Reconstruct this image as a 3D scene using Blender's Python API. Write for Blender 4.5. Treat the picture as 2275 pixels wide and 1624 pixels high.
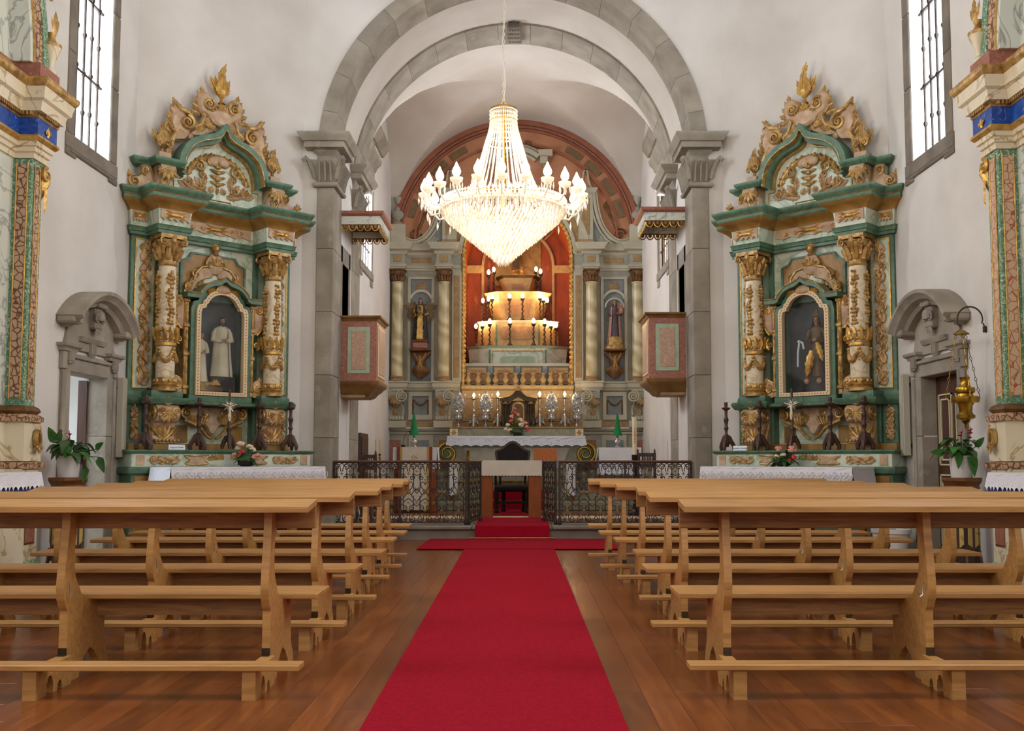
import bpy, math, random
from mathutils import Vector, Matrix
for o in list(bpy.data.objects): bpy.data.objects.remove(o)
S = bpy.context.scene
COL = S.collection
R = math.radians
pi = math.pi
# ------------------------------------------------------------------ camera
F = 2200.0; TH = math.atan(.07); EYE = 1.12; PCX = 1163.0; PCY = 1020 - F*.07
cam = bpy.data.cameras.new('camera'); co = bpy.data.objects.new('camera', cam); COL.objects.link(co)
co.location = (0, 0, EYE); co.rotation_euler = (R(90)+TH, 0, 0)
cam.sensor_width = 36; cam.lens = F*36/2275
cam.shift_x = (1137.5-PCX)/2275; cam.shift_y = (PCY-812)/2275
cam.clip_end = 200
S.camera = co
S.view_settings.view_transform = 'Standard'; S.view_settings.look = 'None'
S.view_settings.gamma = 1; S.view_settings.use_curve_mapping = False
S.view_settings.exposure = -0.34
# ------------------------------------------------------------------ world: bright overcast sky
W = bpy.data.worlds.new('sky'); S.world = W; W.use_nodes = True
bg = W.node_tree.nodes['Background']; bg.inputs[0].default_value = (.90, .95, 1, 1); bg.inputs[1].default_value = 2.6
# ------------------------------------------------------------------ daylight through the windows, added rear fill, and lamps
def area(name, loc, rot, sx, sy, power, col=(1, 1, 1)):
    l = bpy.data.lights.new(name, 'AREA'); l.shape = 'RECTANGLE'; l.size = sx; l.size_y = sy
    l.energy = power; l.color = col
    o = bpy.data.objects.new(name, l); COL.objects.link(o); o.location = loc; o.rotation_euler = rot
    return o
def lamp(name, loc, power, col=(1, .72, .42), rad=.03, parent=None):
    l = bpy.data.lights.new(name, 'POINT'); l.energy = power; l.color = col; l.shadow_soft_size = rad
    o = bpy.data.objects.new(name, l); COL.objects.link(o); o.location = loc
    if parent: o.parent = parent
    return o
DAY = (.93, .96, 1.0); COOL = (.84, .92, 1.0)
area('window_and_fill_light', (-5.5, 11.2, 6.4), (0, R(-90), 0), 3.8, 2.0, 760, COOL)      # left nave window (faces +x)
area('window_and_fill_light', (5.2, 11.2, 6.4), (0, R(90), 0), 3.8, 2.0, 700, COOL)
area('window_and_fill_light', (-5.2, 3.2, 5.6), (0, R(-90), 0), 4.2, 1.6, 330, DAY)        # unseen side fill pair added near the camera for general light
area('window_and_fill_light', (4.9, 3.2, 5.6), (0, R(90), 0), 4.2, 1.6, 330, DAY)  # right half of the added side fill
area('rear_fill_light', (-.2, -4.3, 5.2), (R(80), 0, 0), 5.0, 4.2, 170, (1, .96, .90))  # unseen fill added behind the camera to even out the nave
area('chancel_window_daylight', (-3.2, 17.05, 5.0), (0, R(-90), 0), 2.2, 1.6, 620, DAY)
area('chancel_window_daylight', (2.9, 17.05, 5.0), (0, R(90), 0), 2.2, 1.6, 680, DAY)
# ------------------------------------------------------------------ pixel <-> space, used only to read off real positions
_c, _s = math.cos(TH), math.sin(TH)
def _ray(px, py):
    a = (px-PCX)/F; b = -(py-PCY)/F
    return (a, _c-b*_s, _s+b*_c)
def aty(px, py, Y):
    d = _ray(px, py); t = Y/d[1]; return Vector((d[0]*t, Y, EYE+d[2]*t))
def atx(px, py, X):
    d = _ray(px, py); t = X/d[0]; return Vector((X, d[1]*t, EYE+d[2]*t))
def atz(px, py, z):
    d = _ray(px, py); t = (z-EYE)/d[2]; return Vector((d[0]*t, d[1]*t, z))
# ------------------------------------------------------------------ materials
def lin(h):
    h = h.lstrip('#'); v = [int(h[i:i+2], 16)/255 for i in (0, 2, 4)]
    return tuple(((x+.055)/1.055)**2.4 if x > .04045 else x/12.92 for x in v)+(1,)
def M(name, c1, c2=None, scale=4, detail=5, rough=.6, metal=0, bump=0, bscale=30, kind='noise', st=(1, 1, 1),
      lo=.35, hi=.65, c3=None, rnd=0, spec=.5, dist=0, rot=(0, 0, 0), emit=0, glob=False):
    m = bpy.data.materials.new(name); m.use_nodes = True
    nt = m.node_tree; N = nt.nodes; L = nt.links; b = N['Principled BSDF']
    b.inputs['Roughness'].default_value = rough; b.inputs['Metallic'].default_value = metal
    b.inputs['Specular IOR Level'].default_value = spec
    c1 = lin(c1) if isinstance(c1, str) else c1
    b.inputs['Base Color'].default_value = c1
    m.diffuse_color = c1
    tc = N.new('ShaderNodeTexCoord'); mp = N.new('ShaderNodeMapping')
    mp.inputs['Scale'].default_value = st; mp.inputs['Rotation'].default_value = rot
    if glob:
        g = N.new('ShaderNodeNewGeometry'); L.new(g.outputs['Position'], mp.inputs[0])
    else: L.new(tc.outputs['Object'], mp.inputs[0])
    vec = mp.outputs[0]
    if rnd:
        oi = N.new('ShaderNodeObjectInfo'); va = N.new('ShaderNodeVectorMath'); va.operation = 'ADD'
        mu = N.new('ShaderNodeVectorMath'); mu.operation = 'SCALE'; mu.inputs[0].default_value = (37, 61, 83)
        L.new(oi.outputs['Random'], mu.inputs['Scale']); L.new(mu.outputs[0], va.inputs[0]); L.new(vec, va.inputs[1]); vec = va.outputs[0]
    if c2:
        c2 = lin(c2); fac = None
        if kind == 'wave':
            t = N.new('ShaderNodeTexWave'); t.inputs['Scale'].default_value = scale; t.inputs['Distortion'].default_value = dist
            t.inputs['Detail'].default_value = detail; t.inputs['Detail Scale'].default_value = 1.2; fac = t.outputs['Fac']
        elif kind == 'cell':
            t = N.new('ShaderNodeTexVoronoi'); t.feature = 'DISTANCE_TO_EDGE'; t.inputs['Scale'].default_value = scale; fac = t.outputs['Distance']
        else:
            t = N.new('ShaderNodeTexNoise'); t.inputs['Scale'].default_value = scale; t.inputs['Detail'].default_value = detail
            t.inputs['Distortion'].default_value = dist; fac = t.outputs['Fac']
        L.new(vec, t.inputs['Vector'])
        r = N.new('ShaderNodeValToRGB'); e = r.color_ramp.elements
        if kind == 'vein':
            e[0].position = .5-lo; e[0].color = c1; e[1].position = .5+lo; e[1].color = c1
            x = e.new(.5); x.color = c2
            if c3: y = e.new(min(.99, .5+hi)); y.color = lin(c3)
        else:
            e[0].position = lo; e[0].color = c1; e[1].position = hi; e[1].color = c2
            if c3: y = e.new(min(.999, hi+.12)); y.color = lin(c3)
        L.new(fac, r.inputs[0]); col = r.outputs[0]
        if rnd:
            hs = N.new('ShaderNodeHueSaturation'); mr = N.new('ShaderNodeMapRange')
            mr.inputs['To Min'].default_value = 1-rnd; mr.inputs['To Max'].default_value = 1+rnd
            L.new(oi.outputs['Random'], mr.inputs[0]); L.new(mr.outputs[0], hs.inputs['Value']); L.new(col, hs.inputs['Color']); col = hs.outputs[0]
        L.new(col, b.inputs['Base Color'])
    if bump:
        n = N.new('ShaderNodeTexNoise'); n.inputs['Scale'].default_value = bscale; n.inputs['Detail'].default_value = 4
        L.new(vec, n.inputs['Vector'])
        bp = N.new('ShaderNodeBump'); bp.inputs['Strength'].default_value = bump; bp.inputs['Distance'].default_value = .02
        L.new(n.outputs['Fac'], bp.inputs['Height']); L.new(bp.outputs[0], b.inputs['Normal'])
    if emit:
        b.inputs['Emission Color'].default_value = c1; b.inputs['Emission Strength'].default_value = emit
    return m
def lace_mat(name, col, scale=26, thr=(.18, .26), lo=.35):
    m = M(name, col, rough=.9); nt = m.node_tree; N = nt.nodes; L = nt.links; b = N['Principled BSDF']; out = N['Material Output']
    tc = N.new('ShaderNodeTexCoord'); v = N.new('ShaderNodeTexVoronoi'); v.inputs['Scale'].default_value = scale
    r = N.new('ShaderNodeValToRGB'); r.color_ramp.elements[0].position = thr[0]; r.color_ramp.elements[1].position = thr[1]
    r.color_ramp.elements[0].color = (lo, lo, lo, 1)
    w = N.new('ShaderNodeTexWave'); w.inputs['Scale'].default_value = scale*.22; w.inputs['Distortion'].default_value = 2
    L.new(tc.outputs['Object'], v.inputs['Vector']); L.new(tc.outputs['Object'], w.inputs['Vector'])
    L.new(v.outputs['Distance'], r.inputs[0])
    mx = N.new('ShaderNodeMath'); mx.operation = 'MAXIMUM'; ml = N.new('ShaderNodeMath'); ml.operation = 'GREATER_THAN'; ml.inputs[1].default_value = .82
    L.new(w.outputs['Fac'], ml.inputs[0]); L.new(ml.outputs[0], mx.inputs[0]); L.new(r.outputs[0], mx.inputs[1])
    L.new(mx.outputs[0], b.inputs['Alpha'])
    return m
def glass_mat(name, tint=(.96, .98, 1, 1), refl=.08):
    m = bpy.data.materials.new(name); m.use_nodes = True; nt = m.node_tree; N = nt.nodes; L = nt.links
    for n in list(N):
        if n.type != 'OUTPUT_MATERIAL': N.remove(n)
    out = [n for n in N if n.type == 'OUTPUT_MATERIAL'][0]
    t = N.new('ShaderNodeBsdfTransparent'); t.inputs[0].default_value = tint
    g = N.new('ShaderNodeBsdfGlossy'); g.inputs['Roughness'].default_value = .03
    mx = N.new('ShaderNodeMixShader'); mx.inputs[0].default_value = refl
    L.new(t.outputs[0], mx.inputs[1]); L.new(g.outputs[0], mx.inputs[2]); L.new(mx.outputs[0], out.inputs[0])
    return m
def crystal_mat(name):
    m = bpy.data.materials.new(name); m.use_nodes = True; nt = m.node_tree; N = nt.nodes; L = nt.links
    for n in list(N):
        if n.type != 'OUTPUT_MATERIAL': N.remove(n)
    out = [n for n in N if n.type == 'OUTPUT_MATERIAL'][0]
    t = N.new('ShaderNodeBsdfTranslucent'); t.inputs[0].default_value = (.98, .95, .90, 1)
    d = N.new('ShaderNodeBsdfDiffuse'); d.inputs[0].default_value = (.96, .93, .88, 1)
    g = N.new('ShaderNodeBsdfGlossy'); g.inputs['Roughness'].default_value = .12
    a = N.new('ShaderNodeMixShader'); a.inputs[0].default_value = .5
    b = N.new('ShaderNodeMixShader'); b.inputs[0].default_value = .18
    L.new(t.outputs[0], a.inputs[1]); L.new(d.outputs[0], a.inputs[2]); L.new(a.outputs[0], b.inputs[1]); L.new(g.outputs[0], b.inputs[2])
    L.new(b.outputs[0], out.inputs[0])
    return m
MT = dict(
 plaster=M('plaster', '#d8d3cd', '#cdc7c0', scale=1.3, rough=.9, bump=.12, bscale=14, spec=.2),
 vault=M('vault_plaster', '#cbc2b8', '#beb4a9', scale=1.1, rough=.92, bump=.1, bscale=10, spec=.2),
 stone=M('grey_stone', '#9e9587', '#847b6e', scale=2.6, detail=8, rough=.85, bump=.35, bscale=35, rnd=.10, c3='#aea494', spec=.3),
 stonedk=M('worn_stone', '#867c6f', '#6e655b', scale=3, detail=8, rough=.85, bump=.3, bscale=30, rnd=.08, spec=.3),
 oak=M('oak', '#ba894d', '#9f713d', scale=3.2, detail=8, rough=.42, kind='noise', st=(.9, 10, 10), rnd=.07, bump=.05, bscale=20, lo=.38, hi=.68, dist=.6),
 oakdk=M('oak_board', '#a1703d', '#7e532a', scale=3.2, detail=8, rough=.48, st=(.9, 9, 12), rnd=.07, bump=.05, bscale=20, lo=.35, hi=.68, dist=1.5),
 plank=M('floor_plank', '#83491f', '#653317', scale=2.4, detail=8, rough=.24, st=(9, .8, 1), rnd=.24, bump=.02, bscale=20, lo=.3, hi=.72, dist=.5),
 floorb=M('floor_bed', '#5a3219', rough=.6),
 carpet=M('red_carpet', '#a8112a', '#8e0c20', scale=60, detail=6, rough=.98, bump=.6, bscale=260, spec=.1, lo=.3, hi=.7, c3='#b01c33'),
 brass=M('brass', '#b8933a', '#8f6c22', scale=8, rough=.28, metal=1),
 gold=M('gilding', '#d0a75a', '#9c7238', scale=14, rough=.32, metal=.55, bump=.2, bscale=40, lo=.38, hi=.72),
 golddk=M('old_gilding', '#c29d5c', '#8d683a', scale=16, rough=.36, metal=.42, bump=.2, bscale=40),
 pink=M('pinkish_gesso', '#c6a98c', '#a9886a', scale=9, rough=.6, bump=.25, bscale=30),
 green=M('dark_green_marbling', '#5a7a60', '#3d5c48', scale=5, detail=8, rough=.42, dist=2.2, lo=.35, hi=.7, c3='#86a086'),
 palegreen=M('pale_green_marbling', '#cbd1bf', '#9db094', scale=1.6, detail=9, rough=.42, kind='vein', lo=.05, dist=2.0, c3='#b2bfa8', hi=.2),
 midgreen=M('sage_marbling', '#a9b79b', '#8fa387', scale=3.0, detail=9, rough=.45, dist=2.0, lo=.4, hi=.7),
 ochre=M('ochre_marbling', '#a37c3c', '#7d5a26', scale=3, detail=8, rough=.45, dist=2, lo=.35, hi=.7),
 cream=M('cream_marbling', '#dccdb0', '#bda581', scale=2.6, detail=9, rough=.4, kind='vein', lo=.05, dist=2.4, c3='#cbb892', hi=.2),
 creamfr=M('cream_frame', '#d8bf96', rough=.5),
 white=M('white_marbling', '#cfd2c6', '#8f958e', scale=1.6, detail=9, rough=.35, kind='vein', lo=.035, dist=2.4, c3='#bfc6bd', hi=.24),
 ivory=M('ivory_marbling', '#d9cdb2', '#a8915f', scale=1.7, detail=9, rough=.38, kind='vein', lo=.03, dist=2.2, c3='#cbbd9c', hi=.2),
 panelb=M('brownish_panel', '#b58a60', '#9c7048', scale=6, detail=8, rough=.5, dist=2, c3='#c49c72', lo=.3, hi=.6),
 basem=M('brown_gilt_moulding', '#8c6838', '#6f4f28', scale=5, rough=.5, metal=.2),
 pulpitp=M('mottled_panel', '#bd9f86', '#a67f6a', scale=14, detail=9, rough=.45, dist=2.4, c3='#cdb9a0', lo=.4, hi=.58),
 redm=M('red_marbling', '#a96f58', '#8a5243', scale=11, detail=8, rough=.45, dist=2, c3='#bd8f78', lo=.3, hi=.6),
 pinkm=M('pink_marbling', '#b08a72', '#966552', scale=6, detail=9, rough=.45, dist=2.6, c3='#c2a98c', lo=.35, hi=.6),
 blue=M('blue_marbling', '#2a55a8', '#163a86', scale=6, detail=9, rough=.38, dist=2.5, c3='#6a90cc', lo=.35, hi=.6),
 mosaic=M('brown_cells', '#63341f', '#b89878', scale=16, rough=.5, kind='cell', lo=.03, hi=.11),
 redcell=M('red_cells', '#a44e34', '#c4a584', scale=14, rough=.5, kind='cell', lo=.02, hi=.06),
 greenleaf=M('painted_leaf_band', '#c3cbb0', '#4f7a5c', scale=17, detail=3, rough=.5, dist=3.5, lo=.36, hi=.5),
 grey=M('grey_marbling', '#a9a594', '#939081', scale=2.2, detail=8, rough=.6, dist=1.5, c3='#b8b29c', lo=.35, hi=.65),
 greylt=M('pale_grey_moulding', '#c0b9a3', '#aaa48e', scale=3, detail=7, rough=.6, lo=.3, hi=.7),
 bluegrey=M('slate_blue_panel', '#84898a', '#73797c', scale=6, detail=8, rough=.65, dist=1.5, c3='#888b88'),
 tandk=M('brown_panel', '#7f6644', '#6a5335', scale=6, detail=8, rough=.6, dist=1.5),
 purple=M('purple_brown_robe', '#5a4650', '#42323c', scale=9, rough=.6, c3='#9a7c5c'),
 goldrobe=M('gilded_robe', '#b08a44', '#4a3822', scale=13, rough=.45, metal=.35, lo=.4, hi=.55),
 tan=M('ochre_panel', '#a98a5e', '#8f6f47', scale=5, detail=8, rough=.6, dist=1.5),
 salmon=M('salmon_wash', '#c48c69', '#ac7352', scale=2.2, detail=7, rough=.75, lo=.3, hi=.7, c3='#cb9a78'),
 terrac=M('terracotta_moulding', '#9f6347', '#8a5039', scale=4, rough=.7),
 orange=M('orange_lacquer', '#a84a1a', '#873610', scale=3, detail=9, rough=.55, st=(2, 2, .6), lo=.35, hi=.6, c3='#c46a33'),
 buff=M('buff_marbling', '#c0a26d', '#a98a58', scale=4, detail=8, rough=.5, dist=1.6, c3='#cbb585'),
 column=M('veined_column', '#d2c49c', '#ae9f74', scale=1.1, detail=7, rough=.33, kind='wave', dist=9, lo=.05, hi=.95, rot=(0, R(58), R(20))),
 iron=M('wrought_iron', '#47392f', '#332a24', scale=12, rough=.55, metal=.5, bump=.2, bscale=60),
 gilt=M('gilt_iron', '#96793f', rough=.45, metal=.6),
 railwood=M('rail_wood', '#6b4430', rough=.5),
 wood=M('brown_wood', '#96501c', '#7e3f14', scale=4, detail=7, rough=.55, spec=.3, st=(8, 8, .8), lo=.3, hi=.7),
 dkwood=M('dark_wood', '#4a2f20', '#382216', scale=5, detail=7, rough=.5, st=(6, 6, .8)),
 ped=M('pedestal_wood', '#7a4c22', '#5c3716', scale=5, detail=7, rough=.4, st=(1, 1, 8)),
 pedp=M('painted_flower_panel', '#c2a55c', '#8d7a3c', scale=16, detail=2, rough=.5, lo=.56, hi=.66),
 black=M('black_leather', '#15100d', '#1e1713', scale=14, rough=.55, spec=.25),
 carved=M('carved_brown_wood', '#4e3226', '#3a241b', scale=12, rough=.45, bump=.3, bscale=60),
 cloth=M('white_cloth', '#d9d6d6', '#cbc8ca', scale=3, rough=.95, spec=.1, bump=.06, bscale=200),
 clothw=M('cream_cloth', '#d8cfbf', '#cbc1b0', scale=3, rough=.95, spec=.1),
 lace=lace_mat('white_lace', '#dcd9e0', 60, (.2, .34), .74),
 lacet=lace_mat('blue_white_lace', '#d3d6df', 30, (.22, .36), .5),
 bluecl=M('blue_cloth', '#3b4578', rough=.9),
 redcl=M('maroon_stripe', '#7d3a2c', rough=.9),
 goldcl=M('gold_stripe', '#b8923f', rough=.6, metal=.3),
 silver=M('silver', '#b4b1ac', '#77736f', scale=22, rough=.3, metal=.85, bump=.5, bscale=60, lo=.35, hi=.6),
 silverp=M('polished_silver', '#b5b2ad', rough=.22, metal=.9),
 felt=M('green_felt', '#0a7a44', '#086a3a', scale=10, rough=.8),
 wax=M('wax', '#e2d4b0', rough=.5, spec=.4),
 waxy=M('yellow_wax', '#c9a24b', rough=.5),
 redp=M('red_paint', '#c03a28', rough=.5),
 pot=M('white_pot', '#d8d5d0', rough=.35),
 soil=M('soil', '#3a2a1e', rough=.95),
 leaf=M('leaf_green', '#3c7a2c', '#2a5a20', scale=5, rough=.4, rnd=.25),
 leafd=M('dark_leaf', '#3d5a2c', '#2c4522', scale=5, rough=.5, rnd=.2),
 leafo=M('olive_leaf', '#6f7a3e', '#59632e', scale=5, rough=.6, rnd=.2),
 redfl=M('red_petal', '#c2303a', rough=.5),
 pinkfl=M('pink_petal', '#d69a8c', '#c97f74', scale=8, rough=.6),
 whitefl=M('cream_petal', '#ddd0b8', '#c9b79a', scale=8, rough=.6),
 beige=M('beige_metal', '#b0aa98', rough=.5),
 paper=M('white_card', '#dfe2e6', rough=.8),
 ink=M('blue_ink', '#3d5a86', rough=.8),
 dark=M('dark_interior', '#1a1412', rough=.9),
 doorb=M('brown_door', '#4f2c1c', '#3d2014', scale=5, rough=.45, st=(6, 6, .7)),
 doorl=M('cream_moulding', '#cfc3a2', rough=.5),
 skin=M('painted_flesh', '#a8765a', rough=.5),
 robe=M('cream_robe', '#cfc3a4', '#b9ab88', scale=5, rough=.7),
 robed=M('dark_robe', '#2c2420', rough=.7),
 robeg=M('brown_gold_robe', '#6d5230', '#4a3620', scale=9, rough=.5, metal=.3, c3='#a07c36'),
 hair=M('dark_hair', '#2e1f17', rough=.7),
 paintbg=M('dark_painted_backdrop', '#2f3640', '#4b4a44', scale=4, rough=.6, detail=6, c3='#5e4034', lo=.35, hi=.6),
 glass=glass_mat('clear_glass', refl=.035), pane=glass_mat('window_glass', refl=.05),
 crystal=crystal_mat('crystal'),
 bulb=M('lit_bulb', (1, .80, .52, 1), emit=26),
 bulbs=M('lit_small_bulb', (1, .78, .46, 1), emit=22),
 cordw=M('white_cord', '#c9c3b8', rough=.6),
 bronze=M('dark_bronze', '#4f3f2a', '#352a1c', scale=9, rough=.45, metal=.5),
 bracket=M('brown_gilt_bracket', '#7d5730', '#5d3f22', scale=9, rough=.5, metal=.25, bump=.3, bscale=40),
 slate=M('altar_stone', '#8d8b76', '#75745f', scale=4, detail=8, rough=.5, dist=1.6, c3='#9d9880'),
)
# ------------------------------------------------------------------ mesh builder
class MB:
    def __init__(s): s.v = []; s.f = []; s.T = None; s.p = []; s.hold = False
    def add(s, vs, fs):
        o = len(s.v)
        if not s.hold: s.p.append((o, len(s.f)))
        s.v += [tuple(s.T @ Vector(p)) for p in vs] if s.T else [tuple(p) for p in vs]
        s.f += [tuple(i+o for i in f) for f in fs]
    def box(s, x0, x1, y0, y1, z0, z1, c=0):
        if x0 > x1: x0, x1 = x1, x0
        if y0 > y1: y0, y1 = y1, y0
        if z0 > z1: z0, z1 = z1, z0
        if not c:
            s.add([(x, y, z) for z in (z0, z1) for y in (y0, y1) for x in (x0, x1)],
                  [(0, 2, 3, 1), (4, 5, 7, 6), (0, 1, 5, 4), (2, 6, 7, 3), (0, 4, 6, 2), (1, 3, 7, 5)])
            return s
        c = min(c, (x1-x0)/2.01, (y1-y0)/2.01, (z1-z0)/2.01)
        vs = []; idx = {}
        for k, z in enumerate((z0, z1)):
            for j, y in enumerate((y0, y1)):
                for i, x in enumerate((x0, x1)):
                    dx = c if i == 0 else -c; dy = c if j == 0 else -c; dz = c if k == 0 else -c
                    idx[i, j, k] = len(vs)
                    vs += [(x, y+dy, z+dz), (x+dx, y, z+dz), (x+dx, y+dy, z)]
        fs = []
        def q(a, ks): return tuple(idx[k]+a for k in ks)
        fs.append(q(0, [(0, 0, 0), (0, 0, 1), (0, 1, 1), (0, 1, 0)])); fs.append(q(0, [(1, 0, 0), (1, 1, 0), (1, 1, 1), (1, 0, 1)]))
        fs.append(q(1, [(0, 0, 0), (1, 0, 0), (1, 0, 1), (0, 0, 1)])); fs.append(q(1, [(0, 1, 0), (0, 1, 1), (1, 1, 1), (1, 1, 0)]))
        fs.append(q(2, [(0, 0, 0), (0, 1, 0), (1, 1, 0), (1, 0, 0)])); fs.append(q(2, [(0, 0, 1), (1, 0, 1), (1, 1, 1), (0, 1, 1)]))
        for a in (0, 1):
            for b in (0, 1):
                fs.append((idx[0, a, b]+1, idx[1, a, b]+1, idx[1, a, b]+2, idx[0, a, b]+2))
                fs.append((idx[a, 0, b]+0, idx[a, 1, b]+0, idx[a, 1, b]+2, idx[a, 0, b]+2))
                fs.append((idx[a, b, 0]+0, idx[a, b, 1]+0, idx[a, b, 1]+1, idx[a, b, 0]+1))
                for k in (0, 1): fs.append((idx[a, b, k], idx[a, b, k]+1, idx[a, b, k]+2))
        s.add(vs, fs); return s
    def prism(s, poly, ax, d0, d1):
        # ax 'y': poly=(x,z) extruded in y; 'x': poly=(y,z) extruded in x; 'z': poly=(x,y)
        fn = {'y': lambda a, b, d: (a, d, b), 'x': lambda a, b, d: (d, a, b), 'z': lambda a, b, d: (a, b, d)}[ax]
        n = len(poly); vs = [fn(a, b, d0) for a, b in poly]+[fn(a, b, d1) for a, b in poly]
        fs = [tuple(range(n)), tuple(range(2*n-1, n-1, -1))]+[(i, (i+1) % n, n+(i+1) % n, n+i) for i in range(n)]
        s.add(vs, fs); return s
    def ring(s, outer, inner, ax, d0, d1):
        # flat frame between two outlines with equal point counts
        fn = {'y': lambda a, b, d: (a, d, b), 'x': lambda a, b, d: (d, a, b), 'z': lambda a, b, d: (a, b, d)}[ax]
        n = len(outer); vs = [fn(a, b, d) for d in (d0, d1) for P in (outer, inner) for a, b in P]
        fs = []
        for i in range(n):
            j = (i+1) % n
            fs += [(i, j, n+j, n+i), (2*n+i, 3*n+i, 3*n+j, 2*n+j), (i, 2*n+i, 2*n+j, j), (n+i, n+j, 3*n+j, 3*n+i)]
        s.add(vs, fs); return s
    def lathe(s, prof, x=0, y=0, z=0, n=14, sx=1, sy=1, a0=0, a1=2*pi):
        full = abs(a1-a0-2*pi) < 1e-6; k = n if full else n+1
        vs = []
        for r, h in prof:
            for i in range(k):
                a = a0+(a1-a0)*i/n; vs.append((x+r*sx*math.cos(a), y+r*sy*math.sin(a), z+h))
        fs = []
        for j in range(len(prof)-1):
            for i in range(n):
                i2 = (i+1) % k
                fs.append((j*k+i, j*k+i2, (j+1)*k+i2, (j+1)*k+i))
        if full:
            fs.append(tuple(range(k-1, -1, -1))); m = (len(prof)-1)*k; fs.append(tuple(range(m, m+k)))
        s.add(vs, fs); return s
    def tube(s, pts, r, n=6, up=(0, 1, 0), fl=1.0):
        P = [Vector(p) for p in pts]; m = len(P)
        if m < 2: return s
        rs = r if isinstance(r, (list, tuple)) else [r]*m
        U = Vector(up); vs = []
        for i in range(m):
            t = (P[min(i+1, m-1)]-P[max(i-1, 0)])
            t = t.normalized() if t.length > 1e-9 else Vector((0, 0, 1))
            a = t.cross(U)
            if a.length < 1e-3: a = t.cross(Vector((1, 0, 0)))
            if a.length < 1e-3: a = t.cross(Vector((0, 0, 1)))
            a.normalize(); b = a.cross(t).normalized()
            for k in range(n):
                w = 2*pi*k/n; vs.append(P[i]+a*(rs[i]*math.cos(w))+b*(rs[i]*fl*math.sin(w)))
        fs = [(i*n+k, i*n+(k+1) % n, (i+1)*n+(k+1) % n, (i+1)*n+k) for i in range(m-1) for k in range(n)]
        fs += [tuple(range(n-1, -1, -1)), tuple(range((m-1)*n, m*n))]
        s.add(vs, fs); return s
    def sweep(s, plan, prof):
        # closed moulding profile (o outwards, z) swept along plan points; outward is right-hand side of travel
        n = len(plan); k = len(prof); vs = []
        for i in range(n):
            p = Vector(plan[i])
            d0 = (p-Vector(plan[i-1])).normalized() if i > 0 else None
            d1 = (Vector(plan[i+1])-p).normalized() if i < n-1 else None
            d0 = d0 or d1; d1 = d1 or d0
            n0 = Vector((d0.y, -d0.x)); n1 = Vector((d1.y, -d1.x)); mt = n0+n1
            mt = mt.normalized() if mt.length > 1e-6 else n0
            sc = 1/max(.3, mt.dot(n0))
            for o, z in prof: vs.append((p.x+mt.x*o*sc, p.y+mt.y*o*sc, z))
        fs = [(i*k+j, i*k+(j+1) % k, (i+1)*k+(j+1) % k, (i+1)*k+j) for i in range(n-1) for j in range(k)]
        fs += [tuple(range(k-1, -1, -1)), tuple(range((n-1)*k, n*k))]
        s.add(vs, fs); return s
    def blob(s, c, r, n=8, m=5):
        if not isinstance(r, (list, tuple)): r = (r, r, r)
        vs = [(c[0], c[1], c[2]-r[2])]
        for j in range(1, m):
            a = -pi/2+pi*j/m
            for i in range(n):
                w = 2*pi*i/n; vs.append((c[0]+r[0]*math.cos(a)*math.cos(w), c[1]+r[1]*math.cos(a)*math.sin(w), c[2]+r[2]*math.sin(a)))
        vs.append((c[0], c[1], c[2]+r[2])); t = len(vs)-1
        fs = [(0, 1+(i+1) % n, 1+i) for i in range(n)]
        for j in range(m-2):
            for i in range(n):
                a = 1+j*n+i; b = 1+j*n+(i+1) % n; fs.append((a, b, b+n, a+n))
        o = 1+(m-2)*n; fs += [(o+i, o+(i+1) % n, t) for i in range(n)]
        s.add(vs, fs); return s
    def scroll(s, cx, cz, r0, turns, a0, th, y=0, sgn=1, rend=.12, n=5, steps=None, fl=1.0, tail=None):
        # spiral volute in the xz plane; starts outside at angle a0 and winds in; optional tail leads into its start
        st = steps or max(10, int(turns*14)); pts = []; rs = []
        if tail:
            for q in tail: pts.append((q[0], y, q[1])); rs.append(th*.8)
        for i in range(st+1):
            t = i/st; a = a0+sgn*2*pi*turns*t; rr = r0*(1-t)**1.0*(1-rend)+r0*rend
            pts.append((cx+rr*math.cos(a), y-.3*th*t, cz+rr*math.sin(a))); rs.append(th*(1-.55*t))
        s.tube(pts, rs, n, fl=fl); e = pts[-1]; s.hold = True; s.blob(e, th*.95, 6, 4); s.hold = False; return s
    def leaf(s, x, z, ang, L, Wd, y=0, bulge=.25, bend=0, lobes=3):
        # carved acanthus leaf lying in the xz plane
        k = 2*lobes+2; rows = []
        for i in range(k+1):
            t = i/k; a = ang+bend*t
            if i == 0: px, pz = x, z
            else: px += math.cos(a)*L/k; pz += math.sin(a)*L/k
            w = Wd*math.sin(pi*min(1, .12+.88*t))**.8*(1 if i % 2 == 0 else .68)*.5
            if i == k: w = .002
            nx, nz = -math.sin(a), math.cos(a); h = bulge*Wd*math.sin(pi*(.15+.8*t))
            rows.append([(px+nx*w, y, pz+nz*w), (px+nx*w*.45, y-h*.75, pz+nz*w*.45), (px, y-h*.45, pz), (px-nx*w*.45, y-h*.75, pz-nz*w*.45), (px-nx*w, y, pz-nz*w)])
        vs = [p for r_ in rows for p in r_]; fs = []
        for i in range(k):
            for j in range(4): a = i*5+j; fs.append((a, a+1, a+6, a+5))
            fs.append((i*5, i*5+5, i*5+9, i*5+4))
        s.add(vs, fs); return s
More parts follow.
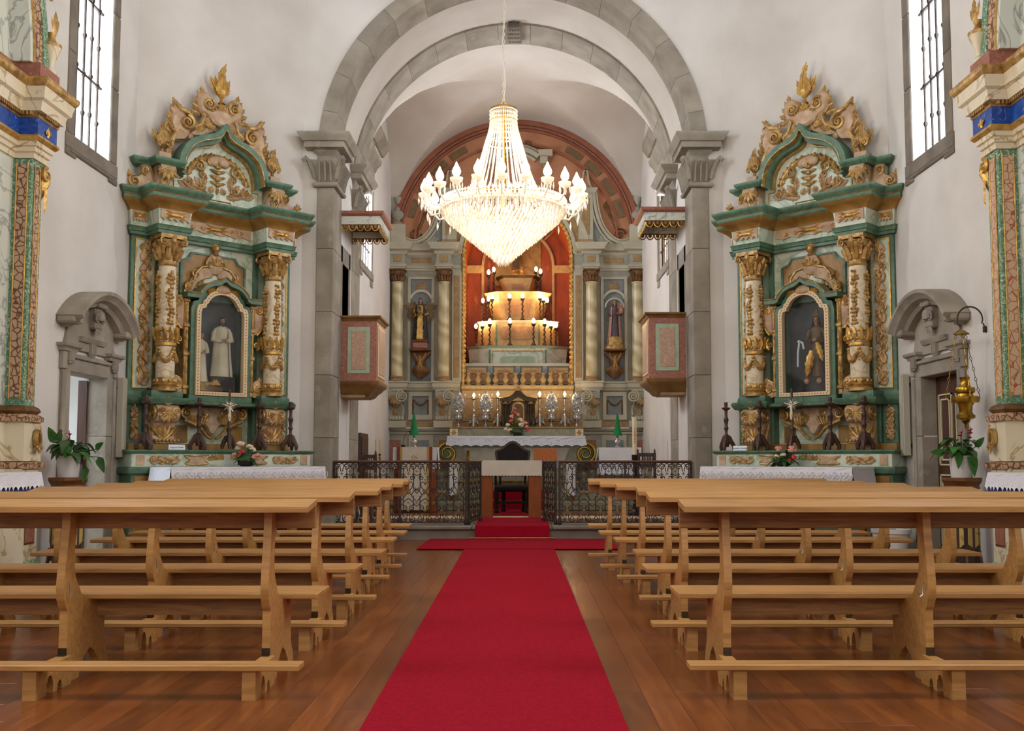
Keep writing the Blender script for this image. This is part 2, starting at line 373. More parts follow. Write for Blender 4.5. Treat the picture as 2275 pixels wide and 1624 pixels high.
    def plaque(s, pts, y, t, sc=.7, lob=0, amp=.1):
        # pillowed relief over an outline in the xz plane (front is -y)
        P = crspline(pts, 5); n = len(P); cx = sum(p[0] for p in P)/n; cz = sum(p[1] for p in P)/n
        if lob:
            P = [(cx+(p[0]-cx)*(1+amp*abs(math.sin(pi*lob*i/n))), cz+(p[1]-cz)*(1+amp*abs(math.sin(pi*lob*i/n)))) for i, p in enumerate(P)]
        vs = [(a, y, b) for a, b in P]+[(a, y-t*.6, b) for a, b in P]+[(cx+(a-cx)*sc, y-t, cz+(b-cz)*sc) for a, b in P]
        fs = [(i, (i+1) % n, n+(i+1) % n, n+i) for i in range(n)]+[(n+i, n+(i+1) % n, 2*n+(i+1) % n, 2*n+i) for i in range(n)]
        fs += [tuple(range(2*n, 3*n))]
        s.add(vs, fs); return s
    def build(s, name, m, parent=None, smooth=.6, loc=None):
        me = bpy.data.meshes.new(name); me.from_pydata(s.v, [], s.f); me.update()
        if smooth:
            me.shade_smooth(); me.set_sharp_from_angle(angle=smooth)
        me.materials.append(MT[m] if isinstance(m, str) else m)
        o = bpy.data.objects.new(name, me); COL.objects.link(o)
        if parent: o.parent = parent
        if loc: o.location = loc
        return o
def build_pieces(b, name, piece, m, parent, mn=.085, smooth=.6):
    # every carved piece past a readable size becomes a part; the crumbs stay one joined part
    ends = b.p[1:]+[(len(b.v), len(b.f))]; rest = MB()
    for (v0, f0), (v1, f1) in zip(b.p, ends):
        vs = b.v[v0:v1]; fs = [tuple(i-v0 for i in f) for f in b.f[f0:f1]]
        if not vs: continue
        ext = max(max(p[k] for p in vs)-min(p[k] for p in vs) for k in range(3))
        if ext >= mn:
            q = MB(); q.add(vs, fs); q.build(piece, m, parent, smooth)
        else: rest.add(vs, fs)
    if rest.v: o = rest.build(name, m, parent, smooth); o['kind'] = 'stuff'
def crspline(pts, k=6, closed=True):
    n = len(pts); out = []
    rng = range(n) if closed else range(n-1)
    for i in rng:
        p = [pts[(i+d) % n] if closed else pts[max(0, min(n-1, i+d))] for d in (-1, 0, 1, 2)]
        for j in range(k):
            t = j/k
            out.append(tuple(.5*((2*p[1][q])+(-p[0][q]+p[2][q])*t+(2*p[0][q]-5*p[1][q]+4*p[2][q]-p[3][q])*t*t+(-p[0][q]+3*p[1][q]-3*p[2][q]+p[3][q])*t**3) for q in range(len(pts[0]))))
    if not closed: out.append(tuple(pts[-1]))
    return out
def thing(name, label, cat, loc=(0, 0, 0), rz=0, group=None):
    o = bpy.data.objects.new(name, None); COL.objects.link(o); o.empty_display_size = .2
    o.location = loc; o.rotation_euler = (0, 0, rz); o['label'] = label; o['category'] = cat
    if group: o['group'] = group
    return o
def tag(o, label, cat, group=None):
    o['label'] = label; o['category'] = cat
    if group: o['group'] = group
    return o
def struct(o): o['kind'] = 'structure'; return o
def sgroup(name, loc=(0, 0, 0), rz=0):
    o = bpy.data.objects.new(name, None); COL.objects.link(o); o.location = loc; o.rotation_euler = (0, 0, rz); o['kind'] = 'structure'; return o
def nest(t, rules):
    # regroup parts as sub-parts of the nearest part they belong to
    ch = list(t.children); base = lambda o: o.name.split('.')[0]
    def centre(o):
        b = o.bound_box; c = Vector((sum(p[i] for p in b)/8 for i in range(3))); return o.matrix_basis @ c
    for kid, par in rules.items():
        P = [(centre(o), o) for o in ch if base(o) == par and o.type == 'MESH']
        if not P: continue
        for o in ch:
            if base(o) == kid and o.type == 'MESH' and o.parent == t:
                c = centre(o); p = min(P, key=lambda q: (q[0]-c).length_squared)[1]
                if p.parent != t: continue
                o.parent = p; o.matrix_parent_inverse = p.matrix_basis.inverted()
def kids(o): return [c for c in bpy.data.objects if c.parent == o]
def copy_tree(o, parent=None, loc=None, rz=None, label=None, group=None, skip=()):
    c = o.copy(); COL.objects.link(c)
    if parent: c.parent = parent
    if loc is not None: c.location = loc
    if rz is not None: c.rotation_euler = (0, 0, rz)
    if label: c['label'] = label
    if group: c['group'] = group
    for ch in o.children:
        if ch.name.split('.')[0] in skip: continue
        copy_tree(ch, c)
    return c
def arc(cx, cz, r, a0, a1, n): return [(cx+r*math.cos(a0+(a1-a0)*i/n), cz+r*math.sin(a0+(a1-a0)*i/n)) for i in range(n+1)]
# ================================================================== SETTING
XL, XR, YC, YF = -4.865, 4.573, 12.18, 13.9
XC, AR, AZ = -.15, 2.56, 5.53          # chancel axis, arch radius and centre height
CWL, CWR = XC-AR, XC+AR
PZ = .193                               # chancel floor
def wall_holes(name, axis, p0, p1, a0, a1, z0, z1, holes, m='plaster'):
    # wall slab between p0,p1 on `axis`, spanning a (other horizontal axis) and z, with rectangular holes
    A = sorted({a0, a1, *[h[0] for h in holes], *[h[1] for h in holes]}); Z = sorted({z0, z1, *[h[2] for h in holes], *[h[3] for h in holes]})
    b = MB()
    for i in range(len(A)-1):
        run = None
        for k in range(len(Z)-1):
            ca, cz = (A[i]+A[i+1])/2, (Z[k]+Z[k+1])/2
            if any(h[0] < ca < h[1] and h[2] < cz < h[3] for h in holes): continue
            if axis == 'x': b.box(p0, p1, A[i], A[i+1], Z[k], Z[k+1])
            else: b.box(A[i], A[i+1], p0, p1, Z[k], Z[k+1])
    return struct(b.build(name, m, smooth=0))
TOP = 9.2
WIN = (10.48, 11.4, 4.6, 8.2); DORL = (10.53, 11.5, 0, 2.06); DORR = (10.36, 11.31, 0, 2.09)
BK = (2.3, 4.1, 3.6, 7.7)
wall_holes('wall_left', 'x', XL-.26, XL, -4.2, YC, -.05, TOP, [WIN, DORL, BK])
wall_holes('wall_right', 'x', XR, XR+.26, -4.2, YC, -.05, TOP, [WIN, DORR, BK])
wall_holes('wall_back', 'y', -4.2, -3.7, XL-.5, XR+.5, -.05, TOP, [(-2.7, 2.3, 3.1, 7.3)])
for nm, x0, y0, x1, y1 in (('wall_front_left', XL, YC, -3.15, YF), ('wall_front_right', 2.845, YF, XR, YC)):
    d = Vector((x1-x0, y1-y0)).normalized(); n = Vector((-d.y, d.x)) * .5
    struct(MB().prism([(x0, y0), (x1, y1), (x1+n.x, y1+n.y), (x0+n.x, y0+n.y)], 'z', -.05, TOP).build(nm, 'plaster', smooth=0))
# front wall with the arch cut out
ro = 2.79
pl = [(-3.6, -.05), (-3.6, TOP), (3.3, TOP), (3.3, -.05), (XC+ro, -.05)]+[(p[0], p[1]) for p in arc(XC, AZ, ro, 0, pi, 48)]+[(XC-ro, -.05)]
struct(MB().prism(pl, 'y', YF, YF+.6).build('wall_front', 'plaster', smooth=0))
struct(MB().box(XL-.55, XR+.55, -4.2, 14.6, TOP, TOP+.2).build('ceiling', 'plaster', smooth=0))
# floor: bed + planks
fl = sgroup('floor')
MB().box(XL-.6, XR+.6, -4.3, 14.2, -.06, -.016).build('floor_bed', 'floorb', fl, smooth=0)
rnd = random.Random(4); PWd = .155; cols = []
x = XL+.01
cells = []
while x < XR:
    y = 3.3-rnd.random()*1.3
    while y < 13.9:
        L = rnd.choice([1.5, 1.8, 2.2, 2.6]); y1 = min(y+L, 13.9)
        lim = 13.9 if abs(x-XC) < 3.1 else 12.2+ (0 if abs(x-XC) > 4.4 else 1.3*(4.4-abs(x-XC))/1.3)
        y1 = min(y1, lim)
        if y1-y > .1: cells.append((x, min(x+PWd, XR), y, y1))
        y += L
    x += PWd
cells.sort(key=lambda c: (c[2]+c[3])/2+.25*abs((c[0]+c[1])/2-XC))
unit = {}
def plank(c, parent):
    w, l = c[1]-c[0]-.0014, c[3]-c[2]-.0014
    k = (round(w, 3), round(l, 2))
    if k not in unit:
        b = MB().box(-w/2, w/2, -l/2, l/2, -.018, 0, c=.0008); o = b.build('plank', 'plank', parent, smooth=0); unit[k] = o.data
    else:
        o = bpy.data.objects.new('plank', unit[k]); COL.objects.link(o); o.parent = parent
    o.location = ((c[0]+c[1])/2, (c[2]+c[3])/2, 0)
for c in cells[:300]: plank(c, fl)
if len(cells) > 300:
    b = MB()
    for c in cells[300:]: b.box(c[0]+.0007, c[1]-.0007, c[2]+.0007, c[3]-.0007, -.018, 0)
    o = b.build('far_planks', 'plank', fl, smooth=0); o['kind'] = 'stuff'
MB().box(XL, XR, -3.7, 3.4, -.018, -.001).build('rear_boards', 'plank', fl, smooth=0)
# chancel floor, step and altar steps
cf = sgroup('floor_chancel')
b = MB().box(-3.15, 2.85, 13.94, 20.8, -.05, PZ-.05); b.build('step_riser', 'stonedk', cf, smooth=0)
sx = [-3.12, -1.9, -.72, .40, 1.55, 2.83]
for i in range(5): MB().box(sx[i]+.003, sx[i+1]-.003, 13.88, 14.62, PZ-.055, PZ, c=.015).build('step_stone', 'stonedk', cf)
MB().box(CWL, CWR, 14.62, 15.7, PZ-.05, PZ-.002).build('chancel_boards', 'plank', cf, smooth=0)
MB().box(CWL, CWR, 15.7, 16.2, PZ-.05, PZ+.004, c=.006).build('threshold_stone', 'cream', cf, smooth=0)
MB().box(CWL, CWR, 16.2, 20.6, PZ-.05, PZ-.001).build('chancel_boards', 'plank', cf, smooth=0)
# chancel side walls, intrados, groin vault
CWIN = (16.28, 17.36, 4.42, 6.1); CDOR = (14.62, 15.16, .2, 4.04)
wall_holes('wall_chancel_left', 'x', CWL-.12, CWL, 14.45, 20.7, -.05, 8.3, [CWIN, CDOR], 'plaster')
wall_holes('wall_chancel_right', 'x', CWR, CWR+.12, 14.45, 20.7, -.05, 8.3, [CWIN, CDOR], 'plaster')
struct(MB().box(-3.3, 3.0, 20.12+1.9, 20.12+2.1, 0, 9).build('wall_chancel_end', 'plaster', smooth=0))
b = MB()
n = 40; A0 = arc(XC, AZ, AR+.004, 0, pi, n); A1 = arc(XC, AZ, AR+.35, 0, pi, n)
b.ring(A0+A1[::-1][:0] if 0 else A0, A1, 'y', 14.45, 16.2) if 0 else None
for i in range(n):
    p, q, r_, s_ = A0[i], A0[i+1], A1[i+1], A1[i]
    b.prism([p, q, r_, s_], 'y', 14.46, 15.44)
struct(b.build('ceiling_arch_soffit', 'vault', smooth=.5))
VY0, VY1 = 16.14, 20.12; VYC, VH = (VY0+VY1)/2, (VY1-VY0)/2
def vz(x, y):
    a = AZ+math.sqrt(max(0, AR**2-(x-XC)**2)); t = (y-VYC)/VH
    return max(a, AZ+AR*math.sqrt(max(0, 1-t*t)))
NX, NY = 96, 80; vs = []; fs = []
for j in range(NY+1):
    y = VYC-VH*math.cos(pi*j/NY)
    for i in range(NX+1):
        x = XC-AR*math.cos(pi*i/NX); vs.append((x, y, vz(x, y)))
for j in range(NY):
    for i in range(NX): a = j*(NX+1)+i; fs.append((a, a+1, a+NX+2, a+NX+1))
b = MB(); b.add(vs, fs); struct(b.build('ceiling_chancel', 'vault', smooth=.35))
# ---- stones of the chancel arch and its two pilasters: every block a part
def arch_stones(parent, r0, r1, y0, y1, n, face=.0):
    for i in range(n):
        a0 = pi*i/n+.0009; a1 = pi*(i+1)/n-.0009; k = 6
        o = arc(XC, AZ, r1, a0, a1, k); q = arc(XC, AZ, r0, a1, a0, k)
        MB().prism(o+q, 'y', y0, y1).build('voussoir', 'stone', parent, smooth=.5)
t1 = sgroup('trim_1'); arch_stones(t1, AR, 2.785, YF-.03, 14.48, 15)
t2 = sgroup('trim_2')
arch_stones(t2, AR-.03, AR+.3, 15.42, 16.16, 15)
# keystone boss: pierced interlaced block
b = MB(); kz = AZ+AR-.05
b.box(XC-.12, XC+.12, 15.38, 16.0, kz-.06, kz+.06, c=.02)
for i in range(-2, 3):
    for j in range(4):
        b.blob((XC+i*.045, 15.37, kz-.04+j*.03), (.017, .02, .012), 6, 4); b.blob((XC+i*.045, 15.45+j*.15, kz-.065), (.018, .05, .018), 6, 4)
b.build('keystone', 'stonedk', t2)
def pilaster(parent, side, y0, y1, front, z0=0):
    # stacked blocks, capital with acanthus, impost cornice.  side=-1 left, 1 right
    xi = XC+side*(AR-.012); xo = XC+side*(2.785 if front else AR+.25)
    zs = [z0, .62, 1.42, 2.3, 3.2, 4.1, 4.98]
    for i in range(6): MB().box(xi, xo, y0, y1, zs[i]+.002, zs[i+1]-.002, c=.006).build('stone_block', 'stone', parent)
    if front and z0 == 0: MB().box(xi-side*.05, xo+side*.07, y0-.05, y1, 0, .42, c=.02).build('base_block', 'stone', parent)
    # plan path with outward to the room: along front then along inner side
    x0, x1 = (xo, xi)
    if front:
        plan = [(xo, y0+.25), (xo, y0), (xi, y0), (xi, y1)] if side < 0 else [(xi, y1), (xi, y0), (xo, y0), (xo, y0+.25)]
    else:
        plan = [(xo, y0), (xi, y0), (xi, y1), (xo, y1)] if side < 0 else [(xo, y1), (xi, y1), (xi, y0), (xo, y0)]
    MB().sweep(plan, [(-.06, 4.98), (.05, 4.98), (.065, 5.0), (.065, 5.02), (.05, 5.045), (.0, 5.05), (-.06, 5.05)]).build('astragal', 'stone', parent)
    MB().sweep(plan, [(-.06, 5.05), (.01, 5.05), (.03, 5.12), (.035, 5.2), (.06, 5.28), (.09, 5.33), (.09, 5.36), (-.06, 5.36)]).build('capital', 'stone', parent)
    b = MB()
    def leaves(xa, ya, dx, dy, nx, ny, L):
        m = max(2, int(L/.075))
        for i in range(m):
            t = (i+.5)/m*L; x, y = xa+dx*t, ya+dy*t
            P = [(x+nx*o, y+ny*o, z) for o, z in ((.035, 5.06), (.05, 5.16), (.075, 5.26), (.12, 5.34), (.135, 5.33))]
            b.tube(P, [.024, .03, .03, .026, .014], 5, up=(dx, dy, 0), fl=.55)
    w = abs(xi-xo)
    if front: leaves(min(xi, xo), y0, 1, 0, 0, -1, w)
    leaves(xi, y0, 0, 1, -side, 0, y1-y0)
    for cx, nx, ny in ((xi, -side, -1), (xo, side, -1)):
        if cx == xo and not front: continue
        P = [(cx+nx*o, y0+ny*o, z) for o, z in ((.03, 5.1), (.06, 5.22), (.1, 5.32), (.15, 5.37), (.17, 5.34), (.15, 5.31))]
        b.tube(P, [.03, .034, .034, .034, .03, .02], 6)
    b.build('capital_leaf', 'stone', parent); b = None
    MB().sweep(plan, [(-.06, 5.36), (0, 5.36), (0, 5.44), (.02, 5.46), (.05, 5.5), (.05, 5.515), (.16, 5.52), (.16, 5.6), (.19, 5.61), (.20, 5.63), (.24, 5.68), (.25, 5.7), (.25, 5.72), (-.06, 5.72)]).build('impost', 'stone', parent)
for s_, k in ((-1, 3), (1, 4)):
    pilaster(sgroup('trim_%d' % k), s_, YF-.03, 14.48, True)
    pilaster(sgroup('trim_%d' % (k+2)), s_, 15.42, 16.16, False, PZ)
# ---- nave windows: stone surround, iron bars with knops, panes
def nave_window(nm, X, sgn, y0, y1, z0, z1):
    g = sgroup(nm)
    def box(n, xa, xb, ya, yb, za, zb, m='stonedk', c=.01): MB().box(X-sgn*xa, X-sgn*xb, ya, yb, za, zb, c=c).build(n, m, g)
    # stones of the surround sit proud of the plaster by 15 mm; outer dimension in +sgn = into the room
    for i in range(4):
        za, zb = z0+i*.9, z0+(i+1)*.9
        box('jamb_stone', -.02, .02, y0-.17, y0-.004, za+.002, zb-.002); box('jamb_stone', -.02, .02, y1+.004, y1+.19, za+.002, zb-.002)
    box('sill_stone', -.02, .24, y0-.19, y1+.22, z0-.16, z0+.004); box('sill_stone', -.03, .0, y0-.1, y1+.1, z0-.2, z0-.16)
    box('sill_stone', -.02, .0, y0-.19, y0+.06, z0-.24, z0-.16); box('sill_stone', -.02, .0, y1-.02, y1+.22, z0-.24, z0-.16)
    box('head_stone', -.02, .24, y0-.19, y1+.2, z1, z1+.25)
    for i in range(5):
        y = y0+(y1-y0)*(i+.5)/5; b = MB(); b.tube([(X-sgn*.12, y, z0), (X-sgn*.12, y, z1)], .015, 6)
        for z in (z0+.42, z0+.87, z0+1.32, z0+1.77, z0+2.2): b.blob((X-sgn*.12, y, z+(.04 if i % 2 else 0)), (.03, .03, .036), 6, 4)
        b.build('bar', 'iron', g)
    b = MB()
    for z in (z0+.87, z0+1.77, z0+2.6): b.box(X-sgn*.11, X-sgn*.13, y0, y1, z-.014, z+.014)
    b.build('cross_bar', 'iron', g)
    for k in range(4): MB().box(X-sgn*.16, X-sgn*.165, y0, y1, z0+.9*k+.004, z0+.9*(k+1)-.004).build('pane', 'pane', g, smooth=0)
    b = MB()
    for k in range(5): b.box(X-sgn*.152, X-sgn*.172, y0, y1, z0+.9*k-.008, z0+.9*k+.008)
    b.build('glazing_bar', 'iron', g, smooth=0)
nave_window('window_1', XL, 1, *WIN); nave_window('window_2', XR, -1, *WIN)
def chancel_window(nm, X, sgn, wood):
    g = sgroup(nm); y0, y1, z0, z1 = CWIN
    def box(n, xa, xb, ya, yb, za, zb, m='stone', c=.008): MB().box(X-sgn*xa, X-sgn*xb, ya, yb, za, zb, c=c).build(n, m, g)
    box('jamb_stone', -.02, .02, y0-.12, y0-.003, z0, z1); box('jamb_stone', -.02, .02, y1+.003, y1+.14, z0, z1)
    box('sill_stone', -.03, .1, y0-.16, y1+.18, z0-.14, z0); box('sill_stone', -.02, .02, y0-.1, y0+.1, z0-.24, z0-.14); box('sill_stone', -.02, .02, y1-.08, y1+.18, z0-.26, z0-.14)
    box('lintel_stone', -.03, .1, y0-.14, y1+.16, z1, z1+.2)
    plan = [(X, y1+.3), (X, y0-.3)] if sgn < 0 else [(X, y0-.3), (X, y1+.3)]
    MB().sweep(plan, [(-.05, z1+.2), (.03, z1+.2), (.06, z1+.27), (.12, z1+.33), (.14, z1+.4), (-.05, z1+.4)]).build('cornice', 'stone', g)
    box('pediment_stone', -.02, .02, y0+.05, y1+.25, z1+.4, z1+.75)
    plan = [(X, y1+1.15), (X, y0+.5)] if sgn < 0 else [(X, y0+.5), (X, y1+1.15)]
    MB().sweep(plan, [(-.05, z1+.74), (.05, z1+.74), (.1, z1+.82), (.15, z1+.88), (.15, z1+1.0), (-.05, z1+1.0)]).build('pediment_cornice', 'stone', g)
    for i in range(4):
        y = y0+(y1-y0)*(i+.5)/4; MB().tube([(X-sgn*.03, y, z0), (X-sgn*.03, y, z1)], .011, 6).build('bar', 'iron', g)
    b = MB()
    for z in (z0+.35, z0+.8, z0+1.25): b.box(X-sgn*.02, X-sgn*.04, y0, y1, z-.012, z+.012)
    b.build('cross_bar', 'iron', g)
    MB().box(X-sgn*.06, X-sgn*.065, y0, y1, z0, z1).build('pane', 'pane', g, smooth=0)
    if wood:
        for k in range(2): MB().box(X-sgn*.04, X-sgn*.055, y1-.42-.005+k*.21, y1-.215+k*.21, z0+.02, z1-.02, c=.006).build('shutter_leaf', 'ochre', g)
chancel_window('window_3', CWL, 1, False); chancel_window('window_4', CWR, -1, True)
# pulpit doorways in the chancel walls: dark stone-lined openings
for nm, X, sg in (('door_3', CWL, 1), ('door_4', CWR, -1)):
    g = sgroup(nm)
    MB().box(X+sg*.012, X-sg*.45, 14.5, 14.62, 2.2, 4.3, c=.008).build('jamb_stone', 'stone', g); MB().box(X+sg*.012, X-sg*.45, 15.16, 15.28, 2.2, 4.3, c=.008).build('jamb_stone', 'stone', g)
    MB().box(X+sg*.012, X-sg*.45, 14.5, 15.28, 4.04, 4.3, c=.008).build('lintel_stone', 'stone', g)
    MB().box(X-sg*.17, X-sg*.14, 14.55, 15.22, .15, 4.1).build('back_panel', 'stone', g, smooth=0)
    MB().box(X-sg*.004, X-sg*.13, 14.62, 15.16, .15, 2.3).build('infill', 'plaster', g, smooth=0)
# ---- stone doorways with segmental hoods (local frame: faces -y)
def stone_door(nm, loc, rz, closed):
    g = sgroup(nm, loc, rz); w = .48; H = 2.06
    def box(n, x0, x1, y0, y1, z0, z1, m='stone', c=.008): return MB().box(x0, x1, y0, y1, z0, z1, c=c).build(n, m, g)
    for s in (-1, 1):
        for i in range(3): box('jamb_stone', s*(w-.006), s*(w+.19), -.03, .2, i*.69+.002, (i+1)*.69-.002)
        box('jamb_fillet', s*(w+.13), s*(w+.2), -.05, -.02, 0, 2.05)
        box('side_pilaster', s*(w+.12), s*(w+.22), -.055, 0, 2.07, 2.27)
        b = MB()
        for k in range(4): b.box(s*(w+.09)+(-.045+k*.03), s*(w+.09)+(-.027+k*.03), -.085, -.05, 2.16, 2.26); b.blob((s*(w+.09)-.036+k*.03, -.07, 2.145), (.011, .014, .016), 6, 4)
        b.build('gutta', 'stone', g)
        pln = [(s*(w+.09)-.13, .02), (s*(w+.09)-.13, -.05), (s*(w+.09)+.13, -.05), (s*(w+.09)+.13, .02)]
        MB().sweep(pln, [(-.04, 2.26), (.02, 2.26), (.03, 2.29), (.06, 2.31), (.065, 2.34), (-.04, 2.34)]).build('side_cornice', 'stone', g)
        # scrolled shoulder of the tympanum
    box('lintel_stone', -w-.19, w+.19, -.03, .2, H-.006, H+.2)
    box('lintel_fillet', -w-.02, w+.02, -.06, -.02, 2.2, 2.24)
    tp = [(-.66, 2.3), (.66, 2.3), (.6, 2.42), (.56, 2.6), (.57, 2.7)]+[(.57*math.cos(a), 2.66+.22*math.sin(a)) for a in [pi*k/10 for k in range(1, 10)]]+[(-.57, 2.7), (-.56, 2.6), (-.6, 2.42)]
    MB().prism(tp, 'y', -.035, .02).build('tympanum', 'stone', g)
    MB().sweep([(-.32, -.035), (.32, -.035)], [(-.01, 2.4), (.02, 2.4), (.04, 2.43), (.05, 2.455), (-.01, 2.455)]).build('shelf_moulding', 'stone', g)
    # hood
    cz, rr = 2.2, .0
    hw = .8; sag = .36; Rr = (hw*hw+sag*sag)/(2*sag); cz = 2.62+sag-Rr; aa = math.asin(hw/Rr)
    prof = [(-.02, 0), (.12, .0), (.15, .04), (.22, .07), (.24, .1), (.28, .13), (.28, .17), (-.02, .17)]
    N = 18; vs = []; fs = []; k = len(prof)
    for i in range(N+1):
        a = pi/2+aa-2*aa*i/N
        for o, t in prof: vs.append(((Rr+t-.17)*math.cos(a), -o, cz+(Rr+t-.17)*math.sin(a)))
    for i in range(N):
        for j in range(k): fs.append((i*k+j, i*k+(j+1) % k, (i+1)*k+(j+1) % k, (i+1)*k+j))
    fs += [tuple(range(k)), tuple(range(N*k, N*k+k))]
    b = MB(); b.add(vs, fs); b.build('hood', 'stone', g, smooth=.5)
    for s in (-1, 1): box('hood_return', s*.58, s*.80, -.2, 0, 2.54, 2.62, c=.02)
    # keystone console with shell and drop
    b = MB().box(-.09, .09, -.12, 0, 2.56, 2.84, c=.02); b.box(-.12, .12, -.16, 0, 2.80, 2.86, c=.01)
    b.lathe([(.0, -.02), (.07, 0), (.085, .05), (.06, .1), (0, .115)], 0, -.13, 2.66, 10, 1, .5)
    b.scroll(-.06, 2.68, .06, 1.2, 1.5, .016, -.12); b.scroll(.06, 2.68, .06, 1.2, 1.6, .016, -.12, -1)
    for k in range(3): b.leaf(0, 2.62-.0, -pi/2+(k-1)*.5, .13, .06, -.1)
    b.build('keystone_console', 'stone', g)
    b = MB()
    for k in range(4): b.box(-.06+k*.033, -.042+k*.033, -.07, -.03, 2.28, 2.40); b.blob((-.051+k*.033, -.05, 2.27), (.011, .014, .015), 6, 4)
    b.build('drop_block', 'stone', g)
    if closed:
        box('door_leaf', -w, w, .15, .2, 0, H, 'doorb')
        b = MB()
        for (x0, x1) in ((-.4, -.05), (.05, .4)):
            for (z0, z1) in ((.15, .95), (1.05, 1.85)):
                for i in (0, 1):
                    d = i*.055
                    for q in ((x0+d, x1-d, z0+d, z0+d+.016), (x0+d, x1-d, z1-d-.016, z1-d), (x0+d, x0+d+.016, z0+d, z1-d), (x1-d-.016, x1-d, z0+d, z1-d)): b.box(q[0], q[1], .135, .15, q[2], q[3])
        b.build('door_moulding', 'doorl', g, smooth=0)
        MB().blob((-.02, .12, 1.0), (.03, .03, .03), 8, 6).build('door_knob', 'brass', g)
    else:
        MB().prism([(w-.034, .2), (w-.01, .2), (w-.01, .285), (w+.66, .58), (w+.65, .61), (w-.034, .30)], 'z', .02, H-.03).build('door_leaf', 'doorb', g, smooth=0)
        b = MB().box(w-.054, w-.034, .21, .28, .88, 1.12, c=.005); b.tube([(w-.07, .23, .86), (w-.15, .24, .84), (w-.16, .27, .87), (w-.10, .28, .88)], .012, 6); b.build('door_lock', 'iron', g)
        b = MB().box(-1.6, 1.6, 2.1, 2.2, 0, 2.6).box(-1.7, -1.6, .27, 2.2, 0, 2.6).box(1.6, 1.7, .27, 2.2, 0, 2.6).box(-1.7, 1.7, .27, 2.2, 2.6, 2.7).box(-1.7, 1.7, .27, 2.2, -.1, 0)
        b.build('passage_wall', 'plaster', g, smooth=0)
    nest(g, dict(door_moulding='door_leaf', door_knob='door_leaf', door_lock='door_leaf', gutta='side_cornice', jamb_fillet='jamb_stone', drop_block='shelf_moulding'))
    return g
d1 = stone_door('door_1', (XL, 11.015, 0), R(90), False)
d2 = stone_door('door_2', (XR, 10.835, 0), R(-90), True)
lp = area('passage_daylight', (XL-1.5, 10.6, 2.5), (0, 0, 0), .9, 1.0, 95, (.74, .88, 1))
# ================================================================== PEWS
def make_pew(s, L):
    t = thing('pew', 'oak pew', 'pew')
    sx = lambda a: s*a
    def bx(n, x0, x1, y0, y1, z0, z1, m='oak', c=.004): return MB().box(sx(x0), sx(x1), y0, y1, z0, z1, c=c).build(n, m, t)
    # book ledge, tilted towards the row behind
    y0, y1 = -.37, -.165; za, zb = .885, .915; th = .028
    b = MB(); b.prism([(y0, za-th), (y0, za), (y1, zb), (y1, zb-th)], 'x', sx(-.028), sx(L-.14)); b.build('book_ledge', 'oak', t, smooth=0)
    bx('back_board', -.022, L-.14, -.168, -.143, .765, .886, 'oakdk')
    bx('seat', 0, L, 0, .34, .383, .411)
    # rail under the seat with rounded ends
    b = MB().prism([(sx(.17), .382), (sx(L-.17), .382), (sx(L-.17), .34), (sx(L-.19), .31), (sx(L-.21), .285), (sx(.21), .285), (sx(.19), .31), (sx(.17), .34)], 'y', .10, .125)
    b.build('seat_rail', 'oakdk', t, smooth=0)
    P = [(-.25, 0), (-.25, .36), (-.264, .375), (-.292, .425), (-.299, .49), (-.288, .58), (-.264, .70), (-.252, .79), (-.25, .872), (-.17, .884),
         (-.17, .76), (-.186, .68), (-.19, .6), (-.17, .52), (-.10, .43), (-.02, .384), (.2, .384), (.21, .31), (.195, .22), (.205, .13), (.25, .06), (.265, 0),
         (.15, 0), (.13, .05), (.08, .1), (.025, .13), (.02, .15), (.015, .13), (-.04, .1), (-.09, .05), (-.1, 0)]
    bracket = [(-.605, 0), (-.605, .138), (-.245, .138), (-.245, 0), (-.34, 0), (-.345, .03), (-.365, .05), (-.385, .03), (-.39, 0), (-.43, 0), (-.435, .05), (-.455, .085), (-.48, .085), (-.5, .05), (-.505, 0)]
    first = None
    for x in (.2, 1.22, L-.34):
        o = MB().prism(P, 'x', sx(x-.02), sx(x+.02)).build('side_support', 'oak', t, smooth=.5)
        MB().prism(bracket, 'x', sx(x-.045), sx(x+.018)).build('kneeler_bracket', 'oak', t, smooth=.5)
        b = MB().box(sx(x-.021), sx(x+.021), -.254, -.248, .14, .175); b.box(sx(x-.02), sx(x+.02), -.275, -.25, .138, .142); b.build('hinge_plate', 'bronze', t, smooth=0)
    x = 1.22-.024; b = MB(); b.tube([(sx(x), -.26, .50), (sx(x-.012), -.27, .50), (sx(x-.014), -.27, .44), (sx(x-.03), -.27, .43), (sx(x-.034), -.27, .45)], .003, 5); b.build('bag_hook', 'silverp', t)
    bx('kneeler_board', -.05, L-.04, -.625, -.515, .138, .166)
    nest(t, dict(hinge_plate='kneeler_bracket', bag_hook='side_support'))
    return t
LL, LR = 2.67, 2.62
pewL = make_pew(-1, LL); pewR = make_pew(1, LR)
ordn = ['nearest', 'second from the back', 'third from the back', 'third from the altar rail', 'second from the altar rail', 'frontmost']
seatL = [(704, 1319), (787, 1263.5), (845.6, 1227.5), (871.5, 1199), (896.4, 1183), (907.5, 1167)]
seatR = [(1509, 1318), (1438, 1263.5), (1415.7, 1228), (1370, 1199), (1335, 1183), (1309.4, 1167)]
for side, seats, proto in (('left', seatL, pewL), ('right', seatR, pewR)):
    for i, (px, py) in enumerate(seats):
        p = atz(px, py, .411)
        lab = {'nearest': 'oak pew of the %s block nearest the camera, the rearmost row', 'frontmost': 'oak pew of the %s block standing foremost, beside the altar rail'}.get(ordn[i], 'oak pew of the %%s block, %s row' % ordn[i]) % side
        o = proto if i == 0 else copy_tree(proto)
        o.location = (p.x, p.y, 0); o['label'] = lab; o['group'] = 'oak pews of the %s block' % side
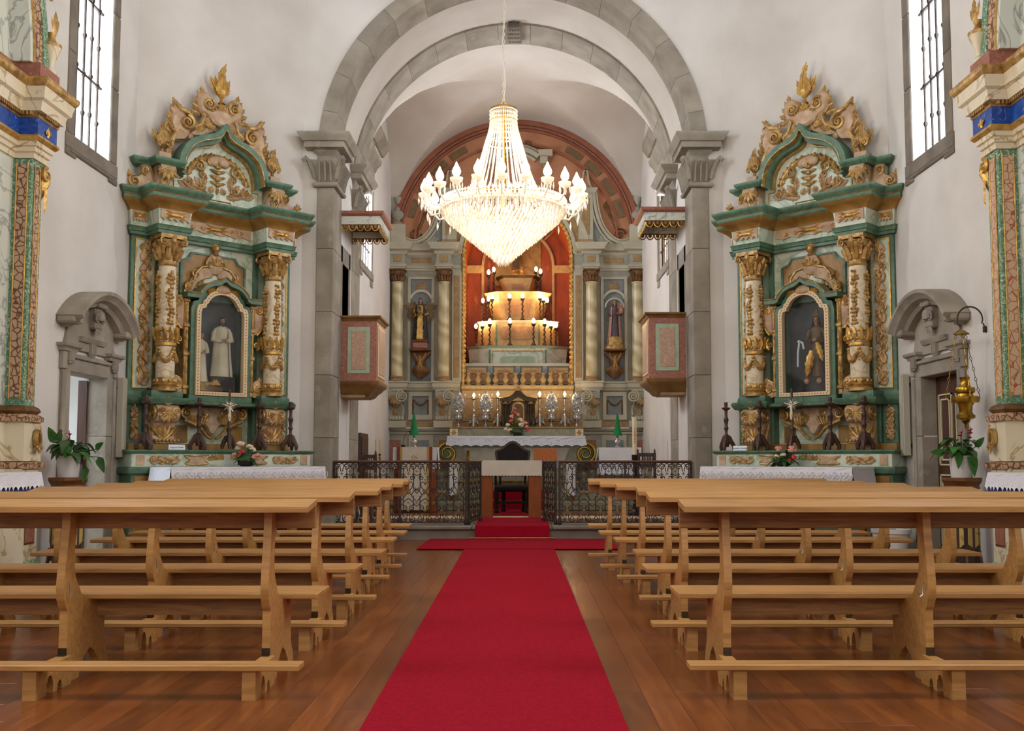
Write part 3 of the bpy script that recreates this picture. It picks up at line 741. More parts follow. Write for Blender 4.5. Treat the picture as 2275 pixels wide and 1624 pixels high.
# ================================================================== CARPETS
def carpet(name, pts, z0, z1, label):
    b = MB().prism(pts, 'z', z0, z1); o = b.build(name, 'carpet', None, smooth=0); return tag(o, label, 'carpet')
carpet('carpet_runner', [(-.66, 2.2), (.445, 2.2), (.385, 12.36), (-.735, 12.36)], .001, .011, 'long red carpet runner down the aisle between the pews')
carpet('cross_carpet', [(-1.325, 12.32), (1.2, 12.32), (1.165, 13.84), (-1.295, 13.84)], .011, .02, 'short red carpet laid crosswise at the foot of the altar step')
t = thing('step_carpet', 'red carpet folded over the stone altar step', 'carpet', (0, 0, 0))
b = MB().prism([(13.855, .022), (13.868, .022), (13.868, PZ+.001), (15.65, PZ+.001), (15.65, PZ+.012), (13.88, PZ+.012), (13.858, PZ)], 'x', -.675, .36); b.build('carpet_piece', 'carpet', t, smooth=0)
MB().tube([(-.76, 13.845, .028), (.43, 13.845, .028)], .008, 8).build('stair_rod', 'brass', t)
t = thing('altar_step_carpet', 'red carpet over the two altar steps behind the black chair', 'carpet')
MB().prism([(16.5, PZ), (16.5, PZ+.01), (17.97, PZ+.01), (17.97, .365), (18.32, .365), (18.32, .54), (18.75, .54), (18.75, .53), (18.335, .53), (18.335, .355), (17.985, .355), (17.985, PZ)], 'x', -.62, .46).build('carpet_piece', 'carpet', t, smooth=0)
for y, z in ((17.955, PZ+.02), (18.305, .375)): MB().tube([(-.66, y, z), (.5, y, z)], .006, 8).build('stair_rod', 'brass', t)
st = sgroup('trim_7')
MB().box(CWL+.4, CWR-.4, 17.99, 18.36, PZ, .353, c=.01).build('altar_step', 'slate', st); MB().box(CWL+.7, CWR-.7, 18.34, 20.0, PZ, .528, c=.01).build('altar_step', 'slate', st)
# ================================================================== COMMUNION RAIL
def spiral_pts(cx, cz, r, turns, a0, sgn, y=0, k=16, rend=.15):
    return [(cx+(r*(1-i/k)+r*rend*i/k)*math.cos(a0+sgn*2*pi*turns*i/k), y, cz+(r*(1-i/k)+r*rend*i/k)*math.sin(a0+sgn*2*pi*turns*i/k)) for i in range(k+1)]
def grille_module(w=.236):
    b = MB(); h = w/2; r = .0065
    for s in (-1, 1):
        q = lambda pts: b.tube([(s*x, y, z) for x, y, z in pts], r, 5)
        # top arch with inner volutes
        q([(0, 0, .86)]+[(.045, 0, .84), (.07, 0, .80)][::-1][:0]+[(.03, 0, .835), (.055, 0, .80)])
        q(spiral_pts(.066, .80+0, .046, 1.4, pi*.9, -1))
        q([(.012, 0, .74), (.022, 0, .80), (.045, 0, .84), (.075, 0, .855), (.105, 0, .84), (h, 0, .80)])
        q(spiral_pts(.052, .655, .042, 1.4, pi*.5, -1)); q([(.052, 0, .70), (.085, 0, .705), (h, 0, .68)])
        q([(.072, 0, .80), (.072, 0, .62)])
        # heart
        q([(0, 0, .55), (.012, 0, .585), (.04, 0, .595), (.062, 0, .57), (.058, 0, .53), (.03, 0, .49), (0, 0, .455), (-.04, 0, .41), (-.075, 0, .36), (-.11, 0, .325)])
        q([(h, 0, .47), (.095, 0, .50), (.09, 0, .52)]); q([(.072, 0, .63), (.072, 0, .50), (.09, 0, .47), (h, 0, .43), ])
        q([(.04, 0, .41), (.075, 0, .46), (h, 0, .50)][:3]); q([(.072, 0, .40), (.072, 0, .14)])
        q([(0, 0, .36), (.05, 0, .325), (.08, 0, .29), (.07, 0, .265)])
        q(spiral_pts(.05, .225, .04, 1.4, pi*.4, 1)); q([(.055, 0, .265), (.09, 0, .275), (h, 0, .25)])
        q(spiral_pts(.06, .08, .046, 1.4, -pi*.9, 1)); q([(.012, 0, .15), (.02, 0, .08), (.045, 0, .045), (.08, 0, .035), (h, 0, .06)])
        q([(.06, 0, .125), (h, 0, .16)])
    g = MB()
    for (x, z, k) in ((0, .71, 1), (0, .455, 1.5), (0, .19, 1), (h, .745, 1), (h, .30, 1), (0, .30, .8), (0, .62, .8)):
        for a in range(4):
            c_ = math.cos(a*pi/2), math.sin(a*pi/2); g.blob((x+.014*k*c_[0], -.006, z+.014*k*c_[1]), (.011*k if a % 2 == 0 else .007*k, .006, .011*k if a % 2 else .007*k), 6, 4)
        g.blob((x, -.01, z), .007*k, 6, 4)
    return b, g
mb_, gb_ = grille_module(); cache = {}
def grille(name, label, p0, p1, posts, cat='railing', group=None):
    d = Vector(p1)-Vector(p0); Lg = d.length; ang = math.atan2(d.y, d.x)
    t = thing(name, label, cat, (p0[0], p0[1], PZ), ang, group); n = max(1, round(Lg/.236)); w = Lg/n
    MB().box(0, Lg, -.03, .03, .885, .91, c=.008).build('top_rail', 'railwood', t)
    MB().box(0, Lg, -.012, .012, .868, .886).build('top_bar', 'iron', t, smooth=0); MB().box(0, Lg, -.012, .012, .03, .048).build('bottom_bar', 'iron', t, smooth=0)
    for i in range(n):
        for nm, bb, m in (('scroll_panel', mb_, 'iron'), ('gilt_flower', gb_, 'gilt')):
            if nm not in cache: o = bb.build(nm, m, t); cache[nm] = o.data
            else: o = bpy.data.objects.new(nm, cache[nm]); COL.objects.link(o); o.parent = t
            if nm == 'gilt_flower': o['kind'] = 'stuff'
            o.location = (w*(i+.5), 0, .012); o.scale = (w/.236, 1, 1)
    for x in posts:
        b = MB().box(x-.016, x+.016, -.016, .016, 0, .89); b.lathe([(.022, 0), (.03, .02), (.026, .06), (.018, .1)], x, 0, 0, 8); b.build('post', 'iron', t)
    nest(t, dict(gilt_flower='scroll_panel'))
    return t
grille('communion_rail', 'wrought iron scrollwork altar rail left of the gate opening', (-2.69, 14.06), (-.80, 14.06), (.01, .945, 1.88))
grille('communion_rail', 'wrought iron scrollwork altar rail right of the gate opening', (.50, 14.06), (2.38, 14.06), (.01, .94, 1.87))
g1 = grille('rail_gate', 'wrought iron gate swung open at the left edge of the red step carpet', (-.775, 14.1), (-.645, 14.9), (.012, .798), 'gate')
g2 = grille('rail_gate', 'wrought iron gate swung open at the right edge of the red step carpet', (.455, 14.1), (.30, 14.9), (.012, .803), 'gate')
# ================================================================== CLOTH TABLES
def drape(name, m, x0, x1, y0, y1, z, drop, parent, side_l=True, side_r=True, back=False, sc=.06, amp=.025, flare=.02, wav=.006):
    # cloth with a scalloped hem on front and sides
    pl = []
    per = []
    if side_l: per += [((x0, y1), (x0, y0))]
    per += [((x0, y0), (x1, y0))]
    if side_r: per += [((x1, y0), (x1, y1))]
    b = MB(); b.box(x0, x1, y0, y1, z-.004, z)
    for (a, c) in per:
        a = Vector(a); c = Vector(c); L = (c-a).length; d = (c-a)/L; nrm = Vector((d.y, -d.x)); n = max(2, int(L/sc))*8
        vs = []
        for i in range(n+1):
            t_ = i/n; p = a+d*L*t_; ph = (i % 8)/8
            dz = drop-amp*abs(math.cos(pi*ph)) if amp else drop
            for j, f in enumerate((0, .35, .7, 1)):
                o = nrm*(flare*f+wav*math.sin(t_*L*22+j)*f); vs.append((p.x+o.x, p.y+o.y, z-(drop*f if j < 3 else dz)))
        fs = [(i*4+j, i*4+j+1, i*4+j+5, i*4+j+4) for i in range(n) for j in range(3)]
        b.add(vs, fs)
    return b.build(name, m, parent)
t = thing('lectern_table', 'brown wooden table with two panel legs under a cream cloth, in the gate opening', 'table', (-.205, 15.72, PZ+.001))
for s in (-1, 1): MB().box(s*.49, s*.285, -.02, .34, 0, .885, c=.005).build('panel_leg', 'wood', t)
MB().box(-.49, .49, -.03, .42, .885, .905, c=.004).build('table_top', 'wood', t)
MB().box(-.285, .285, .3, .33, .76, .885).build('rear_apron', 'wood', t, smooth=0)
tc_ = thing('tablecloth', 'cream cloth with a scalloped lace hem over the brown table', 'tablecloth', (-.205, 15.72, PZ+.908))
drape('cloth_sheet', 'clothw', -.495, .495, -.035, .43, 0, .25, tc_, sc=.05, amp=.012, flare=.012, wav=.003)
# black chair
t = thing('presider_chair', 'black leather armchair with shaped back behind the cream-clothed table', 'chair', (-.19, 17.25, PZ+.011))
for x, y in ((-.27, -.25), (.27, -.25), (-.16, .22), (.2, .22)):
    MB().lathe([(.042, 0), (.046, .03), (.034, .05), (.03, .2), (.045, .24), (.034, .28), (.036, .42)], x, y, 0, 8).build('leg', 'black', t)
MB().box(-.31, .31, -.28, .26, .36, .47, c=.03).build('seat', 'black', t)
MB().box(-.28, .28, -.255, -.235, .16, .2, c=.005).build('stretcher', 'black', t)
bk = [(-.24, .62), (.24, .62), (.27, .8), (.305, 1.0), (.3, 1.06), (.2, 1.1), (.12, 1.17), (.06, 1.215), (0, 1.23), (-.06, 1.215), (-.12, 1.17), (-.2, 1.1), (-.3, 1.06), (-.305, 1.0), (-.27, .8)]
MB().prism(bk, 'y', .24, .3).build('backrest', 'black', t)
MB().ring([(x*1.03, .9+(z-.9)*1.03) for x, z in bk], [(x*.9, .9+(z-.9)*.9) for x, z in bk], 'y', .225, .31).build('back_frame', 'carved', t)
for s in (-1, 1):
    MB().box(s*.2, s*.24, .25, .29, .4, .64).build('back_post', 'black', t, smooth=0)
    MB().tube([(s*.29, .26, .74), (s*.31, .05, .72), (s*.3, -.2, .70), (s*.29, -.24, .64), (s*.28, -.22, .45)], .022, 7).build('armrest', 'black', t)
# book stand on the right gate side
t = thing('book_stand', 'tilted brown wooden lectern beside the black chair', 'lectern', (.37, 16.9, PZ+.011))
MB().prism([(-.16, .90), (-.18, .87), (.1, 1.07), (.12, 1.10)], 'x', -.2, .2).build('book_rest', 'wood', t, smooth=0)
MB().box(-.025, .025, -.02, .02, .02, 1.0).build('post', 'goldcl', t, smooth=0); MB().box(-.18, .18, -.16, .16, 0, .03, c=.008).build('foot', 'wood', t)
# brass candle holder by the left gate
t = thing('brass_candlestick', 'polished brass processional holder behind the left gate', 'candlestick', (-.885, 15.9, PZ))
MB().lathe([(.12, 0), (.12, .02), (.03, .06), (.014, .1), (.014, .88), (.05, .9), (.052, .915), (.02, .93)], n=12).build('stem', 'brass', t)
MB().lathe([(.028, .93), (.028, 1.06), (.03, 1.065)], n=12).build('socket', 'brass', t)
# ================================================================== HIGH ALTAR
AC = -.135
t = thing('high_altar', 'grey marbled high altar with big gilded side volutes', 'altar', (AC, 18.86, .529))
bp = [(-1.22, 1.0), (1.22, 1.0), (1.24, .86), (1.27, .78), (1.24, .66), (1.16, .5), (1.1, .3), (1.13, .12), (1.2, .06), (1.2, 0), (-1.2, 0), (-1.2, .06), (-1.13, .12), (-1.1, .3), (-1.16, .5), (-1.24, .66), (-1.27, .78), (-1.24, .86)]
MB().prism(bp, 'y', 0, .62).build('altar_body', 'slate', t)
MB().box(-1.3, 1.3, -.06, .63, .985, 1.03, c=.01).build('mensa', 'slate', t)
MB().prism([(-1.0, .8), (1.0, .8), (.86, .42), (-.86, .42)], 'y', -.02, .0).build('front_panel', 'grey', t, smooth=0)
MB().box(-1.2, 1.2, -.02, .02, .14, .185, c=.006).build('gilt_fillet', 'brass', t)
for s in (-1, 1):
    b = MB(); cz = .70
    b.lathe([(.235, -.0), (.235, .16), (0, .16)], 0, 0, 0, 28); 
    b.v = [(s*1.31+x*.9, .02+z, cz+y*.9) for x, y, z in b.v]; b.build('volute_drum', 'green', t)
    b = MB()
    P = [(s*1.31+s*(.03+.175*i/60)*math.cos(2*pi*2.1*i/60+1.2), -.01, cz+(.03+.175*i/60)*math.sin(2*pi*2.1*i/60+1.2)) for i in range(61)]
    b.tube(P, [.014+.02*i/60 for i in range(61)], 6); b.build('volute_scroll', 'brass', t)
ac = thing('altar_cloth', 'white lace altar cloth with a scalloped edge on the high altar', 'tablecloth', (AC, 18.86, 1.562))
drape('cloth_sheet', 'cloth', -1.31, 1.31, -.07, .6, 0, .05, ac, sc=.16, amp=0, flare=.008)
b = MB(); n = 112; vs = []
for i in range(n+1):
    x = -1.31+2.62*i/n; dz = .205-.03*abs(math.cos(pi*(i % 8)/8))
    for j, f in enumerate((0, .5, 1)): vs.append((x*(1+.02*f), -.075-.012*f-.004*math.sin(i*.9)*f, -.045-(dz-.045)*f))
b.add(vs, [(i*3+j, i*3+j+1, i*3+j+4, i*3+j+3) for i in range(n) for j in range(2)]); b.build('lace_border', 'lacet', ac)
for px, sd in ((1008, 'left'), (1269, 'right')):
    t = thing('draped_stool', 'narrow white draped stool standing below the %s volute of the high altar' % sd, 'stool', (aty(px, 1060, 18.15).x, 18.14, .354))
    for x in (-.06, .06):
        for y in (.03, .12): MB().box(x-.01, x+.01, y-.01, y+.01, 0, .66).build('leg', 'wood', t, smooth=0)
    drape('white_drape', 'cloth', -.075, .075, 0, .15, .69, .6, t, sc=.075, amp=.03, flare=.03, wav=.012)
t = thing('altar_gradin', 'grey marbled shelf behind the high altar carrying the silverware', 'shelf', (AC, 19.5, .529))
MB().box(-1.33, 1.33, 0, .27, 0, 1.2, c=.006).build('shelf_body', 'slate', t)
MB().box(-1.36, 1.36, -.03, .28, 1.2, 1.225, c=.006).build('shelf_edge', 'ochre', t)
for s in (-1, 1):
    b = MB().box(s*1.31, s*1.16, -.012, 0, 1.03, 1.19); b.build('end_block', 'cream', t, smooth=0)
    b = MB()
    for a in range(6): b.leaf(s*1.235, 1.11, a*pi/3, .065, .035, -.014, lobes=1)
    b.blob((s*1.235, -.02, 1.11), .014, 6, 4); b.build('gilt_rosette', 'golddk', t)
GZ = .529+1.226
# tabernacle
t = thing('tabernacle', 'dark bronze and gold tabernacle with an arched door', 'tabernacle', (-.105, 19.58, GZ))
MB().box(-.36, .36, .0, .2, 0, .04, c=.005).build('base', 'bronze', t)
MB().box(-.33, .33, .04, .2, .04, .52, c=.005).build('body', 'bronze', t)
for x in (-.3, -.2, .2, .3): MB().lathe([(.05, .04), (.05, .08), (.034, .1), (.032, .44), (.045, .46), (.055, .5), (.055, .52)], x, .02, 0, 10).build('column', 'bronze', t)
for s in (-1, 1):
    b = MB()
    for k in range(6): b.leaf(s*(.2+.02*k), .46, pi/2+(k-3)*.25, .1, .05, -.02, lobes=1)
    b.build('gilt_capital', 'gold', t)
pp = [(-.37, .52), (-.37, .56), (-.3, .58), (-.18, .6), (-.1, .66), (0, .76), (.1, .66), (.18, .6), (.3, .58), (.37, .56), (.37, .52), (.2, .5), (.1, .54), (0, .6), (-.1, .54), (-.2, .5)]
MB().prism(pp, 'y', -.05, .12).build('pediment', 'bronze', t)
b = MB(); b.tube([(x, -.06, z) for x, z in crspline([(-.37, .565), (-.18, .605), (-.1, .66), (0, .76), (.1, .66), (.18, .605), (.37, .565)], 4, False)], .012, 6)
for a in range(5): b.leaf(0, .72, pi/2+(a-2)*.5, .1, .05, -.06, lobes=1)
b.build('pediment_gilding', 'golddk', t)
dr = [(-.1, .06), (.1, .06), (.1, .36)]+arc(0, .36, .1, 0, pi, 10)[1:-1]+[(-.1, .36)]
MB().prism(dr, 'y', .015, .045).build('door', 'bracket', t)
MB().ring([(x*1.2, .04+(z-.04)*1.1) for x, z in dr], dr, 'y', .0, .04).build('door_frame', 'golddk', t)
# silver candlesticks with electric candles
def silver_candlestick(px, lab, pyb, pyt):
    p = aty(px, 950, 19.6); k = (aty(px, pyt, 19.6).z-GZ)/.66
    t = thing('silver_candlestick', lab, 'candlestick', (p.x, 19.62, GZ), 0, 'silver altar candlesticks')
    b = MB()
    for a in (pi/2, pi/2+2.094, pi/2+4.189):
        d = (math.cos(a+pi), math.sin(a+pi))
        b.tube([(d[0]*o, d[1]*o, z) for o, z in ((.135, .014), (.12, .04), (.085, .09), (.055, .15), (.03, .2))], [.022, .028, .036, .036, .026], 6)
        b.blob((d[0]*.135, d[1]*.135, .014), (.026, .026, .014), 6, 4)
    b.lathe([(.05, .08), (.06, .14), (.03, .2)], n=10); b.build('tripod_foot', 'silverp', t)
    MB().lathe([(.016, .18), (.03, .22), (.014, .26), (.014, .3), (.028, .32), (.013, .35), (.018, .4), (.024, .43), (.014, .46), (.02, .5), (.016, .53), (.05, .55), (.055, .565), (.02, .575)], n=12).build('stem', 'silverp', t)
    MB().lathe([(.012, .57), (.012, .6)], n=8).build('candle', 'wax', t)
    MB().lathe([(.008, .595), (.024, .61), (.028, .635), (.015, .665), (0, .685)], n=10).build('bulb', 'bulbs', t)
    o = lamp('candle_light', (0, -.04, .64), 11 if px == 1255 else 6, (1, .68, .36), .03, t)
    nest(t, dict(bulb='candle')); t.scale = (1, 1, k)
silver_candlestick(1052.5, 'silver electric candlestick between the two left silver palm vases', 950, 875)
silver_candlestick(1106, 'silver electric candlestick close to the left of the tabernacle', 950, 872)
silver_candlestick(1199, 'silver electric candlestick close to the right of the tabernacle', 950, 872)
silver_candlestick(1255, 'brightest silver electric candlestick, between the two right silver palm vases', 950, 872)
def palm_vase(px, lab):
    p = aty(px, 950, 19.72)
    t = thing('silver_palm', lab, 'vase', (p.x, 19.66, GZ), 0, 'silver altar palms')
    MB().lathe([(.055, 0), (.055, .015), (.03, .03), (.02, .07), (.032, .085), (.018, .1), (.04, .125), (.085, .15), (.092, .2), (.088, .23), (.1, .245), (.1, .26), (.02, .262)], n=14).build('urn', 'silverp', t)
    for s in (-1, 1):
        b = MB(); b.tube([(s*x, 0, z) for x, z in ((.085, .15), (.12, .16), (.115, .2), (.1, .22), (.12, .25), (.11, .265), (.1, .255))], .007, 5); b.build('handle', 'silverp', t)
    ol = [(0, .72), (.055, .66), (.1, .56), (.122, .46), (.11, .38), (.065, .32), (.025, .3), (.02, .25), (-.02, .25), (-.025, .3), (-.065, .32), (-.11, .38), (-.122, .46), (-.1, .56), (-.055, .66)]
    b = MB(); b.plaque(ol, .012, .03, .75); b.build('palm', 'silver', t)
    b = MB(); rn = random.Random(int(px))
    for s in (-1, 1):
        for (x, z, r) in ((.05, .4, .035), (.06, .5, .035), (.035, .59, .028), (.09, .45, .02)): b.scroll(s*x, z, r, 1.3, 1+s, .008, -.016, s)
        for k in range(6): b.leaf(s*.1, .36+k*.05, pi/2-s*.6, .06, .03, -.01, lobes=1)
        b.leaf(s*.02, .3, pi/2-s*.9, .1, .05, -.014, lobes=2)
    b.lathe([(0, -.03), (.03, -.02), (.035, 0), (.03, .02), (0, .03)], 0, -.02, .47, 10, 1, .5)
    for k in range(5): b.leaf(0, .6, pi/2+(k-2)*.35, .09, .03, -.015, lobes=1)
    build_pieces(b, 'palm_relief', 'palm_leaf', 'silverp', t); nest(t, dict(palm_relief='palm', palm_leaf='palm', handle='urn'))
palm_vase(1019, 'leftmost silver palm vase on the altar shelf'); palm_vase(1079, 'second silver palm vase from the left, near the tabernacle')
palm_vase(1225, 'silver palm vase to the right of the tabernacle'); palm_vase(1281, 'rightmost silver palm vase on the altar shelf')
# ================================================================== FLOWERS
def leaf_mesh(b, p, d, L, w, up=(0, 0, 1), droop=.3, heart=False):
    d = Vector(d).normalized(); U = Vector(up); sd = d.cross(U)
    if sd.length < .05: sd = d.cross(Vector((1, 0, 0)))
    sd.normalize(); nn = sd.cross(d).normalized(); p = Vector(p); n = 6; rows = []
    for i in range(n+1):
        t_ = i/n; ww = w*(math.sin(pi*min(1, (t_*.92+.08)))**.7 if not heart else math.sin(pi*min(1, t_**.55*.97+.03))**.8)
        c = p+d*L*t_-Vector((0, 0, 1))*droop*L*t_*t_
        rows += [c-sd*ww*.5+nn*.08*ww, c-nn*.02*ww, c+sd*ww*.5+nn*.08*ww]
    b.add(rows, [(i*3+j, i*3+j+1, i*3+j+4, i*3+j+3) for i in range(n) for j in range(2)])
def blossom(b, c, r, rn, petals=9):
    c = Vector(c)
    for k in range(petals):
        a = rn.random()*6.28; e = rn.uniform(-.2, 1.3); d = Vector((math.cos(a)*math.cos(e), math.sin(a)*math.cos(e), math.sin(e)))
        b.blob(c+d*r*.6, (r*.5, r*.5, r*.4), 6, 4)
def bouquet(loc, lab, seed, blooms, spread, h, lean=(0, 0), leafm=('leafd', 'leafo', 'leaf'), bowl=True):
    rn = random.Random(seed); t = thing('flower_arrangement', lab, 'flowers', loc)
    if bowl: MB().lathe([(.06, 0), (.1, .02), (.11, .06), (.1, .065)], n=12).build('bowl', 'dark', t)
    MB().blob((0, 0, .08), (spread*.5, spread*.4, .07), 10, 6).build('moss', 'leafd', t)
    for k in range(46):
        a = rn.random()*6.28; e = rn.uniform(-.25, 1.1); r0 = .04
        d = (math.cos(a)*math.cos(e), math.sin(a)*math.cos(e)*.7, math.sin(e))
        b = MB(); L = spread*rn.uniform(.55, 1.0)*.55
        p0 = (d[0]*spread*.35, d[1]*spread*.35, .07+d[2]*h*.45); leaf_mesh(b, p0, d, L, L*.42, droop=rn.uniform(.2, .7)); b.build('leaf', rn.choice(leafm), t, smooth=1)
    for (x, z, r, m) in blooms:
        b = MB(); blossom(b, (x, -.08-rn.random()*.05, z), r, rn); b.build('blossom', m, t)
        MB().tube([(x*.3, 0, .05), (x, -.06, z)], .004, 4).build('stem', 'leafd', t)
    return t
bouquet((-.135, 19.1, 1.565), 'pink, red and cream flower arrangement at the centre of the altar cloth', 3,
        [(-.09, .36, .05, 'pinkfl'), (-.06, .44, .045, 'redfl'), (-.04, .52, .035, 'pinkfl'), (-.1, .27, .05, 'redfl'), (.02, .40, .04, 'pinkfl'), (.07, .29, .06, 'whitefl'), (-.17, .2, .05, 'whitefl'), (-.2, .12, .045, 'whitefl'), (.1, .2, .06, 'whitefl'), (.17, .23, .05, 'pinkfl'), (.22, .1, .05, 'redfl'), (.2, .17, .04, 'pinkfl'), (-.12, .1, .05, 'whitefl')], .26, .42)
# ================================================================== SIDE CREDENCES, CONES, CANDLES, CHAIRS
p = aty(922, 995, 17.4)
nest(bpy.data.objects['high_altar'], dict(volute_scroll='volute_drum', front_panel='altar_body', gilt_fillet='altar_body')); nest(bpy.data.objects['tabernacle'], dict(gilt_capital='column', door_frame='door', pediment_gilding='pediment')); nest(bpy.data.objects['presider_chair'], dict(back_frame='backrest')); nest(bpy.data.objects['altar_gradin'], dict(gilt_rosette='end_block'))
t = thing('ambo', 'ambo draped with a white cloth striped maroon and gold', 'lectern', (p.x, 17.4, PZ))
MB().box(-.37, .37, .02, .42, 0, 1.12, c=.01).build('ambo_body', 'wood', t)
drape('white_cloth', 'cloth', -.385, .385, 0, .44, 1.135, .38, t, sc=.3, amp=0, flare=.025)
b = MB(); b.box(-.31, .31, -.06, -.055, .04, 1.136); b.box(-.31, .31, -.06, .3, 1.137, 1.141); b.build('front_cloth', 'clothw', t, smooth=0)
for s in (-1, 1):
    MB().box(s*.255, s*.31, -.066, -.061, .04, 1.142).build('maroon_stripe', 'redcl', t, smooth=0); MB().box(s*.215, s*.255, -.065, -.0605, .04, 1.142).build('gold_stripe', 'goldcl', t, smooth=0)
b = MB(); z0 = .96
for P in ([(-.07, z0), (-.02, z0+.035), (.04, z0), (.075, z0-.02)], [(-.035, z0-.15), (-.035, z0+.02)], [(.035, z0-.15), (.035, z0)], [(.0, z0-.06), (.0, z0+.01)], [(.035, z0+.04), (.055, z0+.06), (.06, z0+.045)], [(-.06, z0-.1), (-.06, z0-.15)]):
    b.tube([(x, -.064, z) for x, z in P], .004, 5)
b.build('embroidered_emblem', 'goldcl', t)
t = thing('microphone', 'thin black gooseneck microphone on the draped ambo', 'microphone', (p.x-.235, 17.62, PZ+1.142))
MB().box(-.035, .035, -.04, .04, 0, .04, c=.006).build('base', 'black', t)
MB().tube([(0, 0, .04), (.01, 0, .12), (.03, 0, .2), (.06, -.01, .25), (.1, -.03, .27)], .004, 5).build('gooseneck', 'black', t); MB().tube([(.1, -.03, .27), (.14, -.05, .265)], .008, 6).build('capsule', 'black', t)
def cone(px, Y, pyb, lab):
    q = aty(px, pyb, Y); k = (aty(px, 920, Y).z-q.z)
    t = thing('covered_candlestick', lab, 'candlestick', (q.x, Y, q.z), 0, 'green cone covered candlesticks')
    MB().lathe([(.06, 0), (.06, .012), (.03, .03), (.02, .05), (.045, .075), (.068, .1), (.06, .125), (.03, .14), (.022, .16), (.03, .18), (.016, .2), (.022, .235), (.02, .25)], n=12).build('silver_stem', 'silverp', t)
    MB().lathe([(.092, .215), (.085, .24), (.05, .4), (.022, k-.02), (.008, k)], n=16).build('green_cone', 'felt', t); return q.z
zc1 = cone(919.5, 17.66, 994, 'silver candlestick under a tall green cone on the left ambo')
p2 = aty(1378, 993, 18.55); zt = p2.z
t = thing('credence_table', 'small credence table right of the high altar', 'table', (p2.x, 18.6, PZ))
MB().box(-.38, .38, 0, .45, zt-PZ-.04, zt-PZ-.012, c=.004).build('table_top', 'wood', t)
for x in (-.34, .34):
    for y in (.05, .4): MB().box(x-.025, x+.025, y-.025, y+.025, 0, zt-PZ-.04).build('leg', 'wood', t, smooth=0)
cc = thing('credence_cloth', 'white cloth with a lace border on the right credence table', 'tablecloth', (p2.x, 18.6, zt-.008))
drape('cloth_sheet', 'cloth', -.40, .40, -.02, .47, 0, .26, cc, sc=.4, amp=0, flare=.05); drape('lace_border', 'lacet', -.39, .39, -.01, .46, -.2, .32, cc, sc=.12, amp=.02, flare=.015)
cone(1372, 18.8, 993, 'silver candlestick under a tall green cone on the right credence table')
q = aty(1410, 1010, 16.6)
t = thing('paschal_candle', 'tall white paschal candle with a red cross on a dark stand', 'candle', (q.x, 16.6, PZ))
za = q.z-PZ; zb = aty(1404, 928, 16.6).z-PZ
MB().lathe([(.13, 0), (.13, .03), (.04, .08), (.03, .3), (.045, .34), (.03, .38), (.03, za-.1), (.05, za-.08), (.05, za), (.036, za)], n=12).build('stand', 'black', t)
MB().lathe([(.038, za-.01), (.038, zb), (.03, zb+.006), (0, zb+.008)], n=18).build('wax_candle', 'wax', t); MB().tube([(0, 0, zb), (0, 0, zb+.025)], .003, 5).build('wick', 'ink', t)
b = MB(); zc = za+(zb-za)*.52; fr = -.041
def onc(x, z): return (math.sin(x/.038)*.0395, -math.cos(x/.038)*.0395, z)
for P in ([(0, zc-.075), (0, zc+.075)], [(-.026, zc), (.026, zc)], [(-.014, zc+.075), (.014, zc+.075)], [(-.014, zc-.075), (.014, zc-.075)], [(-.014, zc+.1), (0, zc+.135), (.014, zc+.1)], [(-.009, zc+.113), (.009, zc+.113)]):
    b.tube([onc(*w) for w in P], .0055 if P[0][1] in (zc-.075, zc) else .003, 5)
b.tube([onc(.012*math.cos(a), zc-.115+.016*math.sin(a)) for a in [2*pi*i/12-1 for i in range(11)]], .003, 5); b.tube([onc(-.016, zc-.133), onc(-.006, zc-.13)], .003, 4); b.tube([onc(.016, zc-.133), onc(.006, zc-.13)], .003, 4)
b.build('red_cross', 'redp', t); nest(t, dict(red_cross='wax_candle', wick='wax_candle'))
def carved_chair(px, py, Y, lab, w=.11):
    q = aty(px, py, Y); h = q.z-PZ; t = thing('carved_chair', lab, 'chair', (q.x, Y, PZ))
    for x in (-w, w):
        MB().lathe([(.022, 0), (.026, .1), (.016, .14), (.024, .4), (.02, .44)], x, -.2, 0, 8).build('leg', 'carved', t)
        MB().box(x-.022, x+.022, .18, .222, 0, h+.0, c=.004).build('back_post', 'carved', t)
        MB().lathe([(.022, h), (.012, h+.015), (.02, h+.03), (.008, h+.06), (0, h+.08)], x, .2, 0, 8).build('finial', 'carved', t)
    MB().box(-w-.03, w+.03, -.23, .23, .43, .48, c=.01).build('seat', 'carved', t)
    MB().box(-w, w, .19, .215, h-.06, h-.0, c=.006).build('crest_rail', 'carved', t); MB().box(-w, w, .19, .215, h-.24, h-.18, c=.006).build('lower_rail', 'carved', t)
    nest(t, dict(finial='back_post'))
    for i in range(6): MB().lathe([(.01, h-.18), (.014, h-.12), (.008, h-.06)], -w+.03+i*(w-.03)*.4, .2, 0, 6).build('spindle', 'carved', t)
carved_chair(815, 1010, 15.75, 'dark carved chair with turned spindles by the left chancel wall')
carved_chair(1439, 1006, 16.4, 'dark carved chair with turned spindles by the right chancel wall', .14)
wl = atx(800, 962, CWL); wr = atx(816, 966, CWL)
t = thing('wall_cupboard', 'narrow dark wooden cupboard door on the left chancel wall', 'cupboard', (CWL, 16.24, 0))
MB().box(.002, .05, .0, .75, .5, wl.z, c=.01).build('cupboard_body', 'dkwood', t); MB().box(.05, .062, .05, .7, .55, wl.z-.06, c=.006).build('door', 'dkwood', t)
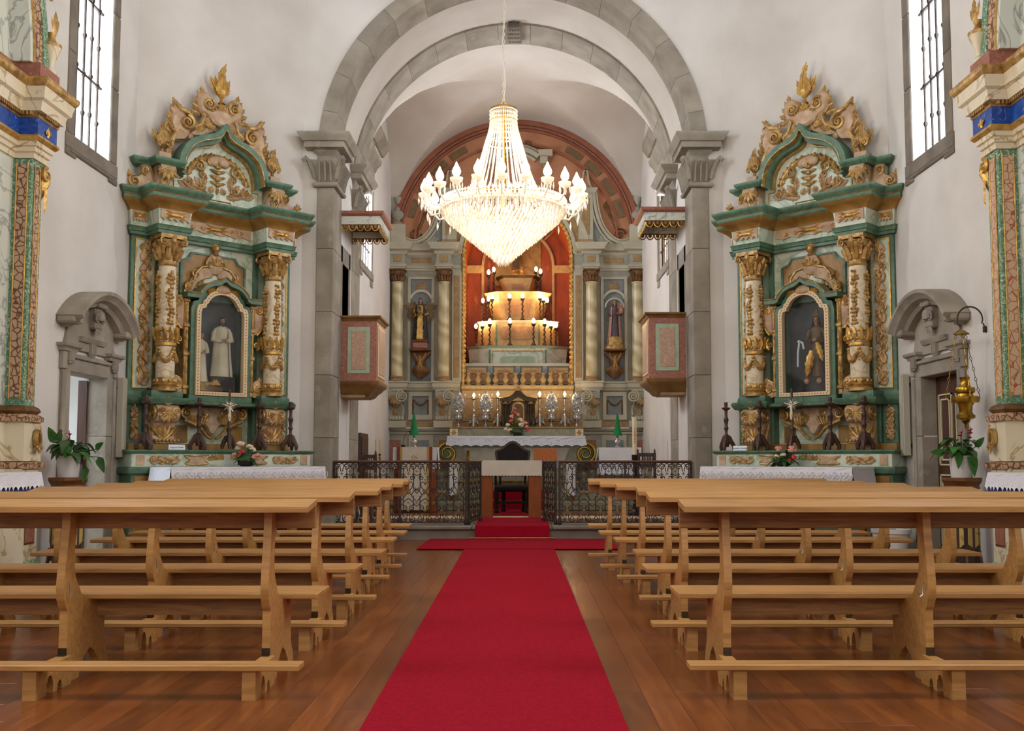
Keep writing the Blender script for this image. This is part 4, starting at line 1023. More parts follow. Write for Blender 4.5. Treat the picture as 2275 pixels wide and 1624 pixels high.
for k, px in enumerate((834.5, 843.5)):
    q = aty(px, 1022, 17.3+.06*k); zt_ = aty(px, 977, 17.3).z
    t = thing('slim_candlestick', ('thin yellow candle in a slender holder, %s of the pair by the left wall' % ('left' if k == 0 else 'right')), 'candlestick', (q.x, 17.3+.06*k, PZ))
    MB().lathe([(.08, 0), (.08, .02), (.012, .05), (.01, q.z-PZ), (.028, q.z-PZ+.04), (.012, q.z-PZ+.06), (.03, q.z-PZ+.105), (.012, q.z-PZ+.11)], n=10).build('holder', 'brass', t)
    MB().lathe([(.011, q.z-PZ+.1), (.010, zt_-PZ), (0, zt_-PZ+.01)], n=8).build('candle', 'waxy', t)
# ================================================================== PULPITS AND CANOPIES
def pulpit(s, X, xf, y0, y1, zb, zt, where):
    t = thing('pulpit', 'marbled wooden pulpit on the %s chancel wall' % where, 'pulpit', (X, (y0+y1)/2, 0))
    w = abs(xf-X); h = (y1-y0)/2
    bb = lambda n, x0, x1, ya, yb, za, zc_, m, c=.004: MB().box(-s*x0, -s*x1, ya, yb, za, zc_, c=c).build(n, m, t)
    bb('pulpit_box', .002, w, -h, h, zb, zt, 'redm')
    z = zt; zz = zt-zb
    # camera-side face: panel with pale green frame
    for nm, d, m, f in (('frame_panel', .012, 'midgreen', .09), ('field_panel', .02, 'pulpitp', .15)):
        MB().box(-s*(f+.02), -s*(w-f-.01), -h-d, -h, zb+f+.02, zt-f-.02, c=.004).build(nm, m, t)
    for nm, d, m, f in (('frame_panel', .012, 'creamfr', .1), ('field_panel', .02, 'pulpitp', .16)):
        MB().box(-s*w, -s*(w+d), -h+f, h-f, zb+f*.7, zt-f*.7, c=.004).build(nm, m, t)
    plan = [(0, -h), (w, -h), (w, h), (0, h)]
    if s > 0: plan = [(-x, y) for x, y in plan][::-1]
    MB().sweep(plan, [(-.1, zt-.02), (.01, zt-.02), (.02, zt), (.03, zt+.015), (.06, zt+.03), (.065, zt+.055), (-.1, zt+.055)]).build('top_moulding', 'basem', t)
    MB().sweep(plan, [(-.2, zb-.23), (-.14, zb-.23), (-.1, zb-.19), (-.09, zb-.17), (-.03, zb-.12), (-.02, zb-.1), (.03, zb-.06), (.04, zb-.03), (.045, zb), (-.2, zb)]).build('base_moulding', 'basem', t)
    nest(t, dict(field_panel='frame_panel'))
    bb('floor_board', .002, w-.18, -h+.1, h-.1, zb-.24, zb-.2, 'tan')
def canopy(s, X, xf, y0, y1, z0, where):
    t = thing('pulpit_canopy', 'flat wooden canopy with a gilt scalloped valance above the %s pulpit' % where, 'canopy', (X, (y0+y1)/2, 0))
    w = abs(xf-X); h = (y1-y0)/2
    plan = [(0, -h), (w, -h), (w, h), (0, h)]
    if s > 0: plan = [(-x, y) for x, y in plan][::-1]
    MB().sweep(plan, [(-.2, z0+.12), (0, z0+.12), (.02, z0+.13), (.05, z0+.15), (.06, z0+.19), (-.2, z0+.19)]).build('cornice', 'redm', t)
    MB().sweep(plan, [(-.03, z0), (0, z0), (0, z0+.12), (-.03, z0+.12)]).build('fascia', 'white', t)
    MB().box(-s*.002, -s*(w-.02), -h+.02, h-.02, z0+.1, z0+.17).build('soffit_board', 'dkwood', t, smooth=0)
    b = MB(); v = MB()
    def run(p, q):
        p = Vector(p); q = Vector(q); L = (q-p).length; n = round(L/.115); d = (q-p)/L
        for i in range(n):
            c = p+d*L*(i+.5)/n; r = L/n*.5
            v.tube([c-d*r+Vector((0, 0, -.005)), c+d*r+Vector((0, 0, -.005))], .016, 4)
            A = [c+d*(r*.9*math.cos(a))+Vector((0, 0, -.02-.075*math.sin(a))) for a in [pi*k/8 for k in range(9)]]
            b.tube(A, .011, 5); v.blob(c+Vector((0, 0, -.035)), (.03, .03, .035), 6, 4)
    e = .015
    run((-s*.0, -h+e, z0), (-s*(w-e), -h+e, z0)); run((-s*(w-e), -h+e, z0), (-s*(w-e), h-e, z0)); run((-s*(w-e), h-e, z0), (0, h-e, z0))
    build_pieces(b, 'gilt_scallop', 'gilt_scallop', 'gold', t); v.build('valance_band', 'basem', t)['kind'] = 'stuff'
pulpit(-1, CWL, -2.17, 14.56, 15.42, 2.27, 3.18, 'left'); canopy(-1, CWL, -2.13, 14.5, 15.46, 4.60, 'left')
pulpit(1, CWR, 1.855, 14.56, 15.36, 2.31, 3.23, 'right'); canopy(1, CWR, 1.80, 14.5, 15.4, 4.66, 'right')
# ================================================================== FIGURES (carved statues)
def figure(t, h, robe, trim=None, skin='skin', hair='hair', beard=False, turn=0, hands='clasp', cape=None, veil=None, base=0, hood=None):
    # standing draped figure of height h on local origin, facing -y
    k = h/1.7; b = MB(); rings = [(0, .27, .21), (.05, .275, .215), (.3, .245, .185), (.6, .215, .16), (.85, .195, .145), (1.0, .18, .13), (1.15, .175, .125), (1.28, .195, .13), (1.36, .2, .12), (1.41, .15, .095), (1.45, .075, .07), (1.47, .055, .058)]
    n = 28; vs = []
    for z, rx, ry in rings:
        f = .055*max(0, 1-z/1.15)
        for i in range(n):
            a = 2*pi*i/n; w = 1+f*math.sin(a*9+z*2)+f*.5*math.sin(a*4+1); vs.append((rx*w*math.cos(a)*k, ry*w*math.sin(a)*k, z*k+base))
    fs = [(j*n+i, j*n+(i+1) % n, (j+1)*n+(i+1) % n, (j+1)*n+i) for j in range(len(rings)-1) for i in range(n)]+[tuple(range(n-1, -1, -1)), tuple(range((len(rings)-1)*n, len(rings)*n))]
    b.add(vs, fs)
    A = {'clasp': ((.03, -.2, 1.04), (-.03, -.2, 1.02)), 'open': ((.2, -.24, 1.12), (-.17, -.2, 1.2)), 'hold': ((.1, -.22, 1.08), (-.18, -.2, 1.0))}[hands]
    HB = MB()
    for s, hd in ((1, A[0]), (-1, A[1])):
        el = (s*.27, -.02, 1.03)
        b.tube([(q[0]*k, q[1]*k, q[2]*k+base) for q in ((s*.16, 0, 1.36), (s*.23, .0, 1.24), el, ((el[0]+hd[0])/2, (el[1]+hd[1])/2, (el[2]+hd[2])/2-.01), (hd[0]+s*.03, hd[1]+.03, hd[2]-.01))], [v*k for v in (.07, .075, .075, .07, .062)], 9)
        d = Vector((-s*.6, -.55, .25)).normalized(); c = Vector(hd)
        HB.blob((c*k+Vector((0, 0, base))), (.034*k, .03*k, .045*k), 8, 5)
        for f_ in range(4):
            o = Vector((0, -.01, .03-.02*f_)); L = (.05, .058, .054, .042)[f_]
            HB.tube([tuple((c+o+d*(L*u)+Vector((0, .012*u*u, -.02*u*u)))*k+Vector((0, 0, base))) for u in (0, .5, 1)], [.0095*k, .009*k, .007*k], 5)
        HB.tube([tuple((c+Vector((s*.01, -.01, .03))+Vector((-s*.01, -.02, .035))*u)*k+Vector((0, 0, base))) for u in (0, .6, 1)], [.011*k, .010*k, .008*k], 5)
    b.build('robe', robe, t)
    if cape:
        c_ = MB(); vs = []
        R2 = [(.0, .33, .25), (.4, .29, .21), (.9, .25, .175), (1.25, .235, .155), (1.38, .21, .135), (1.44, .12, .09)]; m = 20
        for z, rx, ry in R2:
            for i in range(m+1):
                a = -.95+(pi+1.9)*i/m; w = 1+.035*math.sin(a*8+z)*(1-z/1.5); vs.append((rx*w*math.cos(a)*k, ry*w*math.sin(a)*k, z*k+base))
        c_.add(vs, [(j*(m+1)+i, j*(m+1)+i+1, (j+1)*(m+1)+i+1, (j+1)*(m+1)+i) for j in range(5) for i in range(m)]); c_.build('cape', cape, t)
    # head: neck, skull, nose, brow, mouth, ears as one surface
    H = MB(); H.T = Matrix.Translation((0, -.01*k, base)) @ Matrix.Rotation(turn, 4, 'Z')
    H.tube([(0, 0, 1.42*k), (0, -.005*k, 1.5*k)], [.055*k, .05*k], 10)
    n, m = 16, 12; vs = []
    for j in range(m+1):
        f = -pi/2+pi*j/m
        for i in range(n):
            a = 2*pi*i/n; x = .078*math.cos(f)*math.cos(a); y = .098*math.cos(f)*math.sin(a); z = .125*math.sin(f)
            if z < 0: x *= 1-.28*(-z/.125); y *= 1-.12*(-z/.125)
            if y < 0 and abs(x) < .018 and -.035 < z < .03: y -= .022*(1-abs(z+.01)/.045)
            vs.append((x*k, y*k, (1.585+z)*k))
    H.add(vs, [(j*n+i, j*n+(i+1) % n, (j+1)*n+(i+1) % n, (j+1)*n+i) for j in range(m) for i in range(n)])
    H.tube([(0, -.092*k, 1.6*k), (0, -.112*k, 1.57*k), (0, -.098*k, 1.562*k)], [.009*k, .014*k, .01*k], 6)
    for s in (-1, 1): H.blob((s*.078*k, .005*k, 1.585*k), (.012*k, .02*k, .03*k), 6, 4)
    H.blob((0, -.09*k, 1.527*k), (.026*k, .012*k, .008*k), 8, 4)
    H.build('head', skin, t); HB.build('hand', skin, t)
    E_ = MB(); E_.T = H.T
    for s in (-1, 1): E_.blob((s*.03*k, -.086*k, 1.598*k), (.012*k, .008*k, .007*k), 6, 4); E_.tube([(s*.012*k, -.096*k, 1.617*k), (s*.048*k, -.082*k, 1.618*k)], .005*k, 4)
    E_.build('eye', 'hair', t)
    G = MB(); G.T = H.T
    if veil:
        vs = []; m = 16
        for z, r1, r2 in ((1.0, .2, .16), (1.2, .19, .16), (1.4, .15, .15), (1.5, .115, .125), (1.6, .1, .118), (1.68, .07, .085), (1.72, .02, .03)):
            for i in range(m+1): a = -.55+(pi+1.1)*i/m; vs.append((r1*k*math.cos(a), r2*k*math.sin(a), z*k))
        G.add(vs, [(j*(m+1)+i, j*(m+1)+i+1, (j+1)*(m+1)+i+1, (j+1)*(m+1)+i) for j in range(6) for i in range(m)]); G.build('veil', veil, t)
    else:
        vs = []; m = 14
        for z, r1, r2 in ((1.47, .075, .09), (1.53, .088, .105), (1.6, .09, .112), (1.66, .078, .1), (1.7, .05, .065), (1.722, .01, .015)):
            for i in range(m+1): a = -.35+(pi+.7)*i/m; vs.append((r1*k*math.cos(a), (r2*math.sin(a)+.006)*k, z*k))
        G.add(vs, [(j*(m+1)+i, j*(m+1)+i+1, (j+1)*(m+1)+i+1, (j+1)*(m+1)+i) for j in range(5) for i in range(m)])
        G.blob((0, -.02*k, 1.675*k), (.075*k, .07*k, .04*k), 10, 5)
        if beard:
            G.blob((0, -.075*k, 1.475*k), (.05*k, .035*k, .05*k), 8, 5)
            for s in (-1, 1): G.tube([(s*.07*k, -.04*k, 1.57*k), (s*.055*k, -.072*k, 1.51*k)], .014*k, 5)
            G.tube([(-.03*k, -.1*k, 1.538*k), (0, -.106*k, 1.545*k), (.03*k, -.1*k, 1.538*k)], .007*k, 5)
        G.build('hair', hair, t)
    nest(t, dict(eye='head', hair='head', veil='head', hand='robe', cape='robe'))
# ================================================================== ROCAILLE FILLERS
def rim(g, p, pts, y, t, sc=.75, lob=0, amp=.06, th=.01):
    # a lobed plaque with a gilded rim
    p.plaque(pts, y, t, sc, lob, amp); P = crspline(pts, 5); n = len(P); cx = sum(q[0] for q in P)/n; cz = sum(q[1] for q in P)/n
    Q = [(cx+(q[0]-cx)*(1+(amp*abs(math.sin(pi*lob*i/n)) if lob else 0)), y-t*.5, cz+(q[1]-cz)*(1+(amp*abs(math.sin(pi*lob*i/n)) if lob else 0))) for i, q in enumerate(P)]
    g.tube(Q+Q[:1], th, 5)
def rococo(g, p, x0, x1, z0, z1, y, seed, step=None):
    # interlocking C-scrolls with leaf tips on lobed plaques, filling an upright or lying panel
    rn = random.Random(seed); w, h = x1-x0, z1-z0; up = h >= w
    a, L = (w, h) if up else (h, w); n = max(1, round(L/(step or a*.95))); d = L/n
    for i in range(n):
        s = 1 if i % 2 == 0 else -1
        def q(u, v):  # u along, v across (-1..1)
            return (x0+w/2+v*a/2*.92, z0+u) if up else (x0+u, z0+h/2+v*a/2*.92)
        u0 = d*i
        P = [q(u0+d*f, s*v*.82) for f, v in ((.05, -.3), (.02, .5), (.25, .85), (.5, .55), (.62, .9), (.9, .5), (.97, -.1), (.8, -.75), (.55, -.5), (.4, -.85), (.15, -.7))]
        rim(g, p, P, y, .024, .72, 5, .05, max(.006, a*.035))
        c = q(u0+d*.36, s*.35); r = min(a*.36, d*.42)
        an = (0 if s > 0 else pi) if up else (pi/2 if s > 0 else -pi/2)
        th = max(.007, a*.05)
        g.scroll(c[0], c[1], r, 1.35, an+1.2*s, th, y-.022, s)
        c = q(u0+d*.8, -s*.3); g.scroll(c[0], c[1], r*.66, 1.2, an+pi+1.0*s, th*.85, y-.022, -s)
        g.tube([(lambda w: (w[0], y-.03, w[1]))(q(u0+d*f, s*v)) for f, v in ((.02, -.6), (.2, -.1), (.45, .2), (.7, -.05), (.95, -.55))], [th*.6, th, th*1.1, th, th*.5], 5)
        for j in range(4):
            e = q(u0+d*(.2+.2*j), -s*(.15+.2*(j%3))); g.leaf(e[0], e[1], (pi/2 if up else 0)+(-s if up else s)*(.9-.25*j), a*.5, a*.24, y-.02, lobes=2)
def edge_beads(b, pts, r, y, sp):
    acc = 0
    for i in range(len(pts)-1):
        p, q = Vector(pts[i]), Vector(pts[i+1]); L = (q-p).length; t = sp-acc if acc else 0
        while t <= L: c = p+(q-p)*(t/L) if L else p; b.blob((c.x, y, c.y), (r, r*.7, r), 6, 4); t += sp
        acc = (L-(t-sp)) % sp
# ================================================================== MAIN RETABLE
RY = 20.08; RX = aty(1150, 700, RY).x
def q(off, py):
    p = aty(1150-off, py, RY); return (abs(p.x-aty(1150, py, RY).x), p.z)
def qz(py): return q(0, py)[1]
def qx(off, py=700): return q(off, py)[0]
rt = thing('main_retable', 'painted grey and salmon main altarpiece filling the chancel end wall', 'altarpiece', (RX, RY, 0))
def part(b, n, m, sm=.6):
    for suf, pc in (('_leaf', '_leaf'), ('foliage', 'leaf'), ('ornament', 'leaf'), ('spray', 'leaf'), ('scrollwork', 'scroll'), ('garland', 'garland_boss'), ('volute', 'volute_scroll'), ('gable', 'gable_scroll')):
        if n.endswith(suf) and len(b.p) > 1: return build_pieces(b, n, n[:-len(suf)]+pc, m, rt, .07, sm)
    return b.build(n, m, rt, smooth=sm)
ZN = qz(857); ZS = qz(565); RN = qx(122); ZB = .53; WX = 2.6
ZT = qz(556)
part(MB().box(-WX, WX, 0, .12, ZB-.4, ZN), 'lower_wall', 'grey', 0)
for s in (-1, 1): part(MB().box(s*RN, s*WX, 0, .12, ZN, ZS), 'side_wall', 'grey', 0)
cxr = XC-RX
ty = [(RN, ZS), (cxr+AR, ZS)]+arc(cxr, AZ, AR, 0, pi, 48)+[(cxr-AR, ZS), (-RN, ZS)]+arc(0, ZS, RN, pi, 0, 24)[1:-1]
part(MB().prism(ty, 'y', 0, .12), 'tympanum', 'salmon', 0)
# niche shell
part(MB().box(-RN-.1, -RN, .1, 1.6, ZN-.1, ZS).box(RN, RN+.1, .1, 1.6, ZN-.1, ZS).box(-RN, RN, 1.5, 1.6, ZN, ZS+RN).box(-RN, RN, .0, 1.6, ZN-.12, ZN), 'niche_wall', 'orange', 0)
b = MB()
A0 = arc(0, ZS, RN, 0, pi, 20); A1 = arc(0, ZS, RN+.1, 0, pi, 20)
for i in range(20): b.prism([A0[i], A0[i+1], A1[i+1], A1[i]], 'y', .1, 1.6)
part(b, 'niche_vault', 'orange', .5)
def band(r0, r1, z, y0, y1, n=22, a0=0, a1=pi, cx=0):
    b = MB(); A = arc(cx, z, r0, a0, a1, n); B = arc(cx, z, r1, a0, a1, n)
    for i in range(n): b.prism([A[i], A[i+1], B[i+1], B[i]], 'y', y0, y1)
    return b
ri = .80
b = band(ri-.055, ri, ZS+.05, 1.44, 1.5); b.box(-ri, -ri+.055, 1.44, 1.5, ZN, ZS+.05); b.box(ri-.055, ri, 1.44, 1.5, ZN, ZS+.05)
for s in (-1, 1):
    b.box(s*ri, s*RN, 1.42, 1.5, ZS-.12, ZS+.05)
    b.tube([(s*ri*.72, 1.47, ZS+.05+ri*.72), (s*RN*.82, 1.47, ZS+.05+RN*.82)], .02, 4)
part(b, 'inner_arch', 'buff', .5)
part(MB().box(-.5, .5, 1.46, 1.5, ZS-.4, ZS+.95), 'rear_panel', 'ochre', 0)
# gold scalloped edge of the niche
b = MB(); ed = [(-RN+.02, ZN)]+[(-RN+.02, ZN+(ZS-ZN)*i/24) for i in range(25)]+[(-(RN-.02)*math.cos(a), ZS+(RN-.02)*math.sin(a)) for a in [pi*i/40 for i in range(41)]]+[(RN-.02, ZS-(ZS-ZN)*i/24) for i in range(25)]
b.tube([(x, -.03, z) for x, z in ed[1:]], .022, 6); g2_ = MB(); edge_beads(g2_, ed[1:], .054, -.02, .1)
part(b, 'niche_frame', 'gold'); build_pieces(g2_, 'niche_scallop', 'niche_scallop', 'gold', rt)
# archivolt
part(band(RN+.015, RN+.09, ZS, -.09, .02), 'archivolt', 'greylt', .5); part(band(RN+.09, RN+.26, ZS, -.05, .02), 'archivolt_panel', 'tan', .5); part(band(RN+.26, RN+.36, ZS, -.11, .02), 'archivolt', 'greylt', .5)
# outer arch mouldings
for r0, r1, d, m in ((AR-.10, AR, .14, 'terrac'), (AR-.15, AR-.11, .1, 'redm'), (AR-.50, AR-.46, .05, 'terrac'), (AR-.2, AR-.16, .06, 'terrac')): part(band(r0, r1, AZ, -d, .02, 44, .02, pi-.02, cxr), 'arch_moulding', m, .5)
for k in range(12):
    a = .22+(pi-.44)*(k+.5)/12
    if abs(a-pi/2) < .34: continue
    part(band(AR-.39, AR-.26, AZ, -.035, .02, 5, a-.085, a+.085, cxr), 'arch_panel', 'tandk', .5)
CO = [265, 163]
def rx_(off): return qx(off, 700)
z848, z868, z935, z948 = qz(848), qz(868), qz(935), qz(949)
zc0, zc1, zcap = qz(840), qz(630), qz(602)
# pedestal moulding and entablature break forward at the columns
def plan(pw, dep, back=-.0):
    P = [(-WX, -.02)]
    xs = sorted([-rx_(265), -rx_(163), rx_(163), rx_(265)])
    for i, x in enumerate(xs):
        if i == 2: P += [(None, None)]
        P += [(x-pw, -.02-back), (x-pw, -dep), (x+pw, -dep), (x+pw, -.02-back)]
    P += [(WX, -.02)]
    i = P.index((None, None)); return P[:i]+[(-RN-.04, -.02)], [(RN+.04, -.02)]+P[i+1:]
for P in plan(.17, .2):
    part(MB().sweep(P, [(-.02, z868), (.02, z868), (.03, z868+.04), (.05, z868+.06), (.05, z848-.05), (.07, z848-.03), (.07, z848), (-.02, z848)]), 'pedestal_moulding', 'greylt')
for P in plan(.155, .19):
    part(MB().sweep(P, [(-.02, zcap), (.0, zcap), (.0, zcap+.05), (.02, zcap+.055), (.02, zcap+.1), (.03, zcap+.115), (-.02, zcap+.115)]), 'architrave', 'greylt')
    part(MB().sweep(P, [(-.02, zcap+.115), (0, zcap+.115), (0, zcap+.31), (-.02, zcap+.31)]), 'frieze', 'grey')
    part(MB().sweep(P, [(-.02, zcap+.31), (.02, zcap+.31), (.05, zcap+.37), (.12, zcap+.4), (.12, zcap+.44), (.16, zcap+.5), (.17, zcap+.53), (-.02, zcap+.53)]), 'cornice', 'greylt')
for s in (-1, 1):
    for off in CO:
        x = s*rx_(off)
        part(MB().lathe([(.15, 0), (.15, .03), (.125, .05), (.14, .075), (.118, .1)], x, -.15, z848, 18), 'column_base', 'tan')
        part(MB().lathe([(.116, z848+.09), (.118, z848+.6), (.108, zc1-.03), (.122, zc1-.02), (.122, zc1)], x, -.15, 0, 20), 'column_shaft', 'column')
        b = MB().lathe([(.105, zc1), (.105, zc1+.05), (.125, zc1+.12), (.16, zc1+.2), (.16, zc1+.22)], x, -.15, 0, 14); b.box(x-.165, x+.165, -.31, .0, zcap-.03, zcap)
        for k in range(8):
            a = pi+pi*k/7; d = (math.cos(a), math.sin(a))
            b.tube([(x+d[0]*o, -.15+d[1]*o, z) for o, z in ((.11, zc1+.02), (.125, zc1+.08), (.155, zc1+.13), (.15, zc1+.12))], [.03, .03, .024, .01], 5)
        for e in (-1, 1): b.scroll(x+e*.12, zcap-.07, .05, 1.2, pi/2, .016, -.28, e)
        part(b, 'capital', 'bracket')
        # frieze block panel
        part(MB().box(x-.085, x+.085, -.2, -.185, zcap+.15, zcap+.28, c=.006), 'frieze_panel', 'tan')
        # console with side volute
        sp = 1 if off == 265 else 1
        pr = [(-.03, z868), (-.27, z868), (-.3, z868-.06), (-.29, z868-.16), (-.22, z868-.23), (-.12, z868-.3), (-.1, z868-.42), (-.13, z868-.5), (-.17, z868-.54), (-.17, z868-.6), (-.03, z868-.6)]
        part(MB().prism(pr, 'x', x-.15, x+.15), 'console', 'grey', .5)
        b = MB(); e = -s
        b.T = Matrix.Translation((0, 0, 0))
        P = spiral_pts(x+e*.12, z868-.13, .125, 2.4, pi/2, e, -.3, 34, .1); b.tube(P, [.020-.012*i/34 for i in range(35)], 6)
        b.tube([(x+e*.12, -.29, z868-.01), (x-e*.02, -.3, z868-.008), (x-e*.14, -.28, z868-.04)], .016, 5)
        b.tube([(x+e*.1, -.25, z868-.25), (x+e*.13, -.14, z868-.38), (x+e*.12, -.16, z868-.5)], .016, 5)
        for j in range(5): b.lathe([(.028, z868-.6), (.034, z868-.57), (.028, z868-.53)], x-.12+j*.06, -.17, 0, 8)
        part(b, 'console_volute', 'bluegrey' if 0 else 'greylt')
        b = MB()
        for j in range(5): b.leaf(x-e*.03, z868-.12-.02*j, -pi/2+(j-2)*.5, .16, .09, -.3, lobes=2)
        for j in range(5): b.leaf(x-e*.02, z868-.36, pi/2+(j-2)*.45, .16, .07, -.12, lobes=2)
        b.leaf(x-e*.02, z868-.38, -pi/2, .17, .14, -.13, lobes=2)
        part(b, 'console_leaf', 'tan')
        part(MB().box(x-.19, x+.19, -.2, 0, z948-.02, z935+.0, c=.008), 'console_plinth', 'greylt')
    # bay between the columns
    xm = s*(rx_(265)+rx_(163))/2; hw = .27
    zt, zb = qz(616), qz(850)
    b = MB().ring([(xm-hw, zb), (xm+hw, zb), (xm+hw, zt), (xm-hw, zt)], [(xm-hw+.06, zb+.02), (xm+hw-.06, zb+.02), (xm+hw-.06, zt-.05), (xm-hw+.06, zt-.05)], 'y', -.06, 0); part(b, 'bay_frame', 'greylt', 0)
    part(MB().box(xm-hw+.07, xm+hw-.07, -.02, .0, qz(653), qz(622)), 'upper_panel', 'bluegrey', 0)
    b = MB()
    for j in range(7): b.leaf(xm, qz(640), pi*j/6, .15, .06, -.022, lobes=2)
    part(b, 'panel_spray', 'tan')
    zz = qz(668)
    part(band(.2, .25, zz-.03, -.07, 0, 16, .25, pi-.25, xm), 'niche_arch', 'greylt', .5)
    part(MB().prism([(xm-.2, zb+.03), (xm+.2, zb+.03), (xm+.2, zz)]+arc(xm, zz-.03, .2, .2, pi-.2, 10)+[(xm-.2, zz)], 'y', -.012, .0), 'niche_panel', 'bluegrey', 0)
    b = MB().ring([(xm-hw+.03, z935+.02), (xm+hw-.03, z935+.02), (xm+hw-.03, z868-.03), (xm-hw+.03, z868-.03)], [(xm-hw+.1, z935+.12), (xm+hw-.1, z935+.12), (xm+hw-.1, z868-.11), (xm-hw+.1, z868-.11)], 'y', -.06, 0); part(b, 'dado_frame', 'greylt', 0)
    part(MB().box(xm-hw+.1, xm+hw-.1, -.015, 0, z935+.12, z868-.11), 'dado_panel', 'bluegrey', 0)
    b = MB()
    for j in range(9):
        t_ = j/8; b.blob((xm-.13+.26*t_, -.02, z868-.2-.1*math.sin(pi*t_)), (.024, .015, .024), 6, 4)
    for e in (-1, 1):
        for j in range(6): b.leaf(xm+e*.14, z868-.18-.05*j, -pi/2+e*.4, .07, .04, -.016, lobes=1)
    part(b, 'garland', 'bracket')
    part(MB().box(xm-.2, xm+.2, -.035, -.02, zcap+.16, zcap+.27, c=.005), 'frieze_panel', 'tan')
    # narrow upright ochre panels beside the niche
    xo = s*qx(135); part(MB().box(xo-.1, xo+.1, -.05, 0, z848, zcap, c=.008), 'inner_pilaster', 'greylt'); part(MB().box(xo-.06, xo+.06, -.06, -.05, z848+.08, zcap-.1, c=.003), 'pilaster_panel', 'tan')
    # attic: upright panel pilasters over the inner columns with scrolled tops
    xp = s*qx(151, 480); z0, z1 = zcap+.53, qz(432)
    part(MB().box(xp-.16, xp+.16, -.13, 0, z0, z0+.1, c=.01), 'attic_plinth', 'tan'); part(MB().box(xp-.15, xp+.15, -.09, 0, z0+.1, z1, c=.01), 'attic_pilaster', 'greylt'); part(MB().box(xp-.08, xp+.08, -.1, -.09, z0+.2, z1-.1, c=.004), 'attic_panel', 'tan')
    part(MB().sweep([(xp-.17, 0), (xp-.17, -.1), (xp+.17, -.1), (xp+.17, 0)], [(-.02, z1), (.02, z1), (.06, z1+.06), (.08, z1+.1), (-.02, z1+.1)]), 'attic_cornice', 'greylt')
    b = MB(); zq = z1+.1
    for e in (-1, 1): b.tube([(xp+e*x, -.06, zq+z) for x, z in ((.15, .0), (.1, .06), (.06, .18), (.045, .32), (.02, .40), (-.03, .40))], .022, 6); 
    part(b, 'scrolled_gable', 'greylt')
    part(MB().prism([(xp-.12, zq), (xp+.12, zq), (xp+.045, zq+.2), (xp, zq+.34), (xp-.045, zq+.2)], 'y', -.05, 0), 'gable_field', 'salmon', 0)
    # concave side volutes
    pts = [q(268, 503), q(262, 520), q(250, 535), q(228, 541), q(205, 530), q(187, 507), q(176, 478), q(170, 445), q(168, 425)]
    P = crspline([(s*x, z) for x, z in pts], 5, False)
    vs = []; 
    b = MB()
    for off, r in ((0, .035), (.075, .022), (-.055, .022)):
        pp = []
        for i, c in enumerate(P):
            d = Vector(P[min(i+1, len(P)-1)])-Vector(P[max(i-1, 0)]); d.normalize(); pp.append((c[0]-d.y*off*s*-1*-1, -.07, c[1]+d.x*off*s))
        b.tube(pp, r, 6)
    part(b, 'concave_volute', 'greylt')
    fl_ = [(s*qx(272), zcap+.5)]+[(x, z-.02) for x, z in P]+[(s*qx(165), zcap+.5)]; part(MB().prism(fl_, 'y', -.04, 0), 'volute_field', 'bluegrey', 0)
    b = MB(); cx_, cz_ = s*qx(205), qz(537)
    b.scroll(cx_, cz_-.03, .1, 1.4, 0, .02, -.05, s); b.scroll(cx_+s*-.2, cz_-.0, .07, 1.4, 0, .018, -.05, -s)
    for j in range(5): b.leaf(cx_-s*.1, cz_-.05, pi/2+(j-2)*.5, .2, .07, -.05, lobes=2)
    part(b, 'volute_scrollwork', 'greylt' if 0 else 'grey')
    # foliage on the salmon field
    b = MB(); cx_, cz_ = s*qx(228), qz(520)
    b.scroll(cx_, cz_, .12, 1.6, 0, .022, -.02, s)
    for j in range(9): b.leaf(cx_-s*(.05+.035*j), cz_+.06+.06*j, pi/2+s*(.5-.13*j), .2, .09, -.015, lobes=2)
    part(b, 'field_foliage', 'tan' if 0 else 'bracket')
    # urn
    part(MB().lathe([(.09, 0), (.1, .03), (.04, .08), (.05, .1), (.11, .16), (.125, .22), (.1, .27), (.05, .3), (.07, .33), (.045, .36), (.02, .40), (.05, .44), (.085, .52), (.09, .56), (.0, .57)], s*qx(265, 500), -.1, qz(502), 14), 'urn', 'grey')
    part(MB().box(s*qx(265)-.15, s*qx(265)+.15, -.2, 0, zcap+.53, qz(502), c=.015), 'urn_plinth', 'greylt')
    # top broken pediment
    for (r0, r1, d) in ((.5, .55, .1), (.57, .66, .16), (.68, .72, .12)):
        part(band(r0, r1, qz(400), -d, 0, 10, pi/2-.12 if s > 0 else pi/2+.12, pi/2-.75 if s > 0 else pi/2+.75, 0), 'curved_pediment', 'greylt', .5)
    part(MB().box(s*.42, s*.72, -.16, 0, qz(350), qz(336), c=.01), 'pediment_end', 'greylt'); part(MB().box(s*.46, s*.62, -.12, 0, qz(366), qz(350), c=.01), 'pediment_end', 'greylt'); part(MB().box(s*.50, s*.58, -.09, 0, qz(398), qz(366), c=.01), 'pediment_drop', 'tan')
    # lower wall panels
    for (o0, o1, m) in ((282, 258, 'redm'), (232, 195, 'bluegrey'), (172, 148, 'redm')):
        x0, x1 = s*qx(o0), s*qx(o1); part(MB().box(x0, x1, -.05, 0, qz(1040), qz(978), c=.004), 'plinth_panel', m)
    part(MB().box(s*qx(240), s*qx(185), -.03, 0, qz(1042), qz(966), c=.004), 'plinth_frame', 'greylt')
b = MB(); rn = random.Random(8)
b.scroll(-.16, qz(330), .13, 1.5, pi/2, .03, -.05, 1); b.scroll(.16, qz(330), .13, 1.5, pi/2, .03, -.05, -1)
for j in range(7): b.leaf(0, qz(345), pi*j/6, .26, .12, -.04, lobes=2)
part(b, 'crest_ornament', 'bracket')
